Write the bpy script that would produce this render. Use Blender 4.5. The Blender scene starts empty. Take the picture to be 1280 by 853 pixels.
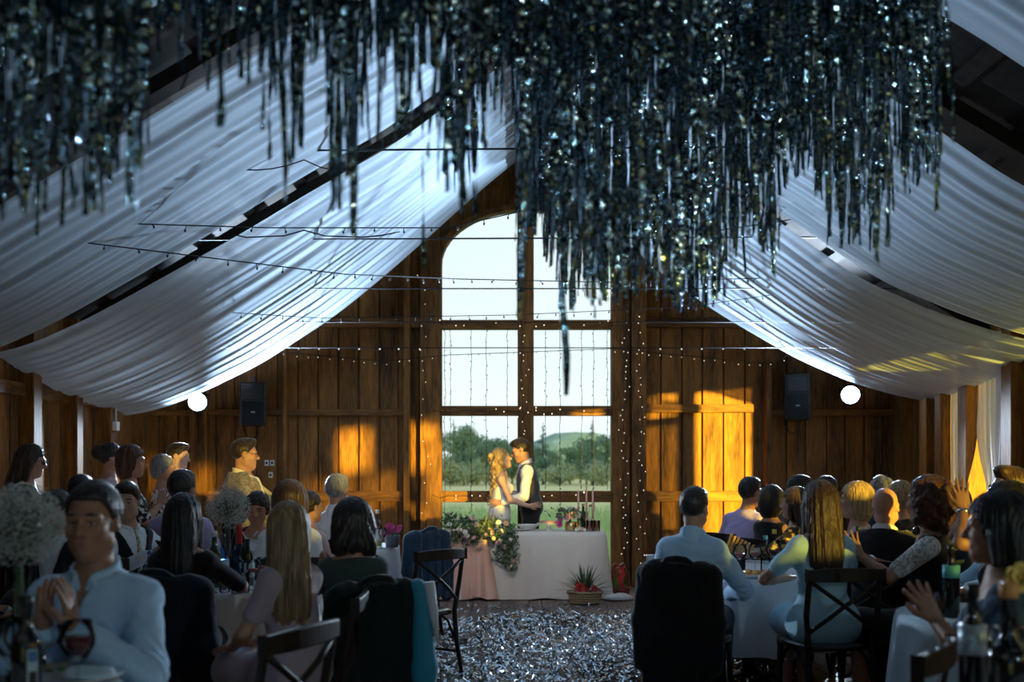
import bpy, math, random
import numpy as np
from mathutils import Vector, Matrix

random.seed(7)
RNG = np.random.default_rng(7)
SC = bpy.context.scene
COL = SC.collection
PI = math.pi
F, HY, EYE = 1250.0, 590.0, 1.41          # focal length in pixels, horizon row, eye height


def X(px, Y):
    return (px - 640.0) * Y / F


def Z(py, Y):
    return EYE + (HY - py) * Y / F


def R(d):
    return math.radians(d)


# ------------------------------------------------------------------ materials
def new_mat(name):
    m = bpy.data.materials.new(name)
    m.use_nodes = True
    nt = m.node_tree
    for n in list(nt.nodes):
        nt.nodes.remove(n)
    out = nt.nodes.new('ShaderNodeOutputMaterial')
    return m, nt, out


def N(nt, typ, **kw):
    n = nt.nodes.new(typ)
    for k, v in kw.items():
        if k in n.inputs:
            n.inputs[k].default_value = v
        else:
            setattr(n, k, v)
    return n


def L(nt, a, b):
    nt.links.new(a, b)


def c4(c):
    return (c[0], c[1], c[2], 1.0)


def mat(name, col, rough=0.6, metal=0.0, col2=None, scale=20.0, stretch=(1, 1, 1), bump=0.0, bscale=None,
        spec=0.5, sheen=0.0, trans=0.0, ior=1.45, detail=3.0, lo=0.35, hi=0.65, coat=0.0):
    """Principled surface with an optional noise between two colours and a noise bump."""
    m, nt, out = new_mat(name)
    b = N(nt, 'ShaderNodeBsdfPrincipled')
    b.inputs['Base Color'].default_value = c4(col)
    b.inputs['Roughness'].default_value = rough
    b.inputs['Metallic'].default_value = metal
    b.inputs['Specular IOR Level'].default_value = spec
    b.inputs['Sheen Weight'].default_value = sheen
    b.inputs['Transmission Weight'].default_value = trans
    b.inputs['IOR'].default_value = ior
    b.inputs['Coat Weight'].default_value = coat
    if col2 is not None or bump:
        tc = N(nt, 'ShaderNodeTexCoord')
        mp = N(nt, 'ShaderNodeMapping')
        mp.inputs['Scale'].default_value = stretch
        L(nt, tc.outputs['Object'], mp.inputs['Vector'])
        nz = N(nt, 'ShaderNodeTexNoise')
        nz.inputs['Scale'].default_value = scale
        nz.inputs['Detail'].default_value = detail
        L(nt, mp.outputs['Vector'], nz.inputs['Vector'])
        if col2 is not None:
            rp = N(nt, 'ShaderNodeValToRGB')
            rp.color_ramp.elements[0].position = lo
            rp.color_ramp.elements[0].color = c4(col)
            rp.color_ramp.elements[1].position = hi
            rp.color_ramp.elements[1].color = c4(col2)
            L(nt, nz.outputs['Fac'], rp.inputs['Fac'])
            L(nt, rp.outputs['Color'], b.inputs['Base Color'])
        if bump:
            src = nz
            if bscale:
                src = N(nt, 'ShaderNodeTexNoise')
                src.inputs['Scale'].default_value = bscale
                src.inputs['Detail'].default_value = detail
                L(nt, mp.outputs['Vector'], src.inputs['Vector'])
            bp = N(nt, 'ShaderNodeBump')
            bp.inputs['Strength'].default_value = bump
            bp.inputs['Distance'].default_value = 0.01
            L(nt, src.outputs['Fac'], bp.inputs['Height'])
            L(nt, bp.outputs['Normal'], b.inputs['Normal'])
    L(nt, b.outputs['BSDF'], out.inputs['Surface'])
    return m


def emit(name, col, strength):
    m, nt, out = new_mat(name)
    e = N(nt, 'ShaderNodeEmission')
    e.inputs['Color'].default_value = c4(col)
    e.inputs['Strength'].default_value = strength
    L(nt, e.outputs['Emission'], out.inputs['Surface'])
    return m


def glassy(name, col=(1, 1, 1), gloss=0.12, rough=0.03):
    """Thin clear glass: mostly see-through with a fresnel reflection."""
    m, nt, out = new_mat(name)
    tr = N(nt, 'ShaderNodeBsdfTransparent')
    tr.inputs['Color'].default_value = c4(col)
    gl = N(nt, 'ShaderNodeBsdfGlossy')
    gl.inputs['Roughness'].default_value = rough
    fr = N(nt, 'ShaderNodeLayerWeight')
    fr.inputs['Blend'].default_value = gloss
    mx = N(nt, 'ShaderNodeMixShader')
    L(nt, fr.outputs['Fresnel'], mx.inputs['Fac'])
    L(nt, tr.outputs['BSDF'], mx.inputs[1])
    L(nt, gl.outputs['BSDF'], mx.inputs[2])
    L(nt, mx.outputs['Shader'], out.inputs['Surface'])
    return m


def wood(name, dark, light, axis='z', rough=0.65, scale=6.0):
    """Wood whose grain runs along one axis."""
    m, nt, out = new_mat(name)
    tc = N(nt, 'ShaderNodeTexCoord')
    mp = N(nt, 'ShaderNodeMapping')
    s = {'x': (0.12, 1, 1), 'y': (1, 0.12, 1), 'z': (1, 1, 0.12)}[axis]
    mp.inputs['Scale'].default_value = s
    L(nt, tc.outputs['Object'], mp.inputs['Vector'])
    n1 = N(nt, 'ShaderNodeTexNoise')
    n1.inputs['Scale'].default_value = scale
    n1.inputs['Detail'].default_value = 5
    n1.inputs['Distortion'].default_value = 0.6
    n2 = N(nt, 'ShaderNodeTexNoise')
    n2.inputs['Scale'].default_value = scale * 8
    n2.inputs['Detail'].default_value = 3
    L(nt, mp.outputs['Vector'], n1.inputs['Vector'])
    L(nt, mp.outputs['Vector'], n2.inputs['Vector'])
    ad = N(nt, 'ShaderNodeMath', operation='MULTIPLY_ADD')
    ad.inputs[1].default_value = 0.5
    L(nt, n2.outputs['Fac'], ad.inputs[0])
    sc = N(nt, 'ShaderNodeMath', operation='MULTIPLY')
    sc.inputs[1].default_value = 0.75
    L(nt, n1.outputs['Fac'], sc.inputs[0])
    L(nt, sc.outputs[0], ad.inputs[2])
    rp = N(nt, 'ShaderNodeValToRGB')
    rp.color_ramp.elements[0].position = 0.42
    rp.color_ramp.elements[0].color = c4(dark)
    rp.color_ramp.elements[1].position = 0.80
    rp.color_ramp.elements[1].color = c4(light)
    L(nt, ad.outputs[0], rp.inputs['Fac'])
    b = N(nt, 'ShaderNodeBsdfPrincipled')
    b.inputs['Roughness'].default_value = rough
    b.inputs['Specular IOR Level'].default_value = 0.3
    L(nt, rp.outputs['Color'], b.inputs['Base Color'])
    bp = N(nt, 'ShaderNodeBump')
    bp.inputs['Strength'].default_value = 0.25
    bp.inputs['Distance'].default_value = 0.004
    L(nt, n2.outputs['Fac'], bp.inputs['Height'])
    L(nt, bp.outputs['Normal'], b.inputs['Normal'])
    L(nt, b.outputs['BSDF'], out.inputs['Surface'])
    return m


# ------------------------------------------------------------------ mesh builder
class MB:
    def __init__(self):
        self.v, self.f, self.uv = [], [], None

    def add(self, vs, fs):
        b = len(self.v)
        self.v.extend([tuple(p) for p in vs])
        self.f.extend([tuple(i + b for i in q) for q in fs])
        return self

    def box(self, lo, hi, M=None):
        x0, y0, z0 = lo
        x1, y1, z1 = hi
        vs = [(x0, y0, z0), (x1, y0, z0), (x1, y1, z0), (x0, y1, z0), (x0, y0, z1), (x1, y0, z1), (x1, y1, z1), (x0, y1, z1)]
        if M is not None:
            vs = [M @ Vector(p) for p in vs]
        return self.add(vs, [(3, 2, 1, 0), (4, 5, 6, 7), (0, 1, 5, 4), (1, 2, 6, 5), (2, 3, 7, 6), (3, 0, 4, 7)])

    def bar(self, a, b, w, d, up=(0, 0, 1)):
        """Square bar from a to b, w wide and d deep."""
        a, b = Vector(a), Vector(b)
        t = (b - a).normalized()
        s = t.cross(Vector(up))
        if s.length < 1e-4:
            s = t.cross(Vector((1, 0, 0)))
        s.normalize()
        u = s.cross(t)
        vs = []
        for p in (a, b):
            for i, j in ((-1, -1), (1, -1), (1, 1), (-1, 1)):
                vs.append(p + s * (i * w / 2) + u * (j * d / 2))
        return self.add(vs, [(3, 2, 1, 0), (4, 5, 6, 7), (0, 1, 5, 4), (1, 2, 6, 5), (2, 3, 7, 6), (3, 0, 4, 7)])

    def tube(self, pts, r, n=8, caps=True):
        pts = [Vector(p) for p in pts]
        rs = r if isinstance(r, (list, tuple)) else [r] * len(pts)
        ref = Vector((0, 0, 1))
        d0 = (pts[1] - pts[0]).normalized()
        if abs(d0.dot(ref)) > 0.9:
            ref = Vector((1, 0, 0))
        vs, fs = [], []
        s = None
        for i, p in enumerate(pts):
            a = pts[max(i - 1, 0)]
            c = pts[min(i + 1, len(pts) - 1)]
            t = (c - a).normalized()
            if s is None:
                s = t.cross(ref).normalized()
            else:
                s = (s - t * s.dot(t)).normalized()
            u = t.cross(s)
            for k in range(n):
                an = 2 * PI * k / n
                vs.append(p + (s * math.cos(an) + u * math.sin(an)) * rs[i])
        for i in range(len(pts) - 1):
            for k in range(n):
                k2 = (k + 1) % n
                fs.append((i * n + k, i * n + k2, (i + 1) * n + k2, (i + 1) * n + k))
        if caps:
            fs.append(tuple(reversed(range(n))))
            fs.append(tuple((len(pts) - 1) * n + k for k in range(n)))
        return self.add(vs, fs)

    def lathe(self, prof, c=(0, 0, 0), n=20, M=None, sx=1.0, sy=1.0):
        vs, fs = [], []
        for r, z in prof:
            for k in range(n):
                an = 2 * PI * k / n
                p = Vector((r * math.cos(an) * sx, r * math.sin(an) * sy, z))
                if M is not None:
                    p = M @ p
                vs.append(p + Vector(c))
        m = len(prof)
        for i in range(m - 1):
            for k in range(n):
                k2 = (k + 1) % n
                fs.append((i * n + k, i * n + k2, (i + 1) * n + k2, (i + 1) * n + k))
        if prof[0][0] > 1e-5:
            fs.append(tuple(reversed(range(n))))
        if prof[-1][0] > 1e-5:
            fs.append(tuple((m - 1) * n + k for k in range(n)))
        return self.add(vs, fs)

    def ball(self, c, r, n=8, m=6, sc=(1, 1, 1)):
        prof = [(math.sin(PI * i / m) * r, -math.cos(PI * i / m) * r) for i in range(m + 1)]
        prof = [(max(a, 1e-6), b) for a, b in prof]
        vs, fs = [], []
        for rr, z in prof:
            for k in range(n):
                an = 2 * PI * k / n
                vs.append((c[0] + rr * math.cos(an) * sc[0], c[1] + rr * math.sin(an) * sc[1], c[2] + z * sc[2]))
        for i in range(m):
            for k in range(n):
                k2 = (k + 1) % n
                fs.append((i * n + k, i * n + k2, (i + 1) * n + k2, (i + 1) * n + k))
        return self.add(vs, fs)

    def build(self, name, m, parent=None, smooth=False, bevel=0.0, loc=None, sub=0, weld=False, solid=0.0):
        me = bpy.data.meshes.new(name)
        me.from_pydata(self.v, [], self.f)
        me.validate()
        me.update()
        return link(name, me, m, parent, smooth, bevel, loc, sub, solid)


def link(name, me, m, parent=None, smooth=False, bevel=0.0, loc=None, sub=0, solid=0.0):
    o = bpy.data.objects.new(name, me)
    COL.objects.link(o)
    if m is not None:
        for mm in (m if isinstance(m, (list, tuple)) else [m]):
            me.materials.append(mm)
    if smooth:
        me.polygons.foreach_set('use_smooth', [True] * len(me.polygons))
    if parent is not None:
        o.parent = parent
    if loc is not None:
        o.location = loc
    if solid:
        s = o.modifiers.new('thick', 'SOLIDIFY')
        s.thickness = solid
    if bevel:
        b = o.modifiers.new('bevel', 'BEVEL')
        b.width = bevel
        b.segments = 2
        b.limit_method = 'ANGLE'
    if sub:
        s = o.modifiers.new('sub', 'SUBSURF')
        s.levels = sub
        s.render_levels = sub
    return o


def np_mesh(name, V, Q):
    """Mesh from an (n,3) vertex array and an (m,4) quad array."""
    me = bpy.data.meshes.new(name)
    me.vertices.add(len(V))
    me.vertices.foreach_set('co', np.ascontiguousarray(V, dtype=np.float32).ravel())
    k = Q.shape[1]
    me.loops.add(len(Q) * k)
    me.polygons.add(len(Q))
    me.loops.foreach_set('vertex_index', np.ascontiguousarray(Q, dtype=np.int32).ravel())
    me.polygons.foreach_set('loop_start', np.arange(0, len(Q) * k, k, dtype=np.int32))
    me.update(calc_edges=True)
    return me


def tag(o, label, cat, group=None, kind=None):
    if label:
        o['label'] = label
    if cat:
        o['category'] = cat
    if group:
        o['group'] = group
    if kind:
        o['kind'] = kind
    return o


def thing(name, label, cat, loc=(0, 0, 0), rz=0.0, group=None):
    o = bpy.data.objects.new(name, None)
    o.empty_display_size = 0.1
    COL.objects.link(o)
    o.location = loc
    o.rotation_euler = (0, 0, rz)
    return tag(o, label, cat, group)


def struct(o):
    o['kind'] = 'structure'
    return o


def dup(root, loc=None, rz=None, label=None, group=None):
    """A copy of a thing with copies of its parts and sub-parts."""
    r = root.copy()
    COL.objects.link(r)
    if loc is not None:
        r.location = loc
    if rz is not None:
        r.rotation_euler = (0, 0, rz)
    if label:
        r['label'] = label
    if group:
        r['group'] = group
    for ch in list(root.children):
        c = ch.copy()
        COL.objects.link(c)
        c.parent = r
        for g in list(ch.children):
            d = g.copy()
            COL.objects.link(d)
            d.parent = c
    return r


# ------------------------------------------------------------------ signed-distance bodies
def rotm(axis, deg):
    return np.array(Matrix.Rotation(R(deg), 3, axis))


class Vol:
    """Distance grid: soft unions of tapered capsules and ellipsoids, meshed by surface nets."""

    def __init__(s, lo, hi, h):
        s.lo = np.array(lo, float)
        s.h = h
        s.n = np.maximum(np.ceil((np.array(hi, float) - s.lo) / h).astype(int) + 1, 3)
        s.D = np.full(s.n, 1.0, np.float32)

    def _sl(s, lo, hi):
        i0 = np.clip(np.floor((lo - s.lo) / s.h).astype(int), 0, s.n)
        i1 = np.clip(np.ceil((hi - s.lo) / s.h).astype(int) + 1, 0, s.n)
        ax = [(s.lo[a] + s.h * np.arange(i0[a], i1[a])).astype(np.float32) for a in range(3)]
        sl = tuple(slice(i0[a], i1[a]) for a in range(3))
        return sl, ax[0][:, None, None], ax[1][None, :, None], ax[2][None, None, :]

    def add(s, pr, k=0.02, inf=0.0, sub=False):
        m = k + inf + 2.5 * s.h
        lo, hi = bbox(pr)
        sl, x, y, z = s._sl(lo - m, hi + m)
        if min(a.stop - a.start for a in sl) <= 0:
            return s
        f = dist(pr, x, y, z) - np.float32(inf)
        A = s.D[sl]
        if sub:
            f = -f
            if k > 0:
                hh = np.maximum(k - np.abs(A - f), 0) / k
                s.D[sl] = np.maximum(A, f) + hh * hh * (k * 0.25)
            else:
                s.D[sl] = np.maximum(A, f)
        else:
            if k > 0:
                hh = np.maximum(k - np.abs(A - f), 0) / k
                s.D[sl] = np.minimum(A, f) - hh * hh * (k * 0.25)
            else:
                s.D[sl] = np.minimum(A, f)
        return s

    def apply(s, fn, band=None):
        """D = fn(D, P) on the cells near or under the surface."""
        w = 4 * s.h
        idx = np.nonzero(s.D < w) if band is None else np.nonzero(np.abs(s.D) < band)
        P = np.stack([s.lo[a] + s.h * idx[a] for a in range(3)], 1).astype(np.float32)
        s.D[idx] = fn(s.D[idx], P)
        return s

    def mesh(s):
        D = s.D
        D[0], D[-1] = 1, 1
        D[:, 0], D[:, -1] = 1, 1
        D[:, :, 0], D[:, :, -1] = 1, 1
        I = D < 0
        c = np.zeros(tuple(s.n - 1), np.int8)
        offs = [(a, b, d) for a in (0, 1) for b in (0, 1) for d in (0, 1)]
        n0, n1, n2 = s.n
        for a, b, d in offs:
            c += I[a:n0 - 1 + a, b:n1 - 1 + b, d:n2 - 1 + d]
        ci = np.nonzero((c > 0) & (c < 8))
        nv = len(ci[0])
        if nv == 0:
            return np.zeros((0, 3)), np.zeros((0, 4), int)
        idm = np.full(c.shape, -1, np.int32)
        idm[ci] = np.arange(nv)
        vals = {o: D[ci[0] + o[0], ci[1] + o[1], ci[2] + o[2]] for o in offs}
        acc = np.zeros((nv, 3))
        cnt = np.zeros(nv)
        for o in offs:
            for ax in range(3):
                if o[ax] == 0:
                    q = list(o)
                    q[ax] = 1
                    q = tuple(q)
                    va, vb = vals[o], vals[q]
                    cr = (va < 0) != (vb < 0)
                    t = np.where(cr, va / np.where(cr, va - vb, 1), 0)
                    for a2 in range(3):
                        acc[:, a2] += np.where(cr, o[a2] + (t if a2 == ax else 0), 0)
                    cnt += cr
        V = np.stack(ci, 1) + acc / cnt[:, None]
        V = s.lo + V * s.h
        Q = []
        for ax in range(3):
            sa = [slice(None)] * 3
            sb = [slice(None)] * 3
            sa[ax], sb[ax] = slice(0, -1), slice(1, None)
            e = np.nonzero(I[tuple(sa)] != I[tuple(sb)])
            e = np.stack(e, 1)
            b1, b2 = [a for a in range(3) if a != ax]
            ok = (e[:, b1] > 0) & (e[:, b2] > 0) & (e[:, b1] < s.n[b1] - 1) & (e[:, b2] < s.n[b2] - 1)
            e = e[ok]
            ins = I[e[:, 0], e[:, 1], e[:, 2]]

            def cell(d1, d2):
                q = e.copy()
                q[:, b1] -= d1
                q[:, b2] -= d2
                return idm[q[:, 0], q[:, 1], q[:, 2]]
            q = np.stack([cell(1, 1), cell(0, 1), cell(0, 0), cell(1, 0)], 1)
            flip = ins if ax != 1 else ~ins
            q = np.where(flip[:, None], q, q[:, ::-1])
            Q.append(q)
        return V, np.concatenate(Q)


def rc(a, b, ra, rb):
    return ('rc', np.array(a, float), np.array(b, float), ra, rb)


def el(c, r, M=None):
    return ('el', np.array(c, float), np.array(r, float), np.eye(3) if M is None else np.array(M, float))


def bbox(p):
    if p[0] == 'rc':
        _, a, b, ra, rb = p
        return np.minimum(a - ra, b - rb), np.maximum(a + ra, b + rb)
    _, c, r, M = p
    e = np.sqrt(((M * r[None, :]) ** 2).sum(1))
    return c - e, c + e


def dist(p, x, y, z):
    if p[0] == 'rc':
        _, a, b, ra, rb = p
        d = b - a
        L2 = max(float(d @ d), 1e-9)
        px, py, pz = x - np.float32(a[0]), y - np.float32(a[1]), z - np.float32(a[2])
        t = np.clip((px * np.float32(d[0]) + py * np.float32(d[1]) + pz * np.float32(d[2])) / np.float32(L2), 0, 1)
        return np.sqrt((px - t * np.float32(d[0])) ** 2 + (py - t * np.float32(d[1])) ** 2 + (pz - t * np.float32(d[2])) ** 2) - (np.float32(ra) + t * np.float32(rb - ra))
    _, c, r, M = p
    px, py, pz = x - np.float32(c[0]), y - np.float32(c[1]), z - np.float32(c[2])
    q = [px * np.float32(M[0, i]) + py * np.float32(M[1, i]) + pz * np.float32(M[2, i]) for i in range(3)]
    k0 = np.sqrt(sum((q[i] / np.float32(r[i])) ** 2 for i in range(3)))
    k1 = np.sqrt(sum((q[i] / np.float32(r[i] ** 2)) ** 2 for i in range(3))) + np.float32(1e-6)
    return k0 * (k0 - 1) / k1


def xf(pr, M, o):
    """A primitive moved by rotation M and offset o."""
    if pr[0] == 'rc':
        return ('rc', M @ pr[1] + o, M @ pr[2] + o, pr[3], pr[4])
    return ('el', M @ pr[1] + o, pr[2], M @ pr[3])


def scale_pr(pr, k):
    if pr[0] == 'rc':
        return ('rc', pr[1] * k, pr[2] * k, pr[3] * k, pr[4] * k)
    return ('el', pr[1] * k, pr[2] * k, pr[3])


def wob(P, freq, seed, n=4):
    """Cheap smooth noise in about -1..1 from a few warped sines."""
    g = np.random.default_rng(seed)
    s = 0
    for i in range(n):
        d = g.normal(size=3)
        d /= np.linalg.norm(d)
        d2 = g.normal(size=3)
        f = freq * (0.7 + 0.35 * i)
        s = s + np.sin(P @ (d * f) + g.uniform(0, 6.3) + 1.2 * np.sin(P @ (d2 * f * 0.6) + g.uniform(0, 6.3)))
    return s / n
# ------------------------------------------------------------------ camera, sky, sun
cam = bpy.data.cameras.new('camera')
co = bpy.data.objects.new('camera', cam)
COL.objects.link(co)
co.location = (0, 0, EYE)
co.rotation_euler = (PI / 2, 0, 0)
cam.sensor_width = 36.0
cam.lens = 36.0 * F / 1280.0
cam.shift_y = (HY - 426.5) / 1280.0
cam.clip_start = 0.05
cam.clip_end = 3000
cam.dof.use_dof = True
cam.dof.focus_distance = 8.0
cam.dof.aperture_fstop = 1.8
SC.camera = co
SC.view_settings.view_transform = 'Standard'
SC.view_settings.look = 'None'
SC.view_settings.gamma = 1
SC.view_settings.use_curve_mapping = False
SC.view_settings.exposure = 0
SC.cycles.use_denoising = True
SC.cycles.max_bounces = 7
SC.cycles.transparent_max_bounces = 24
SC.cycles.sample_clamp_indirect = 4.0
SC.cycles.caustics_reflective = False
SC.cycles.caustics_refractive = False

w = bpy.data.worlds.new('sky')
SC.world = w
w.use_nodes = True
nt = w.node_tree
bg = nt.nodes['Background']
tc = N(nt, 'ShaderNodeTexCoord')
sp = N(nt, 'ShaderNodeSeparateXYZ')
L(nt, tc.outputs['Generated'], sp.inputs['Vector'])
rp = N(nt, 'ShaderNodeValToRGB')
e = rp.color_ramp.elements
e[0].position, e[0].color = 0.0, (0.90, 0.98, 1.0, 1)
e[1].position, e[1].color = 0.26, (0.80, 0.92, 1.0, 1)
x_ = e.new(0.42)
x_.color = (0.78, 0.88, 1.0, 1)
x_ = e.new(1.0)
x_.color = (0.80, 0.88, 1.0, 1)
L(nt, sp.outputs['Z'], rp.inputs['Fac'])
# soft cloud banding low in the sky
nz = N(nt, 'ShaderNodeTexNoise')
nz.inputs['Scale'].default_value = 3.0
mp = N(nt, 'ShaderNodeMapping')
mp.inputs['Scale'].default_value = (1, 1, 7)
L(nt, tc.outputs['Generated'], mp.inputs['Vector'])
L(nt, mp.outputs['Vector'], nz.inputs['Vector'])
mr = N(nt, 'ShaderNodeMapRange')
mr.inputs['To Min'].default_value = 1.02
mr.inputs['To Max'].default_value = 1.2
L(nt, nz.outputs['Fac'], mr.inputs['Value'])
# the half of the sky away from the window is deeper blue and dimmer
m2 = N(nt, 'ShaderNodeMapRange')
m2.inputs['From Min'].default_value = -0.6
m2.inputs['From Max'].default_value = 0.6
L(nt, sp.outputs['Y'], m2.inputs['Value'])
rp2 = N(nt, 'ShaderNodeValToRGB')
rp2.color_ramp.elements[0].color = (0.028, 0.20, 0.40, 1)
rp2.color_ramp.elements[1].color = (1, 1, 1, 1)
L(nt, m2.outputs['Result'], rp2.inputs['Fac'])
mu = N(nt, 'ShaderNodeMix', data_type='RGBA', blend_type='MULTIPLY')
mu.inputs[0].default_value = 1.0
L(nt, rp.outputs['Color'], mu.inputs[6])
L(nt, rp2.outputs['Color'], mu.inputs[7])
L(nt, mu.outputs[2], bg.inputs['Color'])
L(nt, mr.outputs['Result'], bg.inputs['Strength'])

SUN_AZ, SUN_T = R(30), 0.052      # light travels to -X and +Y, dropping a little
sun = bpy.data.lights.new('low_sun', 'SUN')
sun.energy = 25.0
sun.color = (1.0, 0.70, 0.06)
sun.angle = R(0.9)
so = bpy.data.objects.new('low_sun', sun)
COL.objects.link(so)
sd = Vector((-math.sin(SUN_AZ), math.cos(SUN_AZ), -SUN_T))
so.rotation_euler = sd.to_track_quat('-Z', 'Y').to_euler()
so.location = (20, -30, 5)

# ------------------------------------------------------------------ building
YB, YF = 12.4, -5.0             # back and front walls
XL, XR, XC = -4.5, 4.84, 0.17
EAVE, RIDGE = 2.95, 5.75
W_BACK = wood('stained_boards', (0.028, 0.0105, 0.0035), (0.32, 0.132, 0.026), 'z', 0.7)
W_POST = wood('stained_posts', (0.032, 0.0125, 0.004), (0.32, 0.132, 0.026), 'z', 0.65)
W_RAIL = wood('stained_rails', (0.032, 0.0125, 0.004), (0.32, 0.132, 0.026), 'x', 0.65)
W_ROOF = wood('roof_boards', (0.006, 0.004, 0.003), (0.03, 0.018, 0.01), 'y', 0.8)
W_ROOF2 = wood('roof_battens', (0.006, 0.004, 0.003), (0.03, 0.018, 0.01), 'x', 0.8)
W_FLOOR = wood('floor_boards', (0.05, 0.035, 0.03), (0.26, 0.19, 0.15), 'y', 0.6, 4.0)


def roof_z(x):
    return RIDGE - (RIDGE - EAVE) * abs(x - XC) / (XR - XC)


# window opening on the back wall
WX0, WX1 = X(551, YB), X(765, YB)
WZ0 = 0.10
WZS, WZT = Z(330, YB), Z(262, YB)       # arch springing and crown
WCX = (WX0 + WX1) / 2


def arch_z(x):
    t = min(1.0, abs(x - WCX) / ((WX1 - WX0) / 2))
    return WZS + (WZT - WZS) * math.sqrt(max(0, 1 - t * t))


def wall_back():
    mb = MB()
    x = XL - 0.1
    rr = random.Random(3)
    while x < XR + 0.1:
        wdt = rr.uniform(0.22, 0.27)
        x1 = min(x + wdt, XR + 0.12)
        dz = rr.uniform(0, 0.012)
        y0, y1 = YB + 0.02 - dz, YB + 0.06
        xs = [x, x1 - 0.024]
        if WX0 - 0.3 < x < WX1 + 0.1:
            xs = [x, x1]
        segs = []
        if xs[1] <= WX0 or xs[0] >= WX1:
            segs.append((xs[0], xs[1]))
        else:
            if xs[0] < WX0:
                segs.append((xs[0], WX0))
            if xs[1] > WX1:
                segs.append((WX1, xs[1]))
            a, b = max(xs[0], WX0), min(xs[1], WX1)
            nn = 4
            for i in range(nn):
                p, q = a + (b - a) * i / nn, a + (b - a) * (i + 1) / nn
                zt = max(arch_z(p), arch_z(q))
                zr = roof_z((p + q) / 2) + 0.05
                za, zb = arch_z(p), arch_z(q)
                vs = [(p, y0, za), (q, y0, zb), (q, y1, zb), (p, y1, za), (p, y0, zr), (q, y0, zr), (q, y1, zr), (p, y1, zr)]
                mb.add(vs, [(3, 2, 1, 0), (4, 5, 6, 7), (0, 1, 5, 4), (1, 2, 6, 5), (2, 3, 7, 6), (3, 0, 4, 7)])
                mb.box((p, y0, -0.05), (q, y1, WZ0))
        for a, b in segs:
            mb.box((a, y0, -0.05), (b, y1, roof_z((a + b) / 2) + 0.1))
        x = x1
    # backing skin behind the board joints
    st = 30
    for (a, b) in ((XL - 0.2, WX0), (WX1, XR + 0.2)):
        mb.box((a, YB + 0.06, -0.05), (b, YB + 0.09, roof_z(max(abs(a - XC), abs(b - XC)) + XC) + 0.1))
    for i in range(st):
        a, b = XL + (XR - XL) * i / st, XL + (XR - XL) * (i + 1) / st
        lo = WZT + 0.02 if (b > WX0 and a < WX1) else EAVE
        mb.box((a, YB + 0.06, lo), (b, YB + 0.09, roof_z((a + b) / 2) + 0.1))
    return struct(mb.build('wall_back', W_BACK))


wall_back()

# posts and rails standing proud of the back wall: each a trim of its own
tn = [0]


def trim(lo, hi, m, bevel=0.006):
    tn[0] += 1
    return struct(MB().box(lo, hi).build('trim_%d' % tn[0], m, bevel=bevel))


def post(px0, px1, z0, z1, depth=0.12, m=None):
    x0, x1 = X(px0, YB), X(px1, YB)
    return trim((x0, YB - depth, z0), (x1, YB + 0.02, z1), m or W_POST)


post(526, 551, 0, roof_z(X(530, YB)) - 0.1, 0.10)
post(765, 786, 0, roof_z(X(780, YB)) - 0.1, 0.10)
post(788, 806, 0, roof_z(X(800, YB)) - 0.1, 0.16)
post(506, 514, 0, roof_z(X(510, YB)) - 0.1, 0.16)
post(356, 361, 0, roof_z(X(358, YB)) - 0.1, 0.12)
post(954, 961, 0, roof_z(X(957, YB)) - 0.1, 0.16)
post(240, 262, 0, roof_z(X(240, YB)) - 0.1, 0.12)
for a, b, y0, y1 in ((786, 941, 506, 516), (786, 941, 614, 627), (961, 1130, 614, 627), (190, 356, 614, 627),
                     (361, 506, 512, 520), (361, 506, 614, 627), (961, 1130, 512, 520), (190, 356, 512, 520), (190, 530, 398, 410), (786, 1130, 398, 410)):
    z1_ = min(Z(y0, YB), 9)
    trim((X(a, YB), YB - 0.05, Z(y1, YB)), (X(b, YB), YB + 0.02, z1_), W_RAIL)

# ---- window 1: timber frame, mullion, rails, arch head and panes
win = bpy.data.objects.new('window_1', None)
COL.objects.link(win)
struct(win)
yf0, yf1 = YB - 0.06, YB + 0.10
MB().box((WX0 - 0.03, yf0, 0), (WX0 + 0.012, yf1, WZS)).build('frame', W_POST, win)
MB().box((WX1 - 0.012, yf0, 0), (WX1 + 0.03, yf1, WZS)).build('frame', W_POST, win)
ah = MB()
ns = 28
for i in range(ns):
    t0, t1 = PI * i / ns, PI * (i + 1) / ns
    hw = (WX1 - WX0) / 2
    hh = WZT - WZS
    q = []
    for t in (t0, t1):
        for k in (0.0, 0.07):
            q.append((WCX - math.cos(t) * (hw - 0.012 + k), WZS + math.sin(t) * (hh - 0.012 + k)))
    vs = [(q[0][0], yf0, q[0][1]), (q[2][0], yf0, q[2][1]), (q[3][0], yf0, q[3][1]), (q[1][0], yf0, q[1][1])]
    vs += [(a, yf1, c) for a, b, c in vs]
    ah.add(vs, [(0, 1, 2, 3), (7, 6, 5, 4), (0, 4, 5, 1), (3, 2, 6, 7)])
ah.build('arch_frame', W_POST, win)
MB().box((X(647, YB), YB - 0.09, 0), (X(667, YB), YB + 0.10, WZT - 0.005)).build('mullion', W_POST, win, bevel=0.006)
for y0, y1 in ((401, 412), (508, 520), (614, 628)):
    MB().box((WX0, YB - 0.07, Z(y1, YB)), (WX1, YB + 0.08, Z(y0, YB))).build('rail', W_RAIL, win, bevel=0.006)
MB().box((WX0, YB - 0.06, 0.0), (WX1, YB + 0.08, WZ0 + 0.04)).build('sill', W_RAIL, win, bevel=0.006)
GLASS_PANE = glassy('window_glass', (0.97, 1.0, 0.99), 0.02, 0.02)
zr = [WZ0, Z(621, YB), Z(514, YB), Z(406, YB)]
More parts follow.
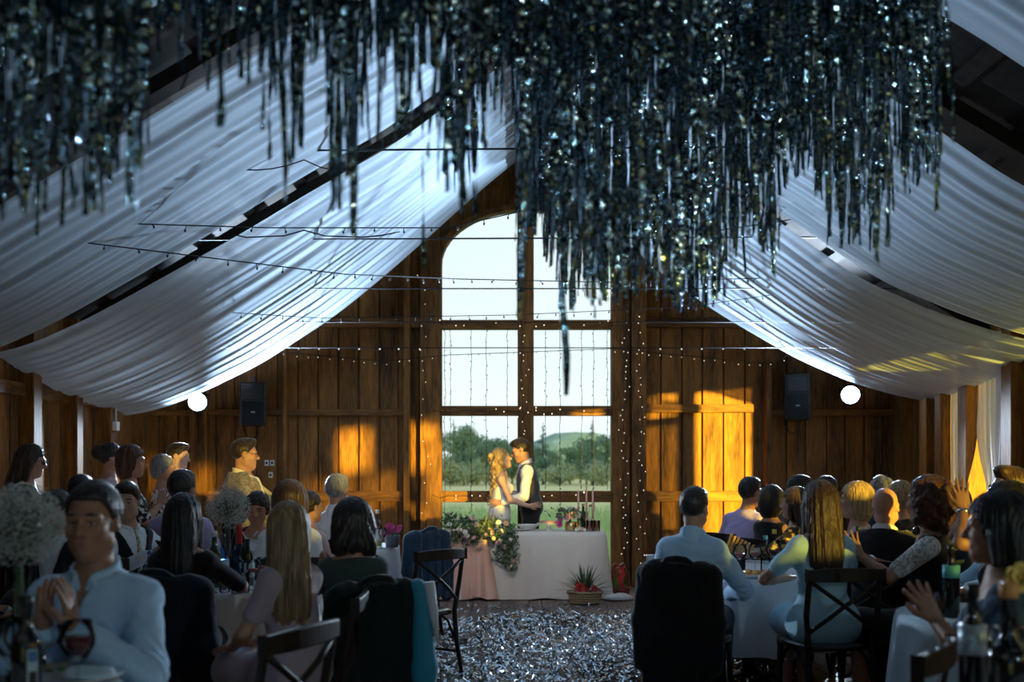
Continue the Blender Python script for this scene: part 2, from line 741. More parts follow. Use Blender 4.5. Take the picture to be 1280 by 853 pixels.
for (a, b) in ((WX0, X(657, YB)), (X(657, YB), WX1)):
    for i in range(3):
        MB().box((a + 0.01, YB + 0.03, zr[i]), (b - 0.01, YB + 0.036, zr[i + 1])).build('pane', GLASS_PANE, win)
    pv = [(a + (b - a) * i / 10, YB + 0.03, arch_z(a + (b - a) * i / 10)) for i in range(11)]
    mb = MB()
    for i in range(10):
        p, q = pv[i], pv[i + 1]
        mb.add([(p[0], p[1], zr[3]), (q[0], q[1], zr[3]), q, p], [(0, 1, 2, 3)])
    mb.build('pane', GLASS_PANE, win, solid=0.006)

# ---- floor
fl = MB()
x = XL - 0.1
rr = random.Random(11)
while x < XR + 0.1:
    wdt = rr.uniform(0.13, 0.16)
    y = YF - 0.2 - rr.uniform(0, 2)
    while y < YB + 0.05:
        ln = rr.uniform(2.0, 3.4)
        dz = rr.uniform(0, 0.004)
        fl.box((x, max(y, YF - 0.2), -0.04), (x + wdt - 0.006, min(y + ln, YB + 0.05) - 0.004, -dz))
        y += ln
    x += wdt
fl.box((XL - 0.2, YF - 0.3, -0.08), (XR + 0.2, YB + 0.1, -0.03))
struct(fl.build('floor', W_FLOOR))

# ---- roof with battens and rafters
rf = MB()
for sgn, xe in ((-1, XL - 0.25), (1, XR + 0.25)):
    ze = roof_z(xe)
    vs = []
    for (xx, zz) in ((XC, RIDGE), (xe, ze)):
        for yy in (YF - 0.3, YB + 0.2):
            vs += [(xx, yy, zz + 0.02), (xx, yy, zz + 0.08)]
    q = [(0, 2, 6, 4), (1, 5, 7, 3), (0, 1, 3, 2), (4, 6, 7, 5), (0, 4, 5, 1), (2, 3, 7, 6)]
    rf.add(vs, q)
struct(rf.build('ceiling', W_ROOF))
k = 0
for sgn, xe in ((-1, XL), (1, XR)):
    for i in range(9):
        t = (i + 0.6) / 9.3
        xx = XC + (xe - XC) * t
        zz = roof_z(xx)
        sl = math.atan2((RIDGE - EAVE), (XR - XC))
        M = Matrix.Translation((xx, 0, zz - 0.05)) @ Matrix.Rotation(sgn * sl, 4, 'Y')
        tn[0] += 1
        struct(MB().box((-0.06, YF, 0.0), (0.06, YB, 0.04), M).build('trim_%d' % tn[0], W_ROOF))
    for yy in (-3.5, -1.0, 1.5, 4.0, 5.5, 6.9, 8.6, 10.2, 11.7):
        tn[0] += 1
        struct(MB().bar((XC, yy, RIDGE - 0.13), (xe, yy, EAVE - 0.13), 0.10, 0.16, (0, 1, 0)).build('trim_%d' % tn[0], W_ROOF2))
tn[0] += 1
struct(MB().box((XC - 0.09, YF, 4.82), (XC + 0.09, YB - 0.1, 5.0)).build('trim_%d' % tn[0], W_ROOF))


# ---- side walls and front wall, boards around their openings
def wall_holes(name, axis, c, thick, a0, a1, z0, ztop, holes, m):
    """A wall in the plane axis = c built of board pieces around rectangular openings (a0, a1, z0, z1)."""
    mb = MB()
    cuts = sorted({a0, a1} | {min(max(h[i], a0), a1) for h in holes for i in (0, 1)})
    for p, q in zip(cuts[:-1], cuts[1:]):
        if q - p < 1e-4:
            continue
        mid = (p + q) / 2
        hs = sorted([(h[2], h[3]) for h in holes if h[0] < mid < h[1]])
        nb = max(1, int(round((q - p) / 0.24)))
        for i in range(nb):
            pa, pb = p + (q - p) * i / nb, p + (q - p) * (i + 1) / nb - (0.006 if i < nb - 1 else 0)
            top = ztop((pa + pb) / 2) if callable(ztop) else ztop
            z = z0
            for (ha, hb) in hs + [(top, top)]:
                if ha > z + 1e-3:
                    if axis == 'x':
                        mb.box((c, pa, z), (c + thick, pb, ha))
                    else:
                        mb.box((pa, c, z), (pb, c + thick, ha))
                z = max(z, hb)
    # outer skin so that the joints between boards let no light in
    for p, q in zip(cuts[:-1], cuts[1:]):
        mid = (p + q) / 2
        hs = sorted([(h[2], h[3]) for h in holes if h[0] < mid < h[1]])
        top = ztop(mid) if callable(ztop) else ztop
        z = z0
        for (ha, hb) in hs + [(top, top)]:
            if ha > z + 1e-3:
                if axis == 'x':
                    s = c + thick if thick > 0 else c + thick - 0.02
                    mb.box((s, p, z), (s + 0.02, q, ha))
                else:
                    mb.box((p, c - 0.02, z), (q, c, ha))
            z = max(z, hb)
    return struct(mb.build(name, m))


def sunhole(x0, x1, z0, z1, Y=YB):
    """Opening of the right wall through which the sun reaches x0..x1, z0..z1 in the plane at depth Y."""
    tn_ = math.tan(SUN_AZ)
    y0, y1 = Y - (XR - x0) / tn_, Y - (XR - x1) / tn_
    d = (XR - (x0 + x1) / 2) / math.sin(SUN_AZ)
    return (y0, y1, z0 + d * SUN_T, z1 + d * SUN_T)


holes_r = [
    sunhole(2.20, 2.98, 0.25, 2.42), sunhole(1.62, 2.12, 2.10, 2.36), sunhole(1.50, 2.15, 0.25, 1.98),
    sunhole(-0.72, -0.05, 0.95, 1.85, 11.6), sunhole(0.02, 0.30, 0.62, 2.0, 11.6), sunhole(0.75, 1.25, 1.35, 2.15, 12.2),
    sunhole(0.30, 1.05, 0.50, 0.95, 11.0),
    sunhole(-1.35, -0.98, 1.42, 2.05), sunhole(-2.20, -1.78, 1.42, 1.92), sunhole(-2.65, -1.40, 0.55, 1.35),
    sunhole(-2.35, -1.75, 0.95, 1.85, 7.8), sunhole(-4.0, -3.7, 1.05, 1.45), sunhole(-4.5, -4.15, 1.32, 1.52, 11.0),
    (9.80, 10.36, 0.25, 2.75), (10.60, 10.94, 0.25, 2.75),
    (1.55, 2.35, 1.15, 1.62),
]
gauze_holes = [holes_r[2], holes_r[9], holes_r[10]]
thin_holes = [holes_r[3], holes_r[4], holes_r[6], holes_r[11], holes_r[15]]
wall_holes('wall_right', 'x', XR, 0.06, YF, YB + 0.05, -0.05, EAVE + 0.1, holes_r, W_BACK)
# left wall: narrow gaps between its boards let daylight through
slits = [(yy, yy + 0.02, 0.3, 2.6) for yy in (8.95, 9.38, 9.95, 10.72, 11.35)] + [(9.62, 9.70, 0.6, 2.55), (10.28, 10.36, 1.6, 2.6), (11.0, 11.04, 0.9, 2.5)]
wall_holes('wall_left', 'x', XL, -0.06, YF, YB + 0.05, -0.05, EAVE + 0.1, slits, W_BACK)
wall_holes('wall_front', 'y', YF, 0.06, XL, XR, -0.05, lambda x: roof_z(x) + 0.1, [(-2.4, 0.7, 0.0, 2.7)], W_BACK)
# posts and rails of the side walls
for yy, ww in ((9.2, 0.16), (10.1, 0.14), (10.95, 0.16), (11.9, 0.16), (7.6, 0.16), (6.0, 0.16)):
    trim((XL, yy - ww / 2, 0), (XL + 0.14, yy + ww / 2, EAVE), W_POST)
for yy, ww in ((9.52, 0.2), (10.45, 0.2), (11.05, 0.16), (11.45, 0.2), (12.2, 0.24), (7.9, 0.2), (6.2, 0.2)):
    trim((XR - 0.14, yy - ww / 2, 0), (XR, yy + ww / 2, EAVE), W_POST)
W_RAILY = wood('stained_side_rails', (0.032, 0.0125, 0.004), (0.32, 0.132, 0.026), 'y', 0.65)
for zz in (2.1, 0.95):
    trim((XL, YF, zz), (XL + 0.06, YB, zz + 0.12), W_RAILY)

# ---- land outside
m, nt, out = new_mat('meadow')
tc = N(nt, 'ShaderNodeTexCoord')
sp = N(nt, 'ShaderNodeSeparateXYZ')
L(nt, tc.outputs['Object'], sp.inputs['Vector'])
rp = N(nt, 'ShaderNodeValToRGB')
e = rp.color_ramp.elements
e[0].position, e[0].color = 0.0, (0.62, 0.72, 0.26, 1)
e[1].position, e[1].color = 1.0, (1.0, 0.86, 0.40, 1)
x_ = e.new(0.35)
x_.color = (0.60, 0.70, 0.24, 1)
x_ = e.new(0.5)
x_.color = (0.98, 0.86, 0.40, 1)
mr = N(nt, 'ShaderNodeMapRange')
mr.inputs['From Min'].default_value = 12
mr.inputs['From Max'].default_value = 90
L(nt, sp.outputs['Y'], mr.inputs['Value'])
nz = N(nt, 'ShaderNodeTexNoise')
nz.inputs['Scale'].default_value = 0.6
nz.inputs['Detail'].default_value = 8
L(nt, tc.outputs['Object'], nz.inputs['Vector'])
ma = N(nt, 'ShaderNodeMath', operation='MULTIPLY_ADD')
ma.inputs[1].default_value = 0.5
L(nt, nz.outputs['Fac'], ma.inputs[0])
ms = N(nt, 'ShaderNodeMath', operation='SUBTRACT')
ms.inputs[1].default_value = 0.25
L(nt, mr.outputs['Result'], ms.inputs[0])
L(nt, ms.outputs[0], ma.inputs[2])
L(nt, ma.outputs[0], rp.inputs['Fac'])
b = N(nt, 'ShaderNodeBsdfDiffuse')
L(nt, rp.outputs['Color'], b.inputs['Color'])
L(nt, b.outputs['BSDF'], out.inputs['Surface'])
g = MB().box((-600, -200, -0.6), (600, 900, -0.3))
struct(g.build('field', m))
# far hill
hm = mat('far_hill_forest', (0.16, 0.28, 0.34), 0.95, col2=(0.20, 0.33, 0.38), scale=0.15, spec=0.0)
hv, hf = [], []
for i in range(41):
    xx = -160 + 10 * i
    zz = 8 + 13 * math.exp(-((xx - 28) / 26) ** 2) + 0.8 * math.sin(i * 1.3) + 0.5 * math.sin(i * 2.9)
    hv += [(xx, 420, -0.4), (xx, 470, zz), (xx, 560, -0.4)]
for i in range(40):
    a = i * 3
    hf += [(a, a + 3, a + 4, a + 1), (a + 1, a + 4, a + 5, a + 2)]
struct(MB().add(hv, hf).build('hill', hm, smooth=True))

# tall grass tufts close outside the window
gm = mat('meadow_grass', (0.60, 0.70, 0.26), 0.9, col2=(0.88, 0.82, 0.42), scale=1.5, spec=0.1)
gv, gf = [], []
g_ = random.Random(5)
for i in range(9000):
    yy = 13.2 + 30 * g_.random() ** 2
    xx = g_.uniform(-0.12, 0.16) * yy * 1.1
    hgt = g_.uniform(0.25, 0.6)
    an = g_.uniform(0, PI)
    wd = g_.uniform(0.006, 0.014)
    lx, ly = g_.gauss(0, 0.12), g_.gauss(0, 0.12)
    dx, dy = math.cos(an) * wd, math.sin(an) * wd
    b0 = len(gv)
    gv += [(xx - dx, yy - dy, -0.31), (xx + dx, yy + dy, -0.31), (xx + lx, yy + ly, -0.3 + hgt)]
    gf.append((b0, b0 + 1, b0 + 2))
go = MB().add(gv, gf).build('grass', gm)
tag(go, 'tall pale meadow grass growing outside the arched window', 'grass', kind='stuff')

# unseen barn shape added only to shade the meadow
nbm = wood('blocker_boards', (0.06, 0.03, 0.02), (0.2, 0.1, 0.06), 'z', 0.8)
nb = MB().box((34, -38, -0.35), (46, 170, 9))
nb.add([(33, -39, 8.8), (47, -39, 8.8), (40, -39, 15), (33, 171, 8.8), (47, 171, 8.8), (40, 171, 15)],
       [(0, 2, 5, 3), (1, 4, 5, 2), (0, 1, 2), (3, 5, 4), (0, 3, 4, 1)])
no = nb.build('meadow_shade_blocker', nbm)
tag(no, 'long barn-shaped sun blocker added beyond the right wall, outside the picture', 'barn')

sb = MB().box((12, -45, -0.35), (16, -25.2, 4.2))  # unseen shed shape added to keep the sun out of the front door
sb.add([(11.7, -45.2, 4.1), (16.2, -45.2, 4.1), (14, -45.2, 5.8), (11.7, -25.0, 4.1), (16.2, -25.0, 4.1), (14, -25.0, 5.8)],
       [(0, 2, 5, 3), (1, 4, 5, 2), (0, 1, 2), (3, 5, 4), (0, 3, 4, 1)])
tag(sb.build('door_sun_blocker', nbm), 'shed-shaped sun blocker added outside the front door, outside the picture', 'shed')
# ------------------------------------------------------------------ sheer ceiling drapes
def sheer(name, col, clear=0.3, streak=1.0):
    m, nt, out = new_mat(name)
    uv = N(nt, 'ShaderNodeUVMap')
    mp = N(nt, 'ShaderNodeMapping')
    mp.inputs['Scale'].default_value = (0.6, 26, 1)
    L(nt, uv.outputs['UV'], mp.inputs['Vector'])
    nz = N(nt, 'ShaderNodeTexNoise')
    nz.inputs['Scale'].default_value = 1.5
    nz.inputs['Detail'].default_value = 5
    nz.inputs['Distortion'].default_value = 0.3
    L(nt, mp.outputs['Vector'], nz.inputs['Vector'])
    mr = N(nt, 'ShaderNodeMapRange')                  # gathered folds are denser weave, flat parts clearer
    mr.inputs['From Min'].default_value = 0.36
    mr.inputs['From Max'].default_value = 0.66
    mr.inputs['To Min'].default_value = min(1, clear + 0.22 * streak)
    mr.inputs['To Max'].default_value = max(0, clear - 0.20 * streak)
    L(nt, nz.outputs['Fac'], mr.inputs['Value'])
    tr = N(nt, 'ShaderNodeBsdfTransparent')
    df = N(nt, 'ShaderNodeBsdfDiffuse')
    df.inputs['Color'].default_value = c4(col)
    tl = N(nt, 'ShaderNodeBsdfTranslucent')
    tl.inputs['Color'].default_value = c4(col)
    m1 = N(nt, 'ShaderNodeMixShader')
    m1.inputs['Fac'].default_value = 0.4
    L(nt, df.outputs['BSDF'], m1.inputs[1])
    L(nt, tl.outputs['BSDF'], m1.inputs[2])
    m2 = N(nt, 'ShaderNodeMixShader')
    L(nt, mr.outputs['Result'], m2.inputs['Fac'])
    L(nt, m1.outputs['Shader'], m2.inputs[1])
    L(nt, tr.outputs['BSDF'], m2.inputs[2])
    L(nt, m2.outputs['Shader'], out.inputs['Surface'])
    return m


DRAPE = sheer('sheer_white_voile', (0.74, 0.86, 0.98), 0.15, 0.35)
FAR_L = [(0.10, 5.02), (0.54, 4.66), (1.18, 4.08), (1.6, 3.70), (2.2, 3.20), (3.05, 2.64), (3.8, 2.28), (4.3, 2.10), (4.60, 2.06)]
NEAR_L = [(0.10, 5.02), (0.6, 4.66), (1.18, 4.22), (1.8, 3.86), (2.5, 3.42), (3.2, 3.02), (3.75, 2.72), (4.3, 2.48), (4.60, 2.42)]
FAR_R = [(0.10, 5.02), (0.7, 4.50), (1.49, 3.74), (2.2, 3.24), (3.14, 2.70), (3.8, 2.42), (4.33, 2.27), (4.62, 2.22)]
NEAR_R = [(0.10, 5.02), (0.8, 4.5), (1.5, 4.02), (2.12, 3.68), (2.9, 3.14), (3.6, 2.84), (4.2, 2.64), (4.62, 2.55)]


def spline(pts, n):
    xs = np.array([p[0] for p in pts])
    ys = np.array([p[1] for p in pts])
    t = np.linspace(xs[0], xs[-1], n)
    y = np.interp(t, xs, ys)
    k = np.ones(9) / 9
    yp = np.pad(y, 4, mode='reflect', reflect_type='odd')
    return t, np.convolve(yp, k, 'valid')


def drape(side, y0, y1, far, near, seed, label, belly=0.10):
    """Cloth hung from the ridge beam to one side wall between depths y0 (far) and y1 (near)."""
    nu, nv = 90, 150
    t, zf = spline(far, nu)
    t2, zn = spline(near, nu)
    zn = np.interp(t, t2, zn)
    g = np.random.default_rng(seed)
    U, Vv = np.meshgrid(np.linspace(0, 1, nu), np.linspace(0, 1, nv), indexing='ij')
    Zc = zf[:, None] * (1 - Vv ** 0.8) + zn[:, None] * Vv ** 0.8
    Zc -= belly * np.sin(PI * Vv) * np.clip(U * 1.3, 0, 1) ** 2
    amp = 0.007 + 0.018 * np.clip(1.2 - U, 0.3, 1)
    rip = 0
    for i in range(7):
        fr = g.uniform(4, 26)
        rip = rip + np.sin(2 * PI * fr * Vv + g.uniform(0, 6.3) + g.uniform(-3, 3) * U + 0.8 * np.sin(3 * U + i)) / (1 + 0.05 * fr)
    Zc += amp * rip * 0.30
    Yc = y0 + (y1 - y0) * Vv + 0.05 * np.sin(5 * U + seed)
    # the cloth is gathered where it is tied to the ridge
    Xc = XC + side * np.broadcast_to(t[:, None], U.shape)
    P = np.stack([Xc, Yc, Zc], -1).reshape(-1, 3)
    ii, jj = np.meshgrid(np.arange(nu - 1), np.arange(nv - 1), indexing='ij')
    a = (ii * nv + jj).ravel()
    Q = np.stack([a, a + 1, a + nv + 1, a + nv], 1)
    me = np_mesh('drape', P, Q)
    ul = me.uv_layers.new(name='UVMap')
    uvs = np.stack([U.ravel(), Vv.ravel() * abs(y1 - y0) / 3.0], 1)[Q.ravel()]
    ul.data.foreach_set('uv', uvs.astype(np.float32).ravel())
    o = link('drape', me, DRAPE, smooth=True)
    return tag(o, label, 'drape', 'sheer drapes under the barn roof')


drape(-1, 11.5, 8.55, FAR_L, NEAR_L, 1, 'bright white sheer drape hanging closest to the back wall, left of the window')
drape(-1, 7.9, 6.0, [(a, b - 0.12) for a, b in NEAR_L], NEAR_L, 2, 'dim blue-grey sheer drape on the left, in front of the brighter one', 0.05)
drape(-1, 5.1, 2.4, NEAR_L, NEAR_L, 3, 'dark sheer drape on the left, above the silver tinsel', 0.05)
drape(1, 11.5, 8.85, FAR_R, NEAR_R, 4, 'bright white sheer drape hanging closest to the back wall, right of the window')
drape(1, 8.35, 6.0, [(a, b - 0.12) for a, b in NEAR_R], NEAR_R, 5, 'grey sheer drape with warm stripes on the right, in front of the brighter one', 0.06)
drape(1, 5.05, 2.4, NEAR_R, NEAR_R, 6, 'dark blue sheer drape in the top right corner of the roof', 0.05)

# curtains of the right wall
CURT = sheer('white_curtain', (0.86, 0.88, 0.92), 0.02, 0.1)
CURT.node_tree.nodes['Mix Shader'].inputs['Fac'].default_value = 0.06
GAUZE = sheer('dimming_gauze', (0.86, 0.88, 0.92), 0.14, 0.3)  # unseen gauze added to weaken the sun in chosen openings


THIN = sheer('thin_dimming_gauze', (0.86, 0.88, 0.92), 0.45, 0.3)  # added like the other gauze, weakening the sun less


def curtain(y0, y1, z0, z1, label, x=None, tie=False, seed=1, group=None):
    x = XR + 0.03 if x is None else x
    nu, nv = 40, 60
    U, Vv = np.meshgrid(np.linspace(0, 1, nu), np.linspace(0, 1, nv), indexing='ij')
    Zc = z1 - (z1 - z0) * U
    wv = 1.0
    c = 0.5
    if tie:
        k = np.exp(-((U - 0.62) / 0.16) ** 2)
        wv = 1 - 0.55 * k
        c = 0.22
    Yc = y0 + (y1 - y0) * (c + (Vv - c) * wv)
    Xc = x + 0.018 * np.sin(2 * PI * 5.5 * Vv + seed + 0.7 * np.sin(3 * U + seed)) * (0.5 + 0.5 * U) + 0.006 * np.sin(2 * PI * 13 * Vv + 3 * U)
    P = np.stack([Xc, Yc, Zc], -1).reshape(-1, 3)
    ii, jj = np.meshgrid(np.arange(nu - 1), np.arange(nv - 1), indexing='ij')
    a = (ii * nv + jj).ravel()
    me = np_mesh('curtain', P, np.stack([a, a + 1, a + nv + 1, a + nv], 1))
    ul = me.uv_layers.new(name='UVMap')
    Q = np.stack([a, a + 1, a + nv + 1, a + nv], 1)
    ul.data.foreach_set('uv', np.stack([U.ravel(), Vv.ravel()], 1)[Q.ravel()].astype(np.float32).ravel())
    o = link('curtain', me, (THIN if 'thin' in label else GAUZE) if group else CURT, smooth=True)
    return tag(o, label, 'curtain', group)


curtain(9.78, 10.38, 0.1, 2.8, 'white curtain gathered to a point between two timber posts of the right wall', x=XR - 0.02, tie=True, seed=1)
curtain(10.58, 10.96, 0.1, 2.8, 'narrow straight white curtain beside the gathered one on the right wall', x=XR - 0.02, seed=2)
for h_ in gauze_holes:
    curtain(h_[0] - 0.02, h_[1] + 0.02, h_[2] - 0.05, h_[3] + 0.05, 'white gauze added to dim the sun in an unseen right wall opening', seed=3, group='gauze added to dim the sun')

for h_ in thin_holes:
    curtain(h_[0] - 0.02, h_[1] + 0.02, h_[2] - 0.05, h_[3] + 0.05, 'thin white gauze added to dim the sun in an unseen right wall opening', seed=4, group='thin gauze added to dim the sun')

# ------------------------------------------------------------------ stage lamps and speakers
BLACK_METAL = mat('black_metal', (0.008, 0.008, 0.009), 0.45, 0.3)
BLACK_PLASTIC = mat('black_plastic', (0.010, 0.010, 0.012), 0.35)
GRILLE = mat('speaker_grille', (0.004, 0.004, 0.005), 0.6, 0.4, bump=0.6, scale=300)
LENS = emit('lamp_lens', (0.75, 0.90, 1.0), 60.0)


def stage_lamp(px, py, Y, aim, label, power):
    x, z = X(px, Y), Z(py, Y)
    t = thing('stage_lamp', label, 'stage light', (x, Y, z), 0, 'stage lights on the back wall')
    d = (Vector(aim) - Vector((x, Y, z))).normalized()
    M = d.to_track_quat('Z', 'Y').to_matrix().to_4x4()
    MB().lathe([(0.001, -0.24), (0.06, -0.23), (0.075, -0.15), (0.105, -0.02), (0.125, 0.0), (0.125, 0.015), (0.112, 0.015), (0.10, -0.03), (0.001, -0.03)], n=24, M=M).build('housing', BLACK_METAL, t, True)
    MB().lathe([(0.001, -0.012), (0.06, -0.006), (0.108, -0.016)], n=24, M=M).build('lens', LENS, t, True)
    ya = MB().tube([M @ Vector((0.105, 0, -0.1)), M @ Vector((0.12, 0.02, -0.1)), (0.10, 0.16, 0.10), (-0.10, 0.16, 0.10), M @ Vector((-0.12, 0.02, -0.1)), M @ Vector((-0.105, 0, -0.1))], 0.011, 8)
    ya.build('yoke', BLACK_METAL, t, True)
    MB().tube([(0, 0.16, 0.10), (0, YB - 0.02 - Y, 0.10)], 0.016, 8).build('bracket', BLACK_METAL, t, True)
    l = bpy.data.lights.new('stage_beam', 'SPOT')
    l.energy = power
    l.color = (0.62, 0.80, 1.0)
    l.spot_size = R(72)
    l.spot_blend = 0.55
    l.shadow_soft_size = 0.06
    lo = bpy.data.objects.new('stage_beam', l)
    COL.objects.link(lo)
    lo.location = Vector((x, Y, z)) + d * 0.06
    dw = Vector(((XC - x) * 0.30, -5.0, -2.3)).normalized()
    lo.rotation_euler = dw.to_track_quat('-Z', 'Y').to_euler()
    # second spot added at the lamp to brighten the nearest drape
    l2 = bpy.data.lights.new('drape_fill_spot', 'SPOT')
    l2.energy = power * 4.9
    l2.color = (0.56, 0.76, 1.0)
    l2.spot_size = R(68)
    l2.spot_blend = 1.0
    l2.shadow_soft_size = 0.06
    lo = bpy.data.objects.new('drape_fill_spot', l2)
    COL.objects.link(lo)
    d2 = (Vector((XC + (x - XC) * 0.50, 10.2, 3.95)) - Vector((x, Y, z))).normalized()
    lo.location = Vector((x, Y, z)) + d * 0.06
    lo.rotation_euler = d2.to_track_quat('-Z', 'Y').to_euler()
    return t


stage_lamp(247, 503, 12.0, (-1.0, 4.0, 0.3), 'blazing white stage lamp on the back wall left of the arched window', 1500)
stage_lamp(1063, 494, 12.0, (1.3, 4.0, 0.3), 'blazing white stage lamp on the back wall right of the arched window', 1500)


def speaker(px, py, Y, w_, h_, label, tilt):
    x, z = X(px, Y), Z(py, Y)
    t = thing('mounted_speaker', label, 'speaker', (x, Y, z), R(tilt), 'speakers on the back wall')
    w2, h2 = w_ / 2, h_ / 2
    pr = [(-w2, -0.16), (w2, -0.16), (w2 * 0.62, 0.16), (-w2 * 0.62, 0.16)]
    vs = [(a, b, -h2) for a, b in pr] + [(a, b, h2) for a, b in pr]
    MB().add(vs, [(3, 2, 1, 0), (4, 5, 6, 7), (0, 1, 5, 4), (1, 2, 6, 5), (2, 3, 7, 6), (3, 0, 4, 7)]).build('cabinet', BLACK_PLASTIC, t, bevel=0.018)
    MB().box((-w2 * 0.86, -0.172, -h2 * 0.93), (w2 * 0.86, -0.158, h2 * 0.12)).build('grille', GRILLE, t, bevel=0.008)
    hn = MB()
    a, b, c, d = (-w2 * 0.78, -0.168, h2 * 0.18), (w2 * 0.78, -0.168, h2 * 0.18), (w2 * 0.78, -0.168, h2 * 0.88), (-w2 * 0.78, -0.168, h2 * 0.88)
    q = [(-0.03, -0.10, h2 * 0.42), (0.03, -0.10, h2 * 0.42), (0.03, -0.10, h2 * 0.66), (-0.03, -0.10, h2 * 0.66)]
    hn.add([a, b, c, d] + q, [(0, 1, 5, 4), (1, 2, 6, 5), (2, 3, 7, 6), (3, 0, 4, 7), (4, 5, 6, 7)])
    hn.build('horn', mat('horn_plastic', (0.012, 0.013, 0.015), 0.3), t)
    MB().box((-0.025, -0.178, -h2 * 0.42), (0.025, -0.170, -h2 * 0.36)).build('badge', mat('badge_metal', (0.5, 0.5, 0.5), 0.3, 1.0), t)
    br = MB().bar((0, 0, h2), (0, 0, h2 + 0.08), 0.08, 0.03)
    br.bar((0, 0, h2 + 0.07), (0, YB - 0.03 - Y, h2 + 0.07), 0.03, 0.03)
    br.build('wall_bracket', BLACK_METAL, t)
    MB().tube([(0.05, 0.1, -h2), (0.03, 0.14, -h2 - 0.12), (-0.06, 0.2, -h2 - 0.16), (-0.12, YB - Y - 0.03, -h2 - 0.05), (-0.13, YB - Y - 0.02, h2)], 0.008, 6).build('cable', BLACK_PLASTIC, t, True)


speaker(317, 506, 12.14, 0.31, 0.52, 'black loudspeaker mounted beside the stage lamp on the left back wall', 12)
speaker(996, 497, 12.14, 0.31, 0.56, 'black loudspeaker mounted beside the stage lamp on the right back wall', -12)

# ------------------------------------------------------------------ cables and string lights
WIRE = mat('black_wire', (0.006, 0.006, 0.007), 0.5)
STEEL = mat('steel_cable', (0.02, 0.02, 0.022), 0.4, 0.8)
BULB = emit('fairy_bulb', (1.0, 0.86, 0.62), 2.2)
BULB_OFF = mat('unlit_bulb', (0.03, 0.03, 0.03), 0.3)
BULB_ME = {}
bm_ = MB().ball((0, 0, 0), 1.0, 6, 4)
for key, mm in (('on', BULB), ('off', BULB_OFF)):
    me = bpy.data.meshes.new('bulb_' + key)
    me.from_pydata(bm_.v, [], bm_.f)
    me.materials.append(mm)
    me.polygons.foreach_set('use_smooth', [True] * len(me.polygons))
    BULB_ME[key] = me


def bulbs(parent, pts, r, kind='on'):
    for p in pts:
        o = bpy.data.objects.new('bulb', BULB_ME[kind])
        COL.objects.link(o)
        o.parent = parent
        o.location = p
        o.scale = (r, r, r * 1.4)


def cable(pts, Y, label, r=0.006, nb=0, kind='off', cat='cable', name='tie_cable', drop=0.03, br=0.009, group=None, sag=0.0, lit=None):
    """A cable through picture points at depth Y (or points with their own depth), with hanging bulbs."""
    P = [Vector((X(p[0], p[2] if len(p) > 2 else Y), p[2] if len(p) > 2 else Y, Z(p[1], p[2] if len(p) > 2 else Y))) for p in pts]
    q = []
    for a, b in zip(P[:-1], P[1:]):
        n = max(2, int((b - a).length / 0.12)) if sag or nb else 1
        for i in range(n):
            t = i / n
            q.append(a.lerp(b, t) - Vector((0, 0, sag * 4 * t * (1 - t))))
    q.append(P[-1])
    mb = MB().tube(q, r, 5)
    bl = []
    if nb:
        for i in range(nb):
            k = (i + 0.5) / nb * (len(q) - 1)
            j = min(int(k), len(q) - 2)
            p = q[j].lerp(q[j + 1], k - j)
            d = drop * (0.6 + 0.8 * RNG.random())
            e_ = p + Vector((RNG.normal() * 0.012, 0, -d))
            if drop:
                mb.tube([p, e_], r * 0.7, 4)
            bl.append(e_)
    o = mb.build(name, WIRE if nb else STEEL, smooth=True)
    tag(o, label, cat, group)
    if nb:
        bulbs(o, bl, br, kind)
    return o


def ends(Y):
    """Points where a level cable at depth Y meets the two roof slopes are taken from the roof itself."""
    return XL, XR


def tie(py, Y, label, r=0.007, dy=0):
    z = Z(py, Y)
    hw = (RIDGE - z - 0.12) / (RIDGE - EAVE) * (XR - XC)
    hw = min(hw, XR - XC)
    a, b = Vector((XC - hw, Y, z)), Vector((XC + hw, Y, z + dy))
    tag(MB().tube([a, b], r, 6).build('tie_cable', STEEL, smooth=True), label, 'cable', 'steel tie cables across the hall')


tie(190, 7.6, 'topmost taut steel cable crossing behind the tinsel', 0.008, 0.05)
tie(300, 9.4, 'taut steel cable crossing the upper arch of the window', 0.008, 0.03)
tie(361, 10.4, 'taut steel cable crossing the lower arch of the window', 0.007)
tie(403, 11.0, 'taut steel cable running along the upper window rail', 0.006)
tie(435, 11.4, 'lowest taut steel cable, crossing the upper square panes', 0.006)
SL = 'string lights across the hall'
cable([(30, 276, 6.8), (340, 285, 7.4), (560, 285, 7.9), (662, 262, 8.2), (900, 288, 8.6), (1075, 262, 8.9)], 8, 'string light with unlit bulbs sagging over the left drape and the arch top', 0.005, 30, 'off', 'string light', 'string_light', group=SL)
cable([(20, 293, 6.6), (430, 343, 8.2), (575, 349, 9.6), (760, 353, 9.8), (1060, 345, 10.2)], 8, 'string light slanting down from the left edge across the window arch', 0.005, 36, 'off', 'string light', 'string_light', group=SL)
cable([(150, 382, 9.3), (400, 398, 10.2), (640, 394, 10.8), (860, 384, 10.9), (1080, 352, 9.6)], 8, 'string light hanging just above the upper window rail', 0.004, 40, 'off', 'string light', 'string_light', group=SL)
cable([(350, 440, 11.9), (480, 452, 11.9), (560, 444, 11.9), (768, 436, 11.9), (960, 455, 11.9), (1000, 438, 11.9)], 8, 'lowest string light, with lit bulbs, across the upper square panes', 0.004, 46, 'on', 'string light', 'string_light', br=0.0045, group=SL)
cable([(225, 190, 6.9), (300, 212, 7.2), (380, 200, 7.4), (440, 214, 7.6)], 8, 'short dark wire looping over the dim left drape', 0.005, 0, name='loose_wire', sag=0.03)
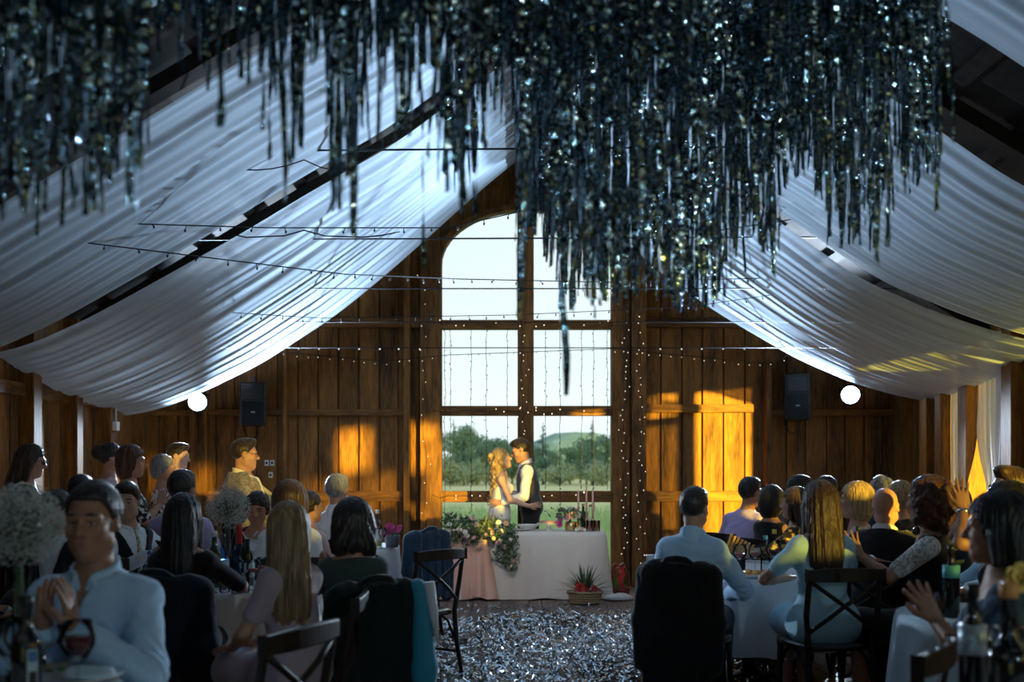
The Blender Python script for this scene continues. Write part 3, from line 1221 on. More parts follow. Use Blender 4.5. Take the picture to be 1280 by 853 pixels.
cable([(286, 292, 8.0), (330, 296, 8.1), (380, 288, 8.2), (430, 296, 8.3), (500, 290, 8.4)], 8, 'short dark wire looping over the bright left drape', 0.006, 0, name='loose_wire', sag=0.02)

# lit fairy lights along the rails and posts of the window wall, and unlit strands down the panes
FL = 'fairy light strands on the window wall'


def strand(px, y0, y1, label, nb, Y=YB - 0.14, kind='on', r=0.003, br=0.0048, jit=4, nm='fairy_light_strand'):
    n = 26
    g = np.random.default_rng(int(px * 7))
    pts = []
    for i in range(n + 1):
        pts.append(Vector((X(px + g.normal() * jit * 0.35, Y), Y - 0.01 * g.random(), Z(y0 + (y1 - y0) * i / n, Y))))
    o = MB().tube(pts, r, 4).build(nm, WIRE, smooth=True)
    tag(o, label, 'string light', FL)
    bl = []
    for i in range(nb):
        k = (i + g.random() * 0.8) / nb * n
        j = min(int(k), n - 1)
        bl.append(pts[j].lerp(pts[j + 1], k - j) + Vector((g.normal() * 0.012 * jit / 2, -0.008, 0)))
    bulbs(o, bl, br, kind)


strand(800, 395, 708, 'lit fairy lights down the broad post right of the window', 34, YB - 0.19, jit=5)
strand(781, 400, 700, 'lit fairy lights down the frame post at the right edge of the window', 34, YB - 0.13, jit=5)
strand(530, 330, 660, 'lit fairy lights down the frame post at the left edge of the window', 16, YB - 0.13, jit=6)
strand(653, 415, 600, 'lit fairy lights down the middle mullion of the window', 22, YB - 0.12, jit=6)
for i, (a, nm) in enumerate(((556, 'nearest the left frame'), (563, 'second from the left frame'), (589, 'third from the left frame'), (608, 'fourth from the left frame'), (634, 'just left of the mullion'),
                             (682, 'just right of the mullion'), (700, 'second right of the mullion'), (727, 'third right of the mullion'), (742, 'second from the right frame'), (759, 'nearest the right frame'))):
    strand(a, 412, 612 if i % 2 else 640, 'thin unlit light strand hanging down the panes, ' + nm, 20, YB - 0.10, 'off', 0.003, 0.0065, 1.2)
g = np.random.default_rng(9)
for y_, nm in ((404, 'upper'), (515, 'middle'), (620, 'lower')):
    pts = [Vector((X(540 + 240 * i / 24, YB - 0.1), YB - 0.10, Z(y_ + g.normal() * 1.5, YB - 0.1))) for i in range(25)]
    o = MB().tube(pts, 0.003, 4).build('fairy_light_strand', WIRE, smooth=True)
    tag(o, 'lit fairy lights tacked along the %s cross rail of the window' % nm, 'string light', FL)
    bulbs(o, [pts[int(k)] + Vector((0, -0.01, g.normal() * 0.02)) for k in g.uniform(0, 24, 12)], 0.006, 'on')

# ------------------------------------------------------------------ tinsel hanging from rails under the roof
m, nt, out = new_mat('silver_foil')
b = N(nt, 'ShaderNodeBsdfPrincipled')
b.inputs['Base Color'].default_value = (0.22, 0.33, 0.39, 1)
b.inputs['Metallic'].default_value = 1.0
b.inputs['Roughness'].default_value = 0.06
tc = N(nt, 'ShaderNodeTexCoord')
nz = N(nt, 'ShaderNodeTexNoise')
nz.inputs['Scale'].default_value = 42
nz.inputs['Detail'].default_value = 1.0
L(nt, tc.outputs['Object'], nz.inputs['Vector'])
bp = N(nt, 'ShaderNodeBump')
bp.inputs['Strength'].default_value = 1.0
bp.inputs['Distance'].default_value = 0.02
L(nt, nz.outputs['Fac'], bp.inputs['Height'])
L(nt, bp.outputs['Normal'], b.inputs['Normal'])
L(nt, b.outputs['BSDF'], out.inputs['Surface'])
FOIL = m


def ribbon(V, Fq, x, y, ztop, zbot, wd, g, seg=0.035):
    n = max(4, int((ztop - zbot) / seg))
    an = g.uniform(0, PI)
    tw = g.normal(0, 0.18)
    px_, py_ = x, y
    base = len(V)
    lean = g.normal(0, 0.02)
    for i in range(n + 1):
        t = i / n
        z = ztop + (zbot - ztop) * t
        an += tw + g.normal(0, 0.35)
        px_ += g.normal(0, 0.0016) + lean * seg
        py_ += g.normal(0, 0.0016)
        j = g.normal(0, 0.006)
        dx, dy = math.cos(an) * wd / 2, math.sin(an) * wd / 2
        V.append((px_ - dx, py_ - dy, z - j))
        V.append((px_ + dx, py_ + dy, z + j))
        if i:
            a = base + 2 * i
            Fq.append((a - 2, a - 1, a + 1, a))


# lowest picture row the fringe reaches, by picture column
PROF = [(-40, 250), (0, 290), (60, 300), (120, 275), (165, 262), (182, 250), (190, 70), (225, 95), (260, 150), (290, 90), (325, 120), (345, 235), (372, 205), (395, 170), (420, 270), (440, 285), (455, 200),
        (505, 190), (540, 205), (575, 285), (590, 250), (600, 130), (640, 170), (655, 300), (690, 330), (710, 400), (735, 380), (770, 390), (800, 370), (850, 390), (905, 385), (930, 310), (965, 320), (985, 225), (1010, 230),
        (1040, 310), (1080, 310), (1110, 320), (1130, 240), (1160, 225), (1180, 235), (1186, 0)]


def reach(px):
    for (a, ya), (b_, yb) in zip(PROF[:-1], PROF[1:]):
        if a <= px <= b_:
            return ya + (yb - ya) * (px - a) / (b_ - a)
    return -60


g = np.random.default_rng(21)
rows = [(2.35, 3.02, -30, 190, 60), (2.6, 3.06, -40, 620, 130), (2.95, 3.12, 200, 900, 120), (3.3, 3.2, 560, 1180, 150), (3.7, 3.36, 560, 1180, 200), (4.1, 3.56, 600, 1170, 230), (4.5, 3.74, 640, 1170, 230)]
RAILM = mat('rail_metal', (0.02, 0.02, 0.02), 0.5, 0.6)
desc = ['nearest the camera at the far left', 'over the left drapes', 'across the middle', 'first behind the long streamers', 'second behind the long streamers', 'second last towards the window', 'last towards the window']
for k, (Yr, zt, p0, p1, cnt) in enumerate(rows):
    V, Fq = [], []
    for i in range(cnt):
        px = g.uniform(p0, p1)
        yb = reach(px)
        u = g.random()
        # most strands stop well above the lowest ones
        yy = yb - abs(g.normal(0, 1)) * (45 if 560 < px < 1000 else 60) - (30 if u < 0.4 else 0)
        if 185 < px < 330 or 595 < px < 645:
            if u < 0.55:
                continue
        y_ = Yr + g.uniform(-0.12, 0.12)
        zb = Z(yy, y_)
        if zb > zt - 0.12:
            zb = zt - 0.12
        ribbon(V, Fq, X(px, y_), y_, zt, zb, g.uniform(0.008, 0.017), g)
    # short dense fringe along each rail
    for i in range(int((p1 - p0) * 0.33)):
        px = g.uniform(p0, p1)
        y_ = Yr + g.uniform(-0.12, 0.12)
        if 185 < px < 300 and g.random() < 0.5:
            continue
        ribbon(V, Fq, X(px, y_), y_, zt, min(zt - 0.1, Z(g.uniform(10, 90 if not 190 < px < 330 else 40), y_)), g.uniform(0.010, 0.02), g)
    me = np_mesh('hanging_tinsel', np.array(V), np.array(Fq))
    o = link('hanging_tinsel', me, FOIL, smooth=True)
    tag(o, 'silver foil tinsel fringe hanging from the roof, the row ' + desc[k], 'tinsel', kind='stuff')
    rl = thing('tinsel_rail', 'thin dark rail of the tinsel row ' + desc[k], 'rail', (0, Yr, zt), 0, 'tinsel rails')
    MB().tube([(X(p0, Yr), 0, 0), (X(p1, Yr), 0, 0)], 0.012, 8).build('rail_tube', RAILM, rl, True)
    for q in (0.1, 0.9):
        xx = X(p0 + (p1 - p0) * q, Yr)
        MB().tube([(xx, 0, 0), (xx, 0, roof_z(xx) - zt)], 0.004, 5).build('hanger', STEEL, rl, True)
g = np.random.default_rng(33)
for px, py, Yr, wd, lab in ((710, 495, 2.95, 0.022, 'longest silver streamer, reaching down across the right half of the window'), (652, 398, 2.95, 0.026, 'broad silver streamer hanging in front of the window mullion'),
                            (437, 296, 2.6, 0.020, 'silver streamer with a bent tip over the bright left drape'), (170, 263, 2.35, 0.036, 'broad dark streamer ending in a blunt tip over the dim left drape'),
                            (1170, 262, 3.3, 0.020, 'lone streamer at the right end of the tinsel'), (1097, 330, 3.3, 0.022, 'streamer with a blunt tip hanging lowest over the right drapes'),
                            (964, 345, 3.3, 0.018, 'dark straight streamer above the edge of the bright right drape'), (527, 335, 3.0, 0.014, 'thin streamer hanging alone left of the window arch'),
                            (356, 250, 2.6, 0.016, 'streamer with a white glint at its tip over the dim left drape'), (268, 158, 2.35, 0.022, 'short kinked streamer hanging alone over the dim left drape'),
                            (850, 390, 3.7, 0.016, 'streamer hanging lowest just right of the window arch'), (742, 398, 3.3, 0.016, 'curled streamer in front of the top right pane')):
    V, Fq = [], []
    zt = dict((r[0], r[1]) for r in rows).get(Yr, 3.12)
    ribbon(V, Fq, X(px, Yr), Yr, zt, Z(py, Yr), wd, g, 0.04)
    V = np.array(V)
    V[:, 0] += X(px, Yr) - V[-1, 0]
    o = link('hanging_streamer', np_mesh('hanging_streamer', V, np.array(Fq)), FOIL, smooth=True)
    tag(o, lab, 'tinsel', 'long tinsel streamers')

# foil confetti over the floor
g = np.random.default_rng(5)
V, Fq = [], []
n = 15000
cnt = 0
while cnt < n:
    y = g.uniform(6.3, 10.4)
    x = g.uniform(-1.6, 2.0)
    # the heap thins out towards the head table
    far = 9.5 + 0.25 * math.sin(x * 4.0 + 1) + 0.5 * max(0, x)
    if y > far and g.random() > 0.05:
        continue
    if g.random() < 0.12 + 0.3 * (math.sin(x * 5 + y * 3) * math.sin(y * 4.1 - x * 2) > 0.5):
        continue
    a = g.uniform(0, 2 * PI)
    ln, wd = g.uniform(0.02, 0.07), g.uniform(0.009, 0.017)
    M = Matrix.Rotation(a, 3, 'Z') @ Matrix.Rotation(g.normal(0, 0.45), 3, 'X') @ Matrix.Rotation(g.normal(0, 0.45), 3, 'Y')
    z = 0.006 + abs(g.normal(0, 0.022)) + abs(math.sin(a)) * 0.005
    bse = len(V)
    cz = g.uniform(-0.012, 0.012)
    for dx, dy, dz in ((-ln / 2, -wd / 2, 0), (0, -wd / 2, cz), (ln / 2, -wd / 2, 0), (-ln / 2, wd / 2, 0), (0, wd / 2, cz), (ln / 2, wd / 2, 0)):
        p = M @ Vector((dx, dy, dz))
        V.append((x + p.x, y + p.y, max(0.003, z + p.z)))
    Fq.append((bse, bse + 1, bse + 4, bse + 3))
    Fq.append((bse + 1, bse + 2, bse + 5, bse + 4))
    cnt += 1
CONF = mat('silver_confetti_foil', (0.50, 0.55, 0.58), 0.22, 1.0)
o = link('foil_confetti', np_mesh('foil_confetti', np.array(V), np.array(Fq)), CONF)
tag(o, 'silver foil confetti scattered thickly over the dark plank floor', 'confetti', kind='stuff')

# ------------------------------------------------------------------ trees beyond the meadow
LEAF = [mat('leaves_%s' % nm, a, 0.8, col2=b_, scale=0.9, spec=0.15) for nm, a, b_ in (  # leaf colours lightened to stand in for distance haze
    ('green', (0.42, 0.52, 0.30), (0.62, 0.68, 0.40)), ('blue_green', (0.34, 0.46, 0.29), (0.50, 0.60, 0.38)), ('pale', (0.72, 0.70, 0.38), (0.85, 0.80, 0.45)))]
BARK = mat('bark', (0.10, 0.09, 0.08), 0.9, col2=(0.17, 0.15, 0.13), scale=3)


def make_tree(kind, h, wd, seed, n=1500):
    g = np.random.default_rng(seed)
    r = thing('tree', '', 'tree')
    tr = MB()
    top = Vector((g.normal() * 0.2, g.normal() * 0.2, h * 0.96))
    pts = [Vector((0, 0, 0)).lerp(top, i / 6) + Vector((g.normal() * 0.08, g.normal() * 0.08, 0)) * (0 < i < 6) for i in range(7)]
    tr.tube(pts, [0.20 * (1 - 0.13 * i) * h / 9 for i in range(7)], 7)
    br = []
    for i in range(26 if kind != 'spruce' else 64):
        t = g.uniform(0.16, 0.97) if kind == 'round' else 0.06 + 0.93 * (1 - math.sqrt(g.random()))
        p = Vector((0, 0, 0)).lerp(top, t)
        a = g.uniform(0, 2 * PI)
        ln = wd * (1.15 - t if kind != 'round' else math.sin(PI * min(1, t * 0.95)) * 0.9) * g.uniform(0.6, 1.0)
        q = p + Vector((math.cos(a) * ln, math.sin(a) * ln, ln * (0.1 if kind == 'spruce' else 0.5)))
        br.append((p, q))
        tr.tube([p, p.lerp(q, 0.5) + Vector((0, 0, 0.1)), q], [0.06, 0.04, 0.015], 5)
    tr.build('trunk', BARK, r)
    V, Fq = [], []
    for i in range(n):
        p, q = br[g.integers(len(br))]
        c = p.lerp(q, g.random() ** 0.6)
        s = 0.10 * wd + 0.25 if kind != 'spruce' else 0.04 + 0.16 * (q - p).length
        c = c + Vector((g.normal() * s, g.normal() * s, g.normal() * s * 0.7))
        if c.z < h * 0.03:
            continue
        sz = g.uniform(0.14, 0.34) * (1 if kind != 'spruce' else max(0.35, 1.1 - c.z / h))
        u = Vector(g.normal(size=3)).normalized()
        v = u.cross(Vector(g.normal(size=3))).normalized()
        b0 = len(V)
        V += [c - u * sz, c + v * sz * 0.5, c + u * sz, c - v * sz * 0.5]
        Fq.append((b0, b0 + 1, b0 + 2, b0 + 3))
    MB().add(V, Fq).build('foliage', LEAF[{'round': 0, 'spruce': 1, 'bush': 2}[kind]], r)
    return r


kinds = {'round': make_tree('round', 8.5, 3.4, 1, 3200), 'spruce': make_tree('spruce', 10.5, 2.0, 2, 2400), 'bush': make_tree('bush', 3.6, 3.0, 3, 2000)}
used = set()
desc = {'round': 'leafy green tree beyond the meadow', 'spruce': 'slender dark spruce beyond the meadow', 'bush': 'pale low bush at the meadow edge'}
spots = [('round', 540, 532, 140, 'behind the left window frame'), ('spruce', 566, 520, 132, 'tallest in the left pane'), ('round', 580, 528, 128, 'right of the tallest spruce in the left pane'), ('bush', 563, 572, 122, 'at the left edge of the left pane'),
         ('round', 596, 540, 138, 'in the middle of the left pane'), ('spruce', 607, 538, 145, 'above the bride'), ('round', 622, 545, 135, 'over the head of the bride'), ('round', 640, 552, 140, 'between the couple and the mullion'),
         ('bush', 590, 574, 125, 'left of the bride'), ('spruce', 679, 524, 132, 'just right of the mullion'), ('round', 672, 556, 138, 'behind the groom'), ('round', 692, 562, 142, 'below the hill'),
         ('round', 712, 556, 136, 'in the middle of the right pane'), ('spruce', 741, 521, 128, 'tallest in the right pane'), ('round', 733, 545, 134, 'left of the tallest spruce in the right pane'), ('round', 757, 541, 137, 'beside the right window frame'),
         ('bush', 700, 577, 124, 'at the foot of the hill'), ('bush', 752, 576, 123, 'near the right window frame'), ('round', 520, 535, 136, 'hidden by the left post'), ('round', 790, 540, 139, 'hidden by the right post'),
         ('round', 610, 556, 150, 'deep behind the left pane'), ('round', 660, 556, 150, 'deep behind the mullion'), ('round', 725, 560, 150, 'deep behind the right pane'), ('round', 575, 552, 150, 'deep in the left corner')]
hh = {'round': 8.8, 'spruce': 10.6, 'bush': 3.9}
for i, (kd, px, py, Y, wh) in enumerate(spots):
    t = kinds[kd] if kd not in used else dup(kinds[kd])
    used.add(kd)
    t.location = (X(px, Y), Y, -0.3)
    s = (Z(py, Y) + 0.3) / hh[kd]
    t.scale = (s * (1.0 + 0.2 * math.sin(i * 2.1)), s, s)
    t.rotation_euler = (0, 0, i * 1.7)
    t['label'] = desc[kd] + ', ' + wh
    t['group'] = 'trees beyond the meadow'

# ------------------------------------------------------------------ unseen bulb strings added for glints in the tinsel, behind and beside the camera
FB = emit('glint_glass', (0.75, 0.88, 1.0), 12.0)
FW = emit('glint_glass_warm', (1.0, 0.8, 0.5), 10.0)
g = np.random.default_rng(77)
for j, (yy, zz) in enumerate(((-3.6, 3.3), (-1.6, 3.1), (0.6, 3.0))):
    t = thing('glint_string', 'string of lamps added outside the picture for glints in the tinsel', 'string light', (0, yy, zz), 0, 'added glint strings outside the picture')
    MB().tube([(-4.4, 0, 0.1), (-2.2, 0, -0.15), (0, 0, -0.2), (2.2, 0, -0.15), (4.7, 0, 0.1)], 0.006, 5).build('wire', WIRE, t, True)
    for i in range(7):
        x = -3.9 + 1.3 * i + g.normal() * 0.2
        z = -0.26 + 0.02 * abs(x) ** 1.5
        warm = (i + j) % 3 == 2
        MB().ball((x, 0, z), 0.03, 10, 8).build('bulb', FW if warm else FB, t, True)
        l = bpy.data.lights.new('glint_light', 'POINT')
        l.energy = 1.5
        l.color = (1.0, 0.75, 0.42) if warm else (0.5, 0.78, 1.0)
        l.shadow_soft_size = 0.035
        lo = bpy.data.objects.new('glint_light', l)
        COL.objects.link(lo)
        lo.location = (x, yy, zz + z - 0.08)

# a lamp added under the ridge, behind the tinsel, to brighten the head table
t = thing('table_fill_lamp', 'small black lamp added under the ridge behind the tinsel to brighten the head table', 'stage light', (0.3, 5.3, 4.2))
d = (Vector((0.15, 11.2, 0.75)) - Vector((0.3, 5.3, 4.2))).normalized()
M = d.to_track_quat('Z', 'Y').to_matrix().to_4x4()
MB().lathe([(0.001, -0.2), (0.05, -0.19), (0.06, -0.02), (0.07, 0.0), (0.06, 0.0), (0.05, -0.05), (0.001, -0.05)], n=20, M=M).build('housing', BLACK_METAL, t, True)
MB().lathe([(0.001, -0.02), (0.052, -0.022)], n=20, M=M).build('lens', emit('table_fill_lens', (1.0, 0.93, 0.84), 8.0), t, True)
MB().tube([(0, 0, 0.02), (-0.13, 0, 0.62)], 0.012, 6).build('hanger', BLACK_METAL, t, True)
l = bpy.data.lights.new('table_fill_beam', 'SPOT')
l.energy = 360
l.color = (1.0, 0.90, 0.80)
l.spot_size = R(21)
l.spot_blend = 0.8
l.shadow_soft_size = 0.05
lo = bpy.data.objects.new('table_fill_beam', l)
COL.objects.link(lo)
lo.location = Vector((0.3, 5.3, 4.2)) + d * 0.03
lo.rotation_euler = d.to_track_quat('-Z', 'Y').to_euler()

# one cool effect lamp on the right, beside the camera, for the dance floor
t = thing('mounted_effect_lamp', 'small cool effect lamp on the right wall outside the picture', 'stage light', (4.2, -2.6, 2.55))
d = (Vector((-0.6, 4.6, 0.9)) - Vector((4.2, -2.6, 2.55))).normalized()
M = d.to_track_quat('Z', 'Y').to_matrix().to_4x4()
MB().lathe([(0.001, -0.2), (0.05, -0.19), (0.06, -0.02), (0.07, 0.0), (0.06, 0.0), (0.05, -0.05), (0.001, -0.05)], n=20, M=M).build('housing', BLACK_METAL, t, True)
MB().lathe([(0.001, -0.02), (0.052, -0.022)], n=20, M=M).build('lens', emit('effect_lens', (0.55, 0.85, 1.0), 10.0), t, True)
MB().tube([(0, 0, 0.0), (0.66, 0, 0.02)], 0.012, 6).build('arm', BLACK_METAL, t, True)
l = bpy.data.lights.new('effect_beam', 'SPOT')
l.energy = 210
l.color = (0.50, 0.80, 1.0)
l.spot_size = R(52)
l.spot_blend = 1.0
l.shadow_soft_size = 0.08
lo = bpy.data.objects.new('effect_beam', l)
COL.objects.link(lo)
lo.location = Vector((4.2, -2.6, 2.55)) + d * 0.03
lo.rotation_euler = d.to_track_quat('-Z', 'Y').to_euler()

# unseen spots added on the front wall for sparkle in the tinsel
for px_, tx, c, nm in ((-3.3, -0.9, (0.55, 0.80, 1.0), 'far left'), (1.3, 0.9, (0.60, 0.85, 1.0), 'beside the door'), (2.6, 0.2, (1.0, 0.82, 0.55), 'second from the right'), (4.0, 1.2, (0.60, 0.85, 1.0), 'far right')):
    P0 = Vector((px_, YF + 0.45, 2.3))
    t = thing('added_glint_spot', 'small spot added outside the picture for tinsel glints, ' + nm, 'stage light', P0, 0, 'added glint spots outside the picture')
    d = (Vector((tx, 3.4, 2.45)) - P0).normalized()
    M = d.to_track_quat('Z', 'Y').to_matrix().to_4x4()
    MB().lathe([(0.001, -0.16), (0.04, -0.15), (0.045, -0.02), (0.055, 0.0), (0.048, 0.0), (0.04, -0.04), (0.001, -0.04)], n=18, M=M).build('housing', BLACK_METAL, t, True)
    MB().lathe([(0.001, -0.015), (0.042, -0.017)], n=18, M=M).build('lens', emit('glint_lens', c, 8.0), t, True)
    MB().tube([(0, -0.05, 0.02), (0, -0.40, 0.05)], 0.010, 6).build('arm', BLACK_METAL, t, True)
    l = bpy.data.lights.new('glint_beam', 'SPOT')
    l.energy = 360
    l.color = c
    l.spot_size = R(20)
    l.spot_blend = 0.7
    l.shadow_soft_size = 0.05
    lo = bpy.data.objects.new('glint_beam', l)
    COL.objects.link(lo)
    lo.location = P0 + d * 0.03
    lo.rotation_euler = d.to_track_quat('-Z', 'Y').to_euler()
# ------------------------------------------------------------------ people
def skin(name, c):
    m, nt, out = new_mat(name)
    b = N(nt, 'ShaderNodeBsdfPrincipled')
    tc = N(nt, 'ShaderNodeTexCoord')
    nz = N(nt, 'ShaderNodeTexNoise')
    nz.inputs['Scale'].default_value = 35
    L(nt, tc.outputs['Object'], nz.inputs['Vector'])
    rp = N(nt, 'ShaderNodeValToRGB')
    rp.color_ramp.elements[0].color = c4([v * 0.86 for v in c])
    rp.color_ramp.elements[1].color = c4([min(1, v * 1.1) for v in c])
    L(nt, nz.outputs['Fac'], rp.inputs['Fac'])
    L(nt, rp.outputs['Color'], b.inputs['Base Color'])
    b.inputs['Roughness'].default_value = 0.5
    b.inputs['Specular IOR Level'].default_value = 0.4
    L(nt, b.outputs['BSDF'], out.inputs['Surface'])
    return m


SKIN = skin('skin', (0.46, 0.235, 0.15))
SKIN_TAN = skin('tanned_skin', (0.36, 0.175, 0.105))
SKIN_PALE = skin('pale_skin', (0.56, 0.33, 0.235))
EYE_W = mat('eye_white', (0.7, 0.68, 0.65), 0.2)
EYE_D = mat('eye_iris', (0.02, 0.015, 0.01), 0.15)
LIP = mat('lips', (0.40, 0.13, 0.11), 0.4)
CLOTH_CACHE = {}


def cloth(name, c, c2=None, scale=20, rough=0.85, lo=0.45, hi=0.55, sheen=0.2, stretch=(1, 1, 1)):
    if name not in CLOTH_CACHE:
        CLOTH_CACHE[name] = mat(name, c, rough, col2=c2, scale=scale, bump=0.15, bscale=220, sheen=sheen, lo=lo, hi=hi, spec=0.2, stretch=stretch)
    return CLOTH_CACHE[name]


def hairmat(name, c, c2):
    if name not in CLOTH_CACHE:
        m = mat(name, [v * 0.7 for v in c], 0.42, col2=[v * 0.75 for v in c2], scale=60, stretch=(1, 1, 0.06), bump=0.7, bscale=90, spec=0.42, sheen=0.10, lo=0.3, hi=0.7)
        CLOTH_CACHE[name] = m
    return CLOTH_CACHE[name]


H_BLACK = hairmat('black_hair', (0.006, 0.005, 0.005), (0.016, 0.012, 0.010))
H_DARK = hairmat('dark_brown_hair', (0.014, 0.008, 0.006), (0.035, 0.02, 0.013))
H_BROWN = hairmat('brown_hair', (0.035, 0.017, 0.009), (0.085, 0.042, 0.022))
H_RED = hairmat('auburn_hair', (0.06, 0.02, 0.010), (0.14, 0.05, 0.022))
H_BLOND = hairmat('blond_hair', (0.26, 0.15, 0.06), (0.55, 0.38, 0.18))
H_DKBLOND = hairmat('dark_blond_hair', (0.10, 0.055, 0.025), (0.42, 0.25, 0.10))
H_GREY = hairmat('grey_hair', (0.13, 0.13, 0.14), (0.34, 0.34, 0.36))

V3 = lambda *a: np.array(a, float)


def ik(S, W, l1, l2, pole):
    d = W - S
    D = np.linalg.norm(d)
    if D > (l1 + l2) * 0.995:
        W = S + d / D * (l1 + l2) * 0.995
        d = W - S
        D = np.linalg.norm(d)
    u = d / D
    a = (l1 * l1 - l2 * l2 + D * D) / (2 * D)
    hgt = math.sqrt(max(0, l1 * l1 - a * a))
    p = pole - u * (pole @ u)
    p /= max(np.linalg.norm(p), 1e-6)
    return S + u * a + p * hgt, W


def unit(v):
    v = np.array(v, float)
    return v / max(np.linalg.norm(v), 1e-9)


def hand_prims(W, f, n, side, curl, spread=8, k=1.0):
    """Palm, four fingers and thumb from wrist W; f = finger direction, n = palm normal, side = +1 for a right hand."""
    f = unit(f)
    n = unit(n - f * (np.array(n) @ f))
    s = np.cross(f, n) * -side          # towards the thumb
    out = []
    pl = 0.085 * k
    offs = [0.028, 0.0095, -0.009, -0.027]
    lens = [(0.038, 0.024, 0.020), (0.043, 0.028, 0.021), (0.040, 0.026, 0.021), (0.031, 0.020, 0.018)]
    base = []
    for i in range(4):
        kn = W + f * (pl - abs(i - 1.2) * 0.004 * k) + s * offs[i] * k
        base.append(kn)
        out.append(('palm', rc(W + s * offs[i] * 0.55 * k + f * 0.012 * k, kn, 0.0145 * k, 0.0115 * k)))
    for i in range(4):
        p = base[i]
        a = R(curl * (0.45 + 0.06 * i))
        sp_ = R(spread * (1.3 - i))
        d0 = f * math.cos(sp_) + s * math.sin(sp_)
        ang = a * 0.6
        r = (0.0095, 0.0098, 0.0092, 0.0082)[i] * k
        for j in range(3):
            d = d0 * math.cos(ang) + n * math.sin(ang)
            q = p + d * lens[i][j] * k
            out.append(('fing', rc(p, q, r, r * 0.88)))
            p = q
            r *= 0.88
            ang += a
    p = W + f * 0.022 * k + s * 0.026 * k
    d1 = unit(f * 0.75 + s * 0.65 + n * 0.25)
    q = p + d1 * 0.040 * k
    out.append(('palm', rc(p, q, 0.0145 * k, 0.0115 * k)))
    d2 = unit(f * 0.95 + s * 0.25 + n * (0.15 + curl / 120))
    q2 = q + d2 * 0.030 * k
    out.append(('fing', rc(q, q2, 0.0108 * k, 0.0098 * k)))
    q3 = q2 + unit(d2 + n * 0.2) * 0.024 * k
    out.append(('fing', rc(q2, q3, 0.0098 * k, 0.0078 * k)))
    return out


def head_prims(sex, stout=0.0):
    """(primitive, softness, subtract?) in the head frame; face towards +Y."""
    w = 1.0 + stout * 0.12
    j = 0.060 if sex == 'm' else 0.052
    P = [(el((0, -0.014, 0.030), (0.074, 0.095, 0.088)), 0.0, False),
         (el((0, 0.022, -0.030), (0.062 * w, 0.070, 0.085)), 0.03, False),
         (rc((-j * 0.80 * w, 0.012, -0.066), (0, 0.062, -0.094), 0.024, 0.022), 0.03, False),
         (rc((j * 0.80 * w, 0.012, -0.066), (0, 0.062, -0.094), 0.024, 0.022), 0.03, False),
         (el((-0.038, 0.060, -0.022), (0.024, 0.022, 0.022)), 0.025, False),
         (el((0.038, 0.060, -0.022), (0.024, 0.022, 0.022)), 0.025, False),
         (el((-0.031, 0.094, 0.006), (0.018, 0.017, 0.013)), 0.014, True),
         (el((0.031, 0.094, 0.006), (0.018, 0.017, 0.013)), 0.014, True),
         (el((-0.031, 0.0745, 0.0135), (0.017, 0.011, 0.006)), 0.006, False), (el((0.031, 0.0745, 0.0135), (0.017, 0.011, 0.006)), 0.006, False),
         (rc((-0.046, 0.072, 0.024), (-0.012, 0.086, 0.024), 0.009, 0.009), 0.018, False),
         (rc((0.046, 0.072, 0.024), (0.012, 0.086, 0.024), 0.009, 0.009), 0.018, False),
         (rc((0, 0.084, 0.014), (0, 0.108, -0.026), 0.0085, 0.0125), 0.012, False),
         (el((-0.012, 0.095, -0.030), (0.0085, 0.010, 0.008)), 0.008, False),
         (el((0.012, 0.095, -0.030), (0.0085, 0.010, 0.008)), 0.008, False),
         (rc((-0.020, 0.082, -0.056), (0.020, 0.082, -0.056), 0.007, 0.007), 0.010, False),
         (rc((-0.016, 0.082, -0.066), (0.016, 0.082, -0.066), 0.008, 0.008), 0.010, False),
         (rc((-0.022, 0.0945, -0.0605), (0.022, 0.0945, -0.0605), 0.003, 0.003), 0.004, True)]
    for s in (-1, 1):
        P.append((el((s * 0.077, -0.010, -0.004), (0.009, 0.019, 0.031), rotm('Z', s * -22)), 0.006, False))
        P.append((el((s * 0.085, -0.003, -0.001), (0.005, 0.009, 0.016), rotm('Z', s * -22)), 0.004, True))
    return P


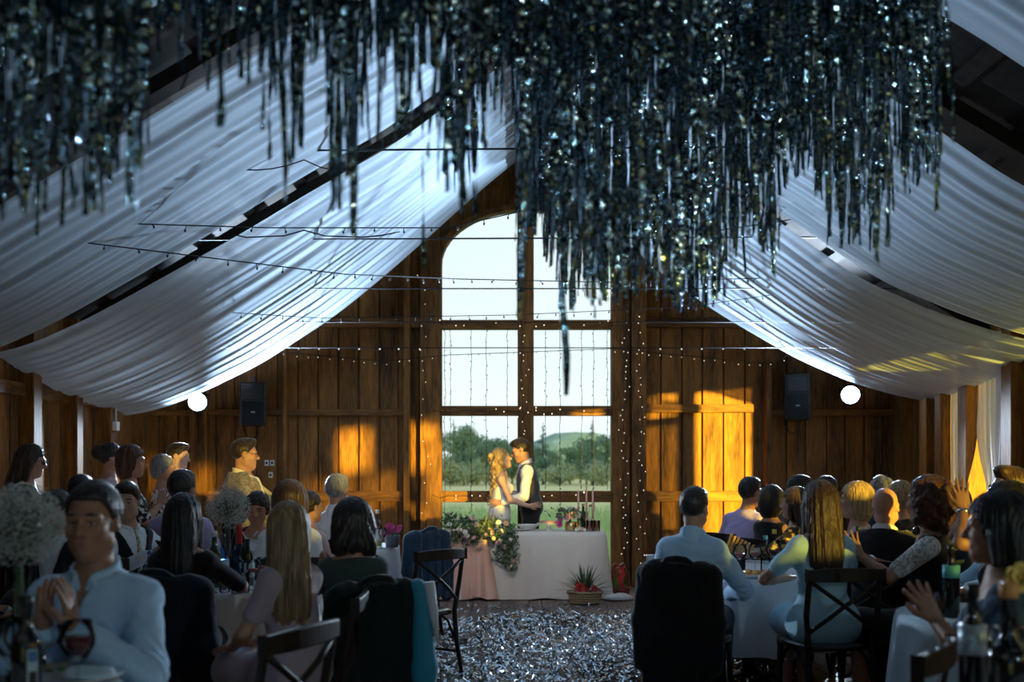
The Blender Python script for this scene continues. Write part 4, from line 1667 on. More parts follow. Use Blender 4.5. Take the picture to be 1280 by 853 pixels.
def hair_mesh(style, h, seed, length=0.25, vol=1.0):
    """Hair as a surface in the head frame."""
    zlo = {'ringlets': -0.55, 'long': -length - 0.18, 'wavy': -length - 0.18, 'bob': -0.24, 'curly': -0.30}.get(style, -0.16)
    v = Vol((-0.2, -0.32, zlo), (0.2, 0.17, 0.22), h)
    add = v.add
    if style in ('short', 'crop', 'receding'):
        t = 0.008 if style != 'crop' else 0.005
        add(el((0, -0.014, 0.034), (0.077 + t, 0.098 + t, 0.090 + t * 1.6)), 0)
        if style == 'short':
            add(el((0, 0.035, 0.095), (0.06, 0.055, 0.032)), 0.03)
    elif style == 'flat':                       # short and brushed up at the front
        add(el((0, -0.014, 0.034), (0.083, 0.104, 0.098)), 0)
        add(el((0, 0.045, 0.105), (0.055, 0.045, 0.030)), 0.03)
    elif style == 'fluffy':
        add(el((0, -0.022, 0.036), (0.092 * vol, 0.108 * vol, 0.104 * vol)), 0)
        add(el((0, -0.05, -0.02), (0.085 * vol, 0.075 * vol, 0.08)), 0.05)
    elif style == 'bob':
        add(el((0, -0.018, 0.036), (0.092 * vol, 0.110 * vol, 0.103)), 0)
        add(el((0, -0.035, -0.055), (0.100 * vol, 0.085, 0.115)), 0.06)
    elif style == 'updo':
        add(el((0, -0.018, 0.036), (0.086, 0.106, 0.100)), 0)
        add(el((0, -0.105, 0.045), (0.058 * vol, 0.052 * vol, 0.056 * vol)), 0.03)
        for i in range(6):
            a = i * 1.05 + seed
            add(el((0.03 * math.cos(a), -0.112 + 0.02 * math.sin(a * 2), 0.045 + 0.035 * math.sin(a)), (0.026, 0.024, 0.026)), 0.01)
    elif style in ('long', 'wavy'):
        add(el((0, -0.018, 0.036), (0.088 * vol, 0.108 * vol, 0.101)), 0)
        w0, w1 = 0.095 * vol, 0.082 * vol
        add(el((0, -0.052, -0.06), (w0, 0.064, 0.13)), 0.06)
        add(el((0, -0.088, -0.06 - length * 0.45), (w0 * 0.98, 0.056, 0.10 + length * 0.32)), 0.06)
        add(el((0, -0.094, -0.05 - length * 0.78), (w1, 0.046, 0.07 + length * 0.24)), 0.05)
        for s in (-1, 1):
            add(rc((s * 0.078, 0.012, -0.02), (s * 0.085, 0.005, -0.06 - length * 0.45), 0.020, 0.016), 0.03)
    elif style == 'ringlets':
        add(el((0, -0.020, 0.036), (0.094, 0.110, 0.104)), 0)
        add(el((0, -0.075, -0.10), (0.100, 0.080, 0.16)), 0.06)
        add(el((0, -0.125, -0.28), (0.085, 0.065, 0.20)), 0.06)
        g = np.random.default_rng(seed)
        for i in range(120):
            a = g.uniform(0, 2 * PI)
            z = g.uniform(-0.46, 0.10)
            w_ = 0.10 if z > -0.3 else 0.10 - (-0.3 - z) * 0.25
            c = (math.cos(a) * w_, math.sin(a) * 0.085 - 0.06 - 0.22 * max(0, -z - 0.05), z)
            if c[1] > 0.03 and z < 0.07:
                continue
            add(el(c, (0.024, 0.024, 0.030)), 0.008)
    elif style == 'curly':
        add(el((0, -0.022, 0.036), (0.100 * vol, 0.112 * vol, 0.108)), 0)
        add(el((0, -0.045, -0.065), (0.118 * vol, 0.095, 0.115)), 0.06)
        g = np.random.default_rng(seed)
        for i in range(70):
            a = g.uniform(0, 2 * PI)
            z = g.uniform(-0.17, 0.10)
            rr = 0.105 * vol * (1.05 if z < 0.02 else math.sqrt(max(0.05, 1 - ((z - 0.02) / 0.11) ** 2)))
            y = math.sin(a) * rr - 0.035
            if y > 0.02 and z < 0.06:
                continue
            c = (math.cos(a) * rr, y, z)
            add(el(c, (0.021, 0.021, 0.024)), 0.012)
    elif style == 'fringe':                     # bald crown, hair only round the sides
        add(el((0, -0.020, 0.008), (0.083, 0.101, 0.072)), 0)

    def cut(D, P):
        x, y, z = P[:, 0], P[:, 1], P[:, 2]
        # the face opening, the nape and the ears
        if style in ('short', 'crop', 'flat', 'receding', 'fringe'):
            hz = np.where(y > 0.012, 0.004 + (y - 0.012) * (0.95 if style != 'receding' else 1.25), -0.002 + (y - 0.012) * 0.85)
            hz = hz + np.where(y > 0.03, (0.020 if style == 'receding' else 0.010) * np.exp(-((np.abs(x) - 0.045) / 0.018) ** 2), 0) + 0.004 * wob(P, 150, seed + 5)
            D = D + 0.0065 * np.exp(-np.maximum(z - hz, 0) / 0.016)
            D = np.maximum(D, (hz - z) * 0.7)
            ear = np.sqrt((y + 0.008) ** 2 + (z + 0.004) ** 2) - 0.026
            D = np.maximum(D, -np.maximum(ear, 0.066 - np.abs(x)))
            if style == 'fringe':
                D = np.maximum(D, z - 0.045 + 0.25 * (y + 0.02))
                D = np.maximum(D, y - 0.03)
        elif style in ('updo', 'fluffy'):
            hz = np.where(y > 0.005, 0.0 + (y - 0.005) * 0.85, -0.01 + (y - 0.005) * (0.75 if style == 'updo' else 0.95))
            D = np.maximum(D, (hz - z) * 0.7)
        else:
            open_ = np.minimum(0.052 - 0.10 * np.maximum(z, -0.02) + 0.9 * (np.abs(x) < 0.0), 0.06)
            face = np.maximum(np.abs(x) - (0.060 + 0.05 * np.maximum(0.03 - z, 0)), 0.018 - y)      # <0 inside the face zone
            face = np.maximum(face, z - (0.062 - 0.35 * np.abs(x)))
            D = np.maximum(D, -face)
            D = np.maximum(D, np.where(z < 0.03, (y - 0.045 - 0.2 * np.maximum(z + 0.02, 0)) * 0.9, -1))
            if style == 'bob':
                D = np.maximum(D, -z - 0.145 + 0.25 * y)
        th = np.arctan2(x, -y - 0.02)
        if style in ('long', 'bob', 'wavy'):
            fr = 0.0028 * np.sin(30 * th + 9 * np.sin(2.3 * th + seed) + (14 if style == 'wavy' else 5) * z) + 0.0022 * np.sin(67 * th + 4 * np.sin(5 * th) + 9 * z)
            if style == 'wavy':
                fr += 0.009 * np.sin(34 * z + 5 * np.sin(3 * th + seed)) * np.clip(0.04 - z, 0, 0.1) * 10
            if style == 'wavy' or style == 'long':
                D = np.maximum(D, (-z - length - 0.05 + 0.02 * np.sin(9 * th + seed) + 0.012 * np.sin(23 * th)) * 0.8)
        elif style in ('curly', 'updo', 'fluffy', 'ringlets'):
            fr = 0.006 * wob(P, 120, seed) + 0.003 * wob(P, 260, seed + 3, 3)
        else:
            fr = 0.0018 * wob(P, 260, seed, 4) + 0.0018 * np.sin(60 * th + 40 * z)
        return D + fr.astype(np.float32)
    v.apply(cut)
    return v.mesh()


PEOPLE = {}


def person(label, loc, face, pose='sit', sex='m', k=1.0, lean=4, roll=0, twist=0, head=(0, 0, 0), armL='lap', armR='lap',
           top=('shirt', None), bottom=None, hair=('short', H_DARK), sk=SKIN, h=0.0085, stout=0.0, seat=0.46, features=False,
           knees=None, folds=0.0055, glasses=None, neck_len=1.0, legs=True, name='person', group=None, hand_h=True, legdir=None):
    """A clothed figure. face = heading in degrees (0 faces the window, 90 left, -90 right, 180 the camera); loc = floor point under the hips."""
    sgn = {'R': 1, 'L': -1}
    male = sex == 'm'
    hipz = (seat + 0.085) / k if pose == 'sit' else 0.93
    O = V3(0, 0, hipz)
    T = rotm('X', -lean) @ rotm('Y', roll)
    Tw = T @ rotm('Z', twist)
    tp = lambda *a: O + T @ V3(*a)
    tw = lambda *a: O + Tw @ V3(*a)
    sw = 0.168 if male else 0.146
    torso = [(el(tp(0, -0.005, 0.03), (0.160 if male else 0.170, 0.115, 0.12), T), 0), (el(tp(0, 0.0, 0.19), (0.142 if male else 0.122, 0.100, 0.15), T), 0.08),
             (el(tw(0, 0.0, 0.35), (0.160 if male else 0.138, 0.108 if male else 0.098, 0.18), Tw), 0.08),
             (rc(tw(-sw + 0.02, -0.01, 0.452), tw(sw - 0.02, -0.01, 0.448), 0.050, 0.050), 0.06),
             (rc(tw(-0.08, -0.018, 0.475), tw(0, -0.018, 0.525), 0.045, 0.048), 0.05), (rc(tw(0.08, -0.018, 0.475), tw(0, -0.018, 0.525), 0.045, 0.048), 0.05)]
    if not male:
        torso += [(el(tw(s * 0.07, 0.085, 0.345), (0.062, 0.055, 0.062)), 0.04) for s in (-1, 1)]
    if stout:
        torso += [(el(tp(0, 0.05 * stout, 0.17), (0.15 + 0.045 * stout, 0.12 + 0.075 * stout, 0.19), T), 0.08),
                  (el(tw(0, 0.01, 0.36), (0.165 + 0.03 * stout, 0.115 + 0.03 * stout, 0.17), Tw), 0.08)]
    nb = tw(0, -0.012, 0.505)
    Rh = rotm('Z', head[0]) @ rotm('X', -head[1]) @ rotm('Y', head[2])
    hc = nb + (nb - O) / np.linalg.norm(nb - O) * 0.075 * neck_len + V3(0, 0, 0.02) + Rh @ V3(0, 0.018, 0.105)
    neck = [(rc(nb, hc + Rh @ V3(0, -0.025, -0.055), 0.058 if male else 0.047, 0.052 if male else 0.044), 0.04)]
    HS = 1.05
    headp = [(xf(scale_pr(p, HS), Rh, hc), kk * HS, sub) for p, kk, sub in head_prims(sex, stout)]
    Rh0 = Rh
    Rh = Rh * HS
    arms = {}
    ua, fa = (0.30, 0.265) if male else (0.275, 0.245)
    r1, r2, r3 = (0.047, 0.039, 0.028) if male else (0.040, 0.034, 0.024)
    for nm, spec in (('L', armL), ('R', armR)):
        s = sgn[nm]
        S = tw(s * sw, -0.01, 0.445)
        cv, spread = 22, 7
        if spec == 'lap':
            W, pole, f, n, cv = V3(s * 0.11, 0.33, hipz + 0.10), V3(s * 0.8, -0.6, -0.4), V3(-s * 0.25, 1, -0.12), V3(0, -0.1, -1), 25
        elif spec == 'down':
            W, pole, f, n, cv = V3(s * (sw + 0.07), 0.03, hipz - 0.08), V3(s * 0.3, -1, 0), V3(0, 0.15, -1), V3(-s, 0, 0), 30
        elif spec == 'table':
            W, pole, f, n, cv = V3(s * 0.17, 0.43, 0.80 / k), V3(s, -0.5, -0.5), V3(-s * 0.5, 1, -0.05), V3(0, 0, -1), 20
        elif spec == 'clap':
            W, pole, f, n, cv = tw(s * 0.075, 0.30, 0.30), V3(s, -0.2, -0.9), V3(-s * 0.12, 0.75, 0.65), V3(-s, 0.1, 0), 14
        elif spec == 'hip':
            W, pole, f, n, cv = tp(s * 0.19, 0.02, 0.09), V3(s, -0.75, 0.1), V3(-s * 0.2, 0.9, -0.3), V3(-s, 0.1, 0), 40
        elif spec == 'crossed':
            W, pole, f, n, cv = tw(-s * 0.05, 0.21, 0.20), V3(s, -0.1, -0.7), V3(-s, 0.15, 0.05), V3(0, -1, 0), 30
        else:
            W, pole, f, n = [V3(*q) for q in spec[:4]]
            cv = spec[4] if len(spec) > 4 else 20
            spread = spec[5] if len(spec) > 5 else 7
        E, W = ik(S, W, ua, fa, unit(pole))
        arms[nm] = dict(S=S, E=E, W=W, s=s, hand=hand_prims(W + unit(f) * 0.012, f, n, s, cv, spread, 1.0 if male else 0.92))
    leg = {}
    for nm in 'LR':
        s = sgn[nm]
        Hh = O + V3(s * 0.088, 0.01, -0.02)
        if pose == 'sit':
            kx = s * 0.10 if male else s * 0.06
            ld = legdir or 0
            K = Hh + rotm('Z', ld) @ V3(kx - s * 0.088, 0.42, -0.015)
            A = V3(K[0], K[1] + (0.02 if male else -0.02), 0.085 / k)
            if knees:
                K = Hh + V3(*knees[nm][0])
                A = V3(*knees[nm][1])
        else:
            K = O + V3(s * 0.095, 0.02, -0.44)
            A = V3(s * 0.10, -0.01, 0.085)
        ft = rotm('Z', (legdir or 0) if pose == 'sit' else 0) @ V3(s * 0.03, 0.15, 0)
        leg[nm] = dict(H=Hh, K=K, A=A, T=A + ft + V3(0, 0, -0.055 / k))
    # ---- sizes of the grid
    pts = [hc + V3(0, 0, 0.16), hc + V3(0.15, 0.15, 0), hc - V3(0.15, 0.15, 0), tw(sw + 0.1, 0.15, 0.4), tw(-sw - 0.1, -0.2, 0.4), tp(0.25, 0.2 + 0.08 * stout, 0), tp(-0.25, -0.2, 0)]
    for a in arms.values():
        for q in (a['E'], a['W']):
            pts += [q + 0.07, q - 0.07]
        for _, p in a['hand']:
            lo, hi = bbox(p)
            pts += [lo - 0.02, hi + 0.02]
    for l in leg.values():
        for q in (l['K'], l['A'], l['T']):
            pts += [q + 0.10, q - 0.10]
    pts = np.array(pts)
    lo, hi = pts.min(0) - 0.02, pts.max(0) + 0.02
    lo[2] = max(lo[2], 0.0)
    v = Vol(lo, hi, h / k)
    for p, kk in torso:
        v.add(p, kk)
    for p, kk in neck:
        v.add(p, kk)
    for nm, a in arms.items():
        v.add(rc(a['S'], a['E'], r1, r2 + 0.002), 0.05)
        m_ = a['E'] + (a['W'] - a['E']) * 0.3
        v.add(rc(a['E'], m_, r2, r2 + 0.001), 0.02)
        v.add(rc(m_, a['W'], r2 + 0.001, r3), 0.02)
    if legs:
        t1, t2, t3, t4 = (0.085, 0.060, 0.058, 0.040) if male else (0.088, 0.057, 0.054, 0.034)
        for l in leg.values():
            v.add(rc(l['H'], l['K'], t1, t2), 0.05)
            m_ = l['K'] + (l['A'] - l['K']) * 0.3 + V3(0, -0.012, 0)
            v.add(rc(l['K'], m_, t2 - 0.004, t3), 0.03)
            v.add(rc(m_, l['A'], t3, t4), 0.03)
            v.add(rc(l['A'] + V3(0, -0.02, -0.03 / k), l['T'], 0.040, 0.030), 0.03)
    vh = Vol(hc - 0.2, hc + 0.2, h / k)
    for p, kk, sub in headp:
        if sub:
            v.add(p, kk, 0, True)
        else:
            v.add(p, kk if kk else 0.02)
    for a in arms.values():
        for kind_, p in a['hand']:
            v.add(p, 0.014 if kind_ == 'palm' else 0.003)
    Vb, Qb = v.mesh()
    body = link(name, np_mesh(name, Vb * k, Qb), sk, smooth=True)
    body.location = (loc[0], loc[1], loc[2] if len(loc) > 2 else 0)
    body.rotation_euler = (0, 0, R(face))
    tag(body, label, 'person', group)

    def child(nm, VQ, m, smooth=True):
        if len(VQ[0]) == 0:
            return None
        return link(nm, np_mesh(nm, VQ[0] * k, VQ[1]), m, body, smooth)

    # ---- hair
    if hair[0] != 'bald':
        Vh, Qh = hair_mesh(hair[0], min(h, 0.0075) / k * 0.9, int(abs(loc[0] * 100)) + 3, *(hair[2:] if len(hair) > 2 else ()))
        child('hair', (Vh @ Rh.T + hc, Qh), hair[1])
    # ---- upper garment
    kind = top[0]
    m1 = top[1]
    fold = wob

    def garment(infl, sleeve, z0, neckcut, seed, skirt=None, amp=None, open_v=None, sleeveless=False, shoulders=True, hips=True, hh=None, strap=False, band=None):
        amp = folds if amp is None else amp
        g = Vol(lo - 0.05, hi + 0.05, (hh or h) / k)
        for p, kk in torso:
            g.add(p, kk, infl)
        if sleeve > 0:
            for a in arms.values():
                e1 = min(sleeve, 1.0)
                pe = a['S'] + (a['E'] - a['S']) * e1
                g.add(rc(a['S'], pe, r1, r1 + (r2 - r1) * e1), 0.05, infl + 0.003 + 0.4 * folds)
                if sleeve > 1:
                    e2 = sleeve - 1
                    pw = a['E'] + (a['W'] - a['E']) * e2
                    g.add(rc(a['E'], pw, r2, r2 + (r3 - r2) * e2), 0.025, infl + 0.003 + 0.6 * folds)
        if skirt is not None:
            for l in leg.values():
                pe = l['H'] + (l['K'] - l['H']) * min(skirt, 1)
                g.add(rc(l['H'], pe, t1_, t2_), 0.14, infl + 0.006)
            pm = [(l['H'] + (l['K'] - l['H']) * min(skirt, 1)) for l in leg.values()]
            g.add(rc(pm[0], pm[1], 0.055, 0.055), 0.08, infl + 0.01)
            if skirt > 1:
                for l in leg.values():
                    pe = l['K'] + (l['A'] - l['K']) * (skirt - 1)
                    g.add(rc(l['K'], pe, t2_ + 0.02, t2_ + 0.06), 0.08, infl + 0.01)
                pm = [(l['K'] + (l['A'] - l['K']) * (skirt - 1)) for l in leg.values()]
                g.add(rc(pm[0], pm[1], 0.10, 0.10), 0.08, infl)
        iT, iTw = T.T, Tw.T

        def cutf(D, P):
            q = (P - O) @ T        # torso frame
            qw = (P - O) @ Tw
            D = D + (amp * fold(P, 22, seed) + amp * 0.8 * fold(P * np.array([0.8, 1, 1.2]), 46, seed + 1)).astype(np.float32)
            if sleeve > 1:      # creases gather at the elbows
                for a in arms.values():
                    de = np.linalg.norm(P - a['E'], axis=1)
                    D = D + (0.6 * amp * np.exp(-(de / 0.10) ** 2) * np.sin(((P - a['E']) @ unit(a['W'] - a['S'])) * 190 + 2 * fold(P, 30, seed + 7))).astype(np.float32)
            if skirt is None:
                D = np.maximum(D, (z0 - q[:, 2]))
            # neckline
            nd = np.sqrt(qw[:, 0] ** 2 + (qw[:, 1] + 0.012) ** 2)
            zz = qw[:, 2] - neckcut - 0.25 * np.minimum(qw[:, 1], 0.0) * -1 + (0.55 * np.maximum(qw[:, 1], 0) if sex == 'f' else 0.25 * np.maximum(qw[:, 1], 0))
            D = np.maximum(D, np.where(nd < 0.13, zz, -1))
            if male and kind in ('shirt', 'tee') and band is None:
                vg = np.abs(qw[:, 0]) - 0.42 * (qw[:, 2] - 0.425)
                D = np.maximum(D, np.where((qw[:, 1] > 0.02) & (qw[:, 2] > 0.40), -vg, -1))
            if strap:
                D = np.maximum(D, np.where(np.abs(qw[:, 0]) > 0.115, qw[:, 2] - 0.43, -1))
                D = np.maximum(D, np.where(np.abs(qw[:, 0]) < 0.075, qw[:, 2] - 0.42 + 0.3 * qw[:, 1], -1))
            if open_v is not None:
                wv = open_v[0] + open_v[1] * np.maximum(q[:, 2] - open_v[2], -0.3)
                D = np.maximum(D, np.where(q[:, 1] > 0.0, np.minimum(wv - np.abs(q[:, 0] - open_v[3]), 1), -1))
            if band is not None:
                D = np.maximum(D, q[:, 2] - band)
            return D.astype(np.float32)
        g.apply(cutf)
        return g.mesh()
    t1_, t2_ = (0.088, 0.060)
    sd_ = int(abs(loc[0] * 37 + loc[1] * 11)) + 1
    if kind in ('shirt', 'suit', 'vest', 'blouse', 'tee', 'open_suit'):
        sl = {'shirt': 1.93, 'suit': 1.97, 'vest': 1.93, 'blouse': 1.0, 'tee': 0.6, 'open_suit': 1.93}[kind]
        if len(top) > 3 and top[3]:
            sl = top[3]
        child('shirt', garment(0.009, sl, -0.10 if pose == 'sit' else -0.04, 0.535 if male else 0.50, sd_), m1)
        if kind == 'shirt' and h < 0.0075:
            yb_ = 0.118
            pl = Vol(O - 0.3, O + 0.7, 0.005)
            pl.add(rc(tw(0, 0.095, 0.42), tw(0, yb_, 0.33), 0.014, 0.015), 0)
            pl.add(rc(tw(0, yb_, 0.33), tp(0, 0.108, 0.14), 0.015, 0.015), 0.01)
            child('placket', pl.mesh(), m1)
            if h < 0.006:
                pk = Vol(O - 0.3, O + 0.7, 0.005)
                pk.add(el(tw(-0.085, 0.103, 0.335), (0.048, 0.016, 0.055), Tw), 0)
                child('pocket', pk.mesh(), m1)
        if kind in ('shirt', 'suit', 'vest', 'open_suit'):
            cg = Vol(hc - 0.22 + V3(0, 0, -0.10), hc + 0.22 + V3(0, 0, -0.10), min(h, 0.006) / k)
            na = unit(hc + Rh @ V3(0, -0.02, -0.08) - nb)
            cw = 0.090 if male else 0.070
            cg.add(rc(nb - na * 0.01, nb + na * 0.075, cw, cw * 0.86), 0)
            for s in (-1, 1):
                cg.add(rc(nb + Tw @ V3(s * 0.014, 0.078, 0.030), nb + Tw @ V3(s * 0.055, 0.082, -0.020), 0.010, 0.008), 0.012)

            def cc(D, P):
                d = (P - nb) @ na
                q = (P - nb) @ Tw
                D = np.maximum(D, np.maximum(d - 0.060 + 0.40 * q[:, 1], -d - 0.03))
                gap = np.abs(q[:, 0]) - (0.010 + 0.45 * np.maximum(d + 0.012, 0))       # open at the throat
                return np.maximum(D, np.where(q[:, 1] > 0.02, -gap, -1)).astype(np.float32)
            cg.apply(cc)
            child('collar', cg.mesh(), m1)
        if kind == 'suit' or kind == 'open_suit':
            vv = (0.028, 0.32, 0.16, 0.0) if kind == 'suit' else top[4]
            child('jacket', garment(0.026 + 0.008 * stout, 1.88, -0.16 if pose == 'sit' else -0.12, 0.530, sd_ + 5, open_v=vv, amp=0.004), top[2])
        if kind == 'vest':
            child('vest', garment(0.020, 0, -0.03, 0.52, sd_ + 5, open_v=(0.0, 0.45, 0.25, 0.0), amp=0.002, strap=False), top[2])
        if kind in ('suit', 'vest', 'open_suit') and len(top) > 5:
            tg = Vol(O - 0.45, O + 0.8, min(h, 0.007) / k)
            off = 0.125 + (0.11 * stout)
            tg.add(rc(tw(0, 0.075, 0.515), tw(0, 0.085, 0.488), 0.015, 0.012), 0)
            tg.add(rc(tw(0, 0.09, 0.485), tw(0, off, 0.36), 0.012, 0.018), 0.01)
            tg.add(rc(tw(0, off, 0.36), tp(0, off + 0.06 * stout, 0.12), 0.018, 0.024), 0.01)
            child('tie', tg.mesh(), top[5])
    elif kind == 'dress':
        # (kind, material, sleeve, skirt length)
        child('dress', garment(0.010, top[2], 0, 0.49, sd_, skirt=top[3], amp=0.003), m1)
    elif kind == 'strappy':
        child('dress', garment(0.008, 0, 0, 0.5, sd_, skirt=top[3], strap=True, amp=0.002), m1)
    elif kind == 'bridal':
        child('bridal_dress', garment(0.008, 0, 0, 0.5, sd_, skirt=1.9, strap=True, amp=0.003), m1)
    # ---- legs
    if bottom is not None and legs:
        g = Vol(lo - 0.05, np.minimum(hi, np.maximum(hi, 0)) + 0.05, h / k)
        for p, kk in torso[:2]:
            g.add(p, kk, 0.017)
        for l in leg.values():
            g.add(rc(l['H'], l['K'], 0.092, 0.070), 0.05, 0.016)
            g.add(rc(l['K'], l['A'], 0.070, 0.058), 0.03, 0.012)

        def ct(D, P):
            q = (P - O) @ T
            D = D + (0.003 * fold(P, 24, sd_ + 9)).astype(np.float32)
            return np.maximum(D, np.where(q[:, 1] < 0.25, q[:, 2] - 0.10, -1)).astype(np.float32)
        g.apply(ct)
        child('trousers', g.mesh(), bottom)
    if legs:
        for nm, l in leg.items():
            sg = Vol(np.minimum(l['A'], l['T']) - 0.12, np.maximum(l['A'], l['T']) + 0.12, h / k)
            sg.lo[2] = max(sg.lo[2], -0.02)
            sg.add(rc(l['A'] + V3(0, -0.02, -0.035 / k), l['T'], 0.046, 0.037), 0.0)

            def cs(D, P, zz=l['A'][2]):
                return np.maximum(D, np.maximum(P[:, 2] - zz + 0.0, 0.004 - P[:, 2])).astype(np.float32)
            sg.apply(cs)
            child('shoe', sg.mesh(), cloth('black_leather', (0.01, 0.01, 0.01), rough=0.35))
    # ---- face s of people whose faces can be read
    if features:
        for s in (-1, 1):
            c = hc + Rh @ V3(s * 0.031, 0.0690, 0.004)
            e_ = MB().ball((0, 0, 0), 0.0125 * k, 12, 8).build('eye', EYE_W, body, True, loc=tuple(c * k))
            c2 = Rh @ V3(0, 0.0092, 0)
            MB().ball(tuple(c2 * k), 0.0058 * k, 10, 8).build('iris', EYE_D, e_, True)
            bw = [hc + Rh @ V3(s * q, 0.088 - 0.10 * max(0, q - 0.03) - 0.004, 0.026 + 0.004 * math.sin((q - 0.012) / 0.036 * PI)) for q in (0.012, 0.022, 0.032, 0.042, 0.050)]
            MB().tube([tuple((p + Rh @ V3(0, 0.006, 0.002)) * k) for p in bw], [0.003, 0.0045, 0.0045, 0.004, 0.002], 6).build('eyebrow', hair[1] if hair[0] != 'bald' else H_DARK, body, True)
        lp = MB()
        lp.tube([tuple((hc + Rh @ V3(q, 0.0905 - 14 * q * q, -0.0565 + 0.0015 * math.cos(q * 250))) * k) for q in (-0.021, -0.011, 0, 0.011, 0.021)], [0.002, 0.0038, 0.004, 0.0038, 0.002], 6)
        lp.build('upper_lip', LIP, body, True)
        MB().tube([tuple((hc + Rh @ V3(q, 0.0905 - 14 * q * q, -0.0655)) * k) for q in (-0.018, -0.009, 0, 0.009, 0.018)], [0.002, 0.0045, 0.005, 0.0045, 0.002], 6).build('lower_lip', LIP, body, True)
    if glasses:
        gm = MB()
        for s in (-1, 1):
            gm.tube([tuple((hc + Rh @ V3(s * 0.033 + 0.024 * math.cos(a), 0.101 - 0.006 * abs(math.cos(a)), 0.004 + 0.018 * math.sin(a))) * k) for a in np.linspace(0, 2 * PI, 17)], 0.0018, 5)
            gm.tube([tuple((hc + Rh @ V3(s * 0.057, 0.098, 0.010)) * k), tuple((hc + Rh @ V3(s * 0.080, 0.02, 0.010)) * k), tuple((hc + Rh @ V3(s * 0.083, -0.015, 0.0)) * k)], 0.0018, 5)
        gm.tube([tuple((hc + Rh @ V3(-0.010, 0.104, 0.010)) * k), tuple((hc + Rh @ V3(0.010, 0.104, 0.010)) * k)], 0.0018, 5)
        go_ = gm.build('glasses', BLACK_PLASTIC, body, True)
        if glasses == 'dark':
            for s in (-1, 1):
                MB().ball(tuple((hc + Rh @ V3(s * 0.033, 0.094, 0.004)) * k), 0.022 * k, 14, 8, (1, 0.4, 0.8)).build('dark_lens', mat('dark_lens', (0.005, 0.005, 0.006), 0.1), go_, True)
    info = dict(o=body, hc=hc * k, arms=arms, k=k, loc=body.location.copy(), face=face)
    PEOPLE[label] = info
    return info


def wpt(info, p):
    """A point of a figure's own frame in the hall."""
    return Matrix.Rotation(R(info['face']), 3, 'Z') @ Vector(p) + info['loc']


def put(label, px, ytop, Y, face, pose='sit', **kw):
    """A figure whose head shows at column px with its crown at row ytop, standing or sitting at depth Y."""
    zt = Z(ytop, Y)
    lean = kw.get('lean', 4)
    if pose == 'sit':
        k = (zt - 0.515) / (0.60 * math.cos(R(lean)) + 0.255)
    else:
        k = zt / (0.93 + 0.60 * math.cos(R(lean)) + 0.255)
    k = min(max(k, 0.84), 1.16)
    i = person(label, (X(px, Y), Y, 0), face, pose, k=k, **kw)
    hw = wpt(i, i['hc'])
    b = i['o']
    tx = X(px, hw.y)
    b.location.x += tx - hw.x
    b.location.y += Y - hw.y
    b.location.x += X(px, Y) - tx
    i['loc'] = b.location.copy()
    i['seat'] = 0.46
    i['pose'] = pose
    i['name'] = label
    return i


BLK = cloth('black_wool', (0.012, 0.012, 0.014))
NAVY = cloth('navy_wool', (0.012, 0.022, 0.045))
WSH = cloth('white_shirt', (0.72, 0.74, 0.78))
BSH = cloth('light_blue_shirt', (0.42, 0.60, 0.78))
BTEE = cloth('pale_blue_jersey', (0.42, 0.66, 0.78))
PINK = cloth('dusty_pink_crepe', (0.36, 0.27, 0.29))
ROSE = cloth('pale_rose_knit', (0.50, 0.38, 0.40))
PURP = cloth('lilac_shirt', (0.50, 0.40, 0.62))
DGREEN = cloth('dark_green_jersey', (0.035, 0.060, 0.055))
FLORAL = cloth('dark_floral_print', (0.012, 0.014, 0.016), (0.55, 0.56, 0.46), 26, lo=0.52, hi=0.56)
MONO = cloth('black_and_white_print', (0.02, 0.02, 0.022), (0.72, 0.72, 0.70), 34, lo=0.44, hi=0.50)
LACE = cloth('white_lace', (0.40, 0.37, 0.34), (0.82, 0.80, 0.76), 60, lo=0.40, hi=0.56)
GOLDP = cloth('gold_flecked_print', (0.03, 0.02, 0.012), (0.75, 0.45, 0.10), 30, lo=0.54, hi=0.58)
TAN = cloth('tan_check_wool', (0.16, 0.13, 0.10), (0.30, 0.26, 0.21), 40, lo=0.4, hi=0.6)
CREAM = cloth('cream_shirt', (0.80, 0.74, 0.60))
GREYV = cloth('grey_waistcoat_wool', (0.06, 0.055, 0.055))
NAVYS = cloth('navy_silk_back', (0.02, 0.045, 0.08), rough=0.4)
STRIPE = cloth('striped_tie_silk', (0.25, 0.22, 0.15), (0.6, 0.56, 0.42), 60, rough=0.4)
YTIE = cloth('olive_tie_silk', (0.40, 0.34, 0.18), rough=0.4)
DENIM = cloth('navy_pattern', (0.015, 0.030, 0.060), (0.05, 0.09, 0.15), 24)
IVORY = cloth('ivory_satin', (0.80, 0.76, 0.68), rough=0.45)

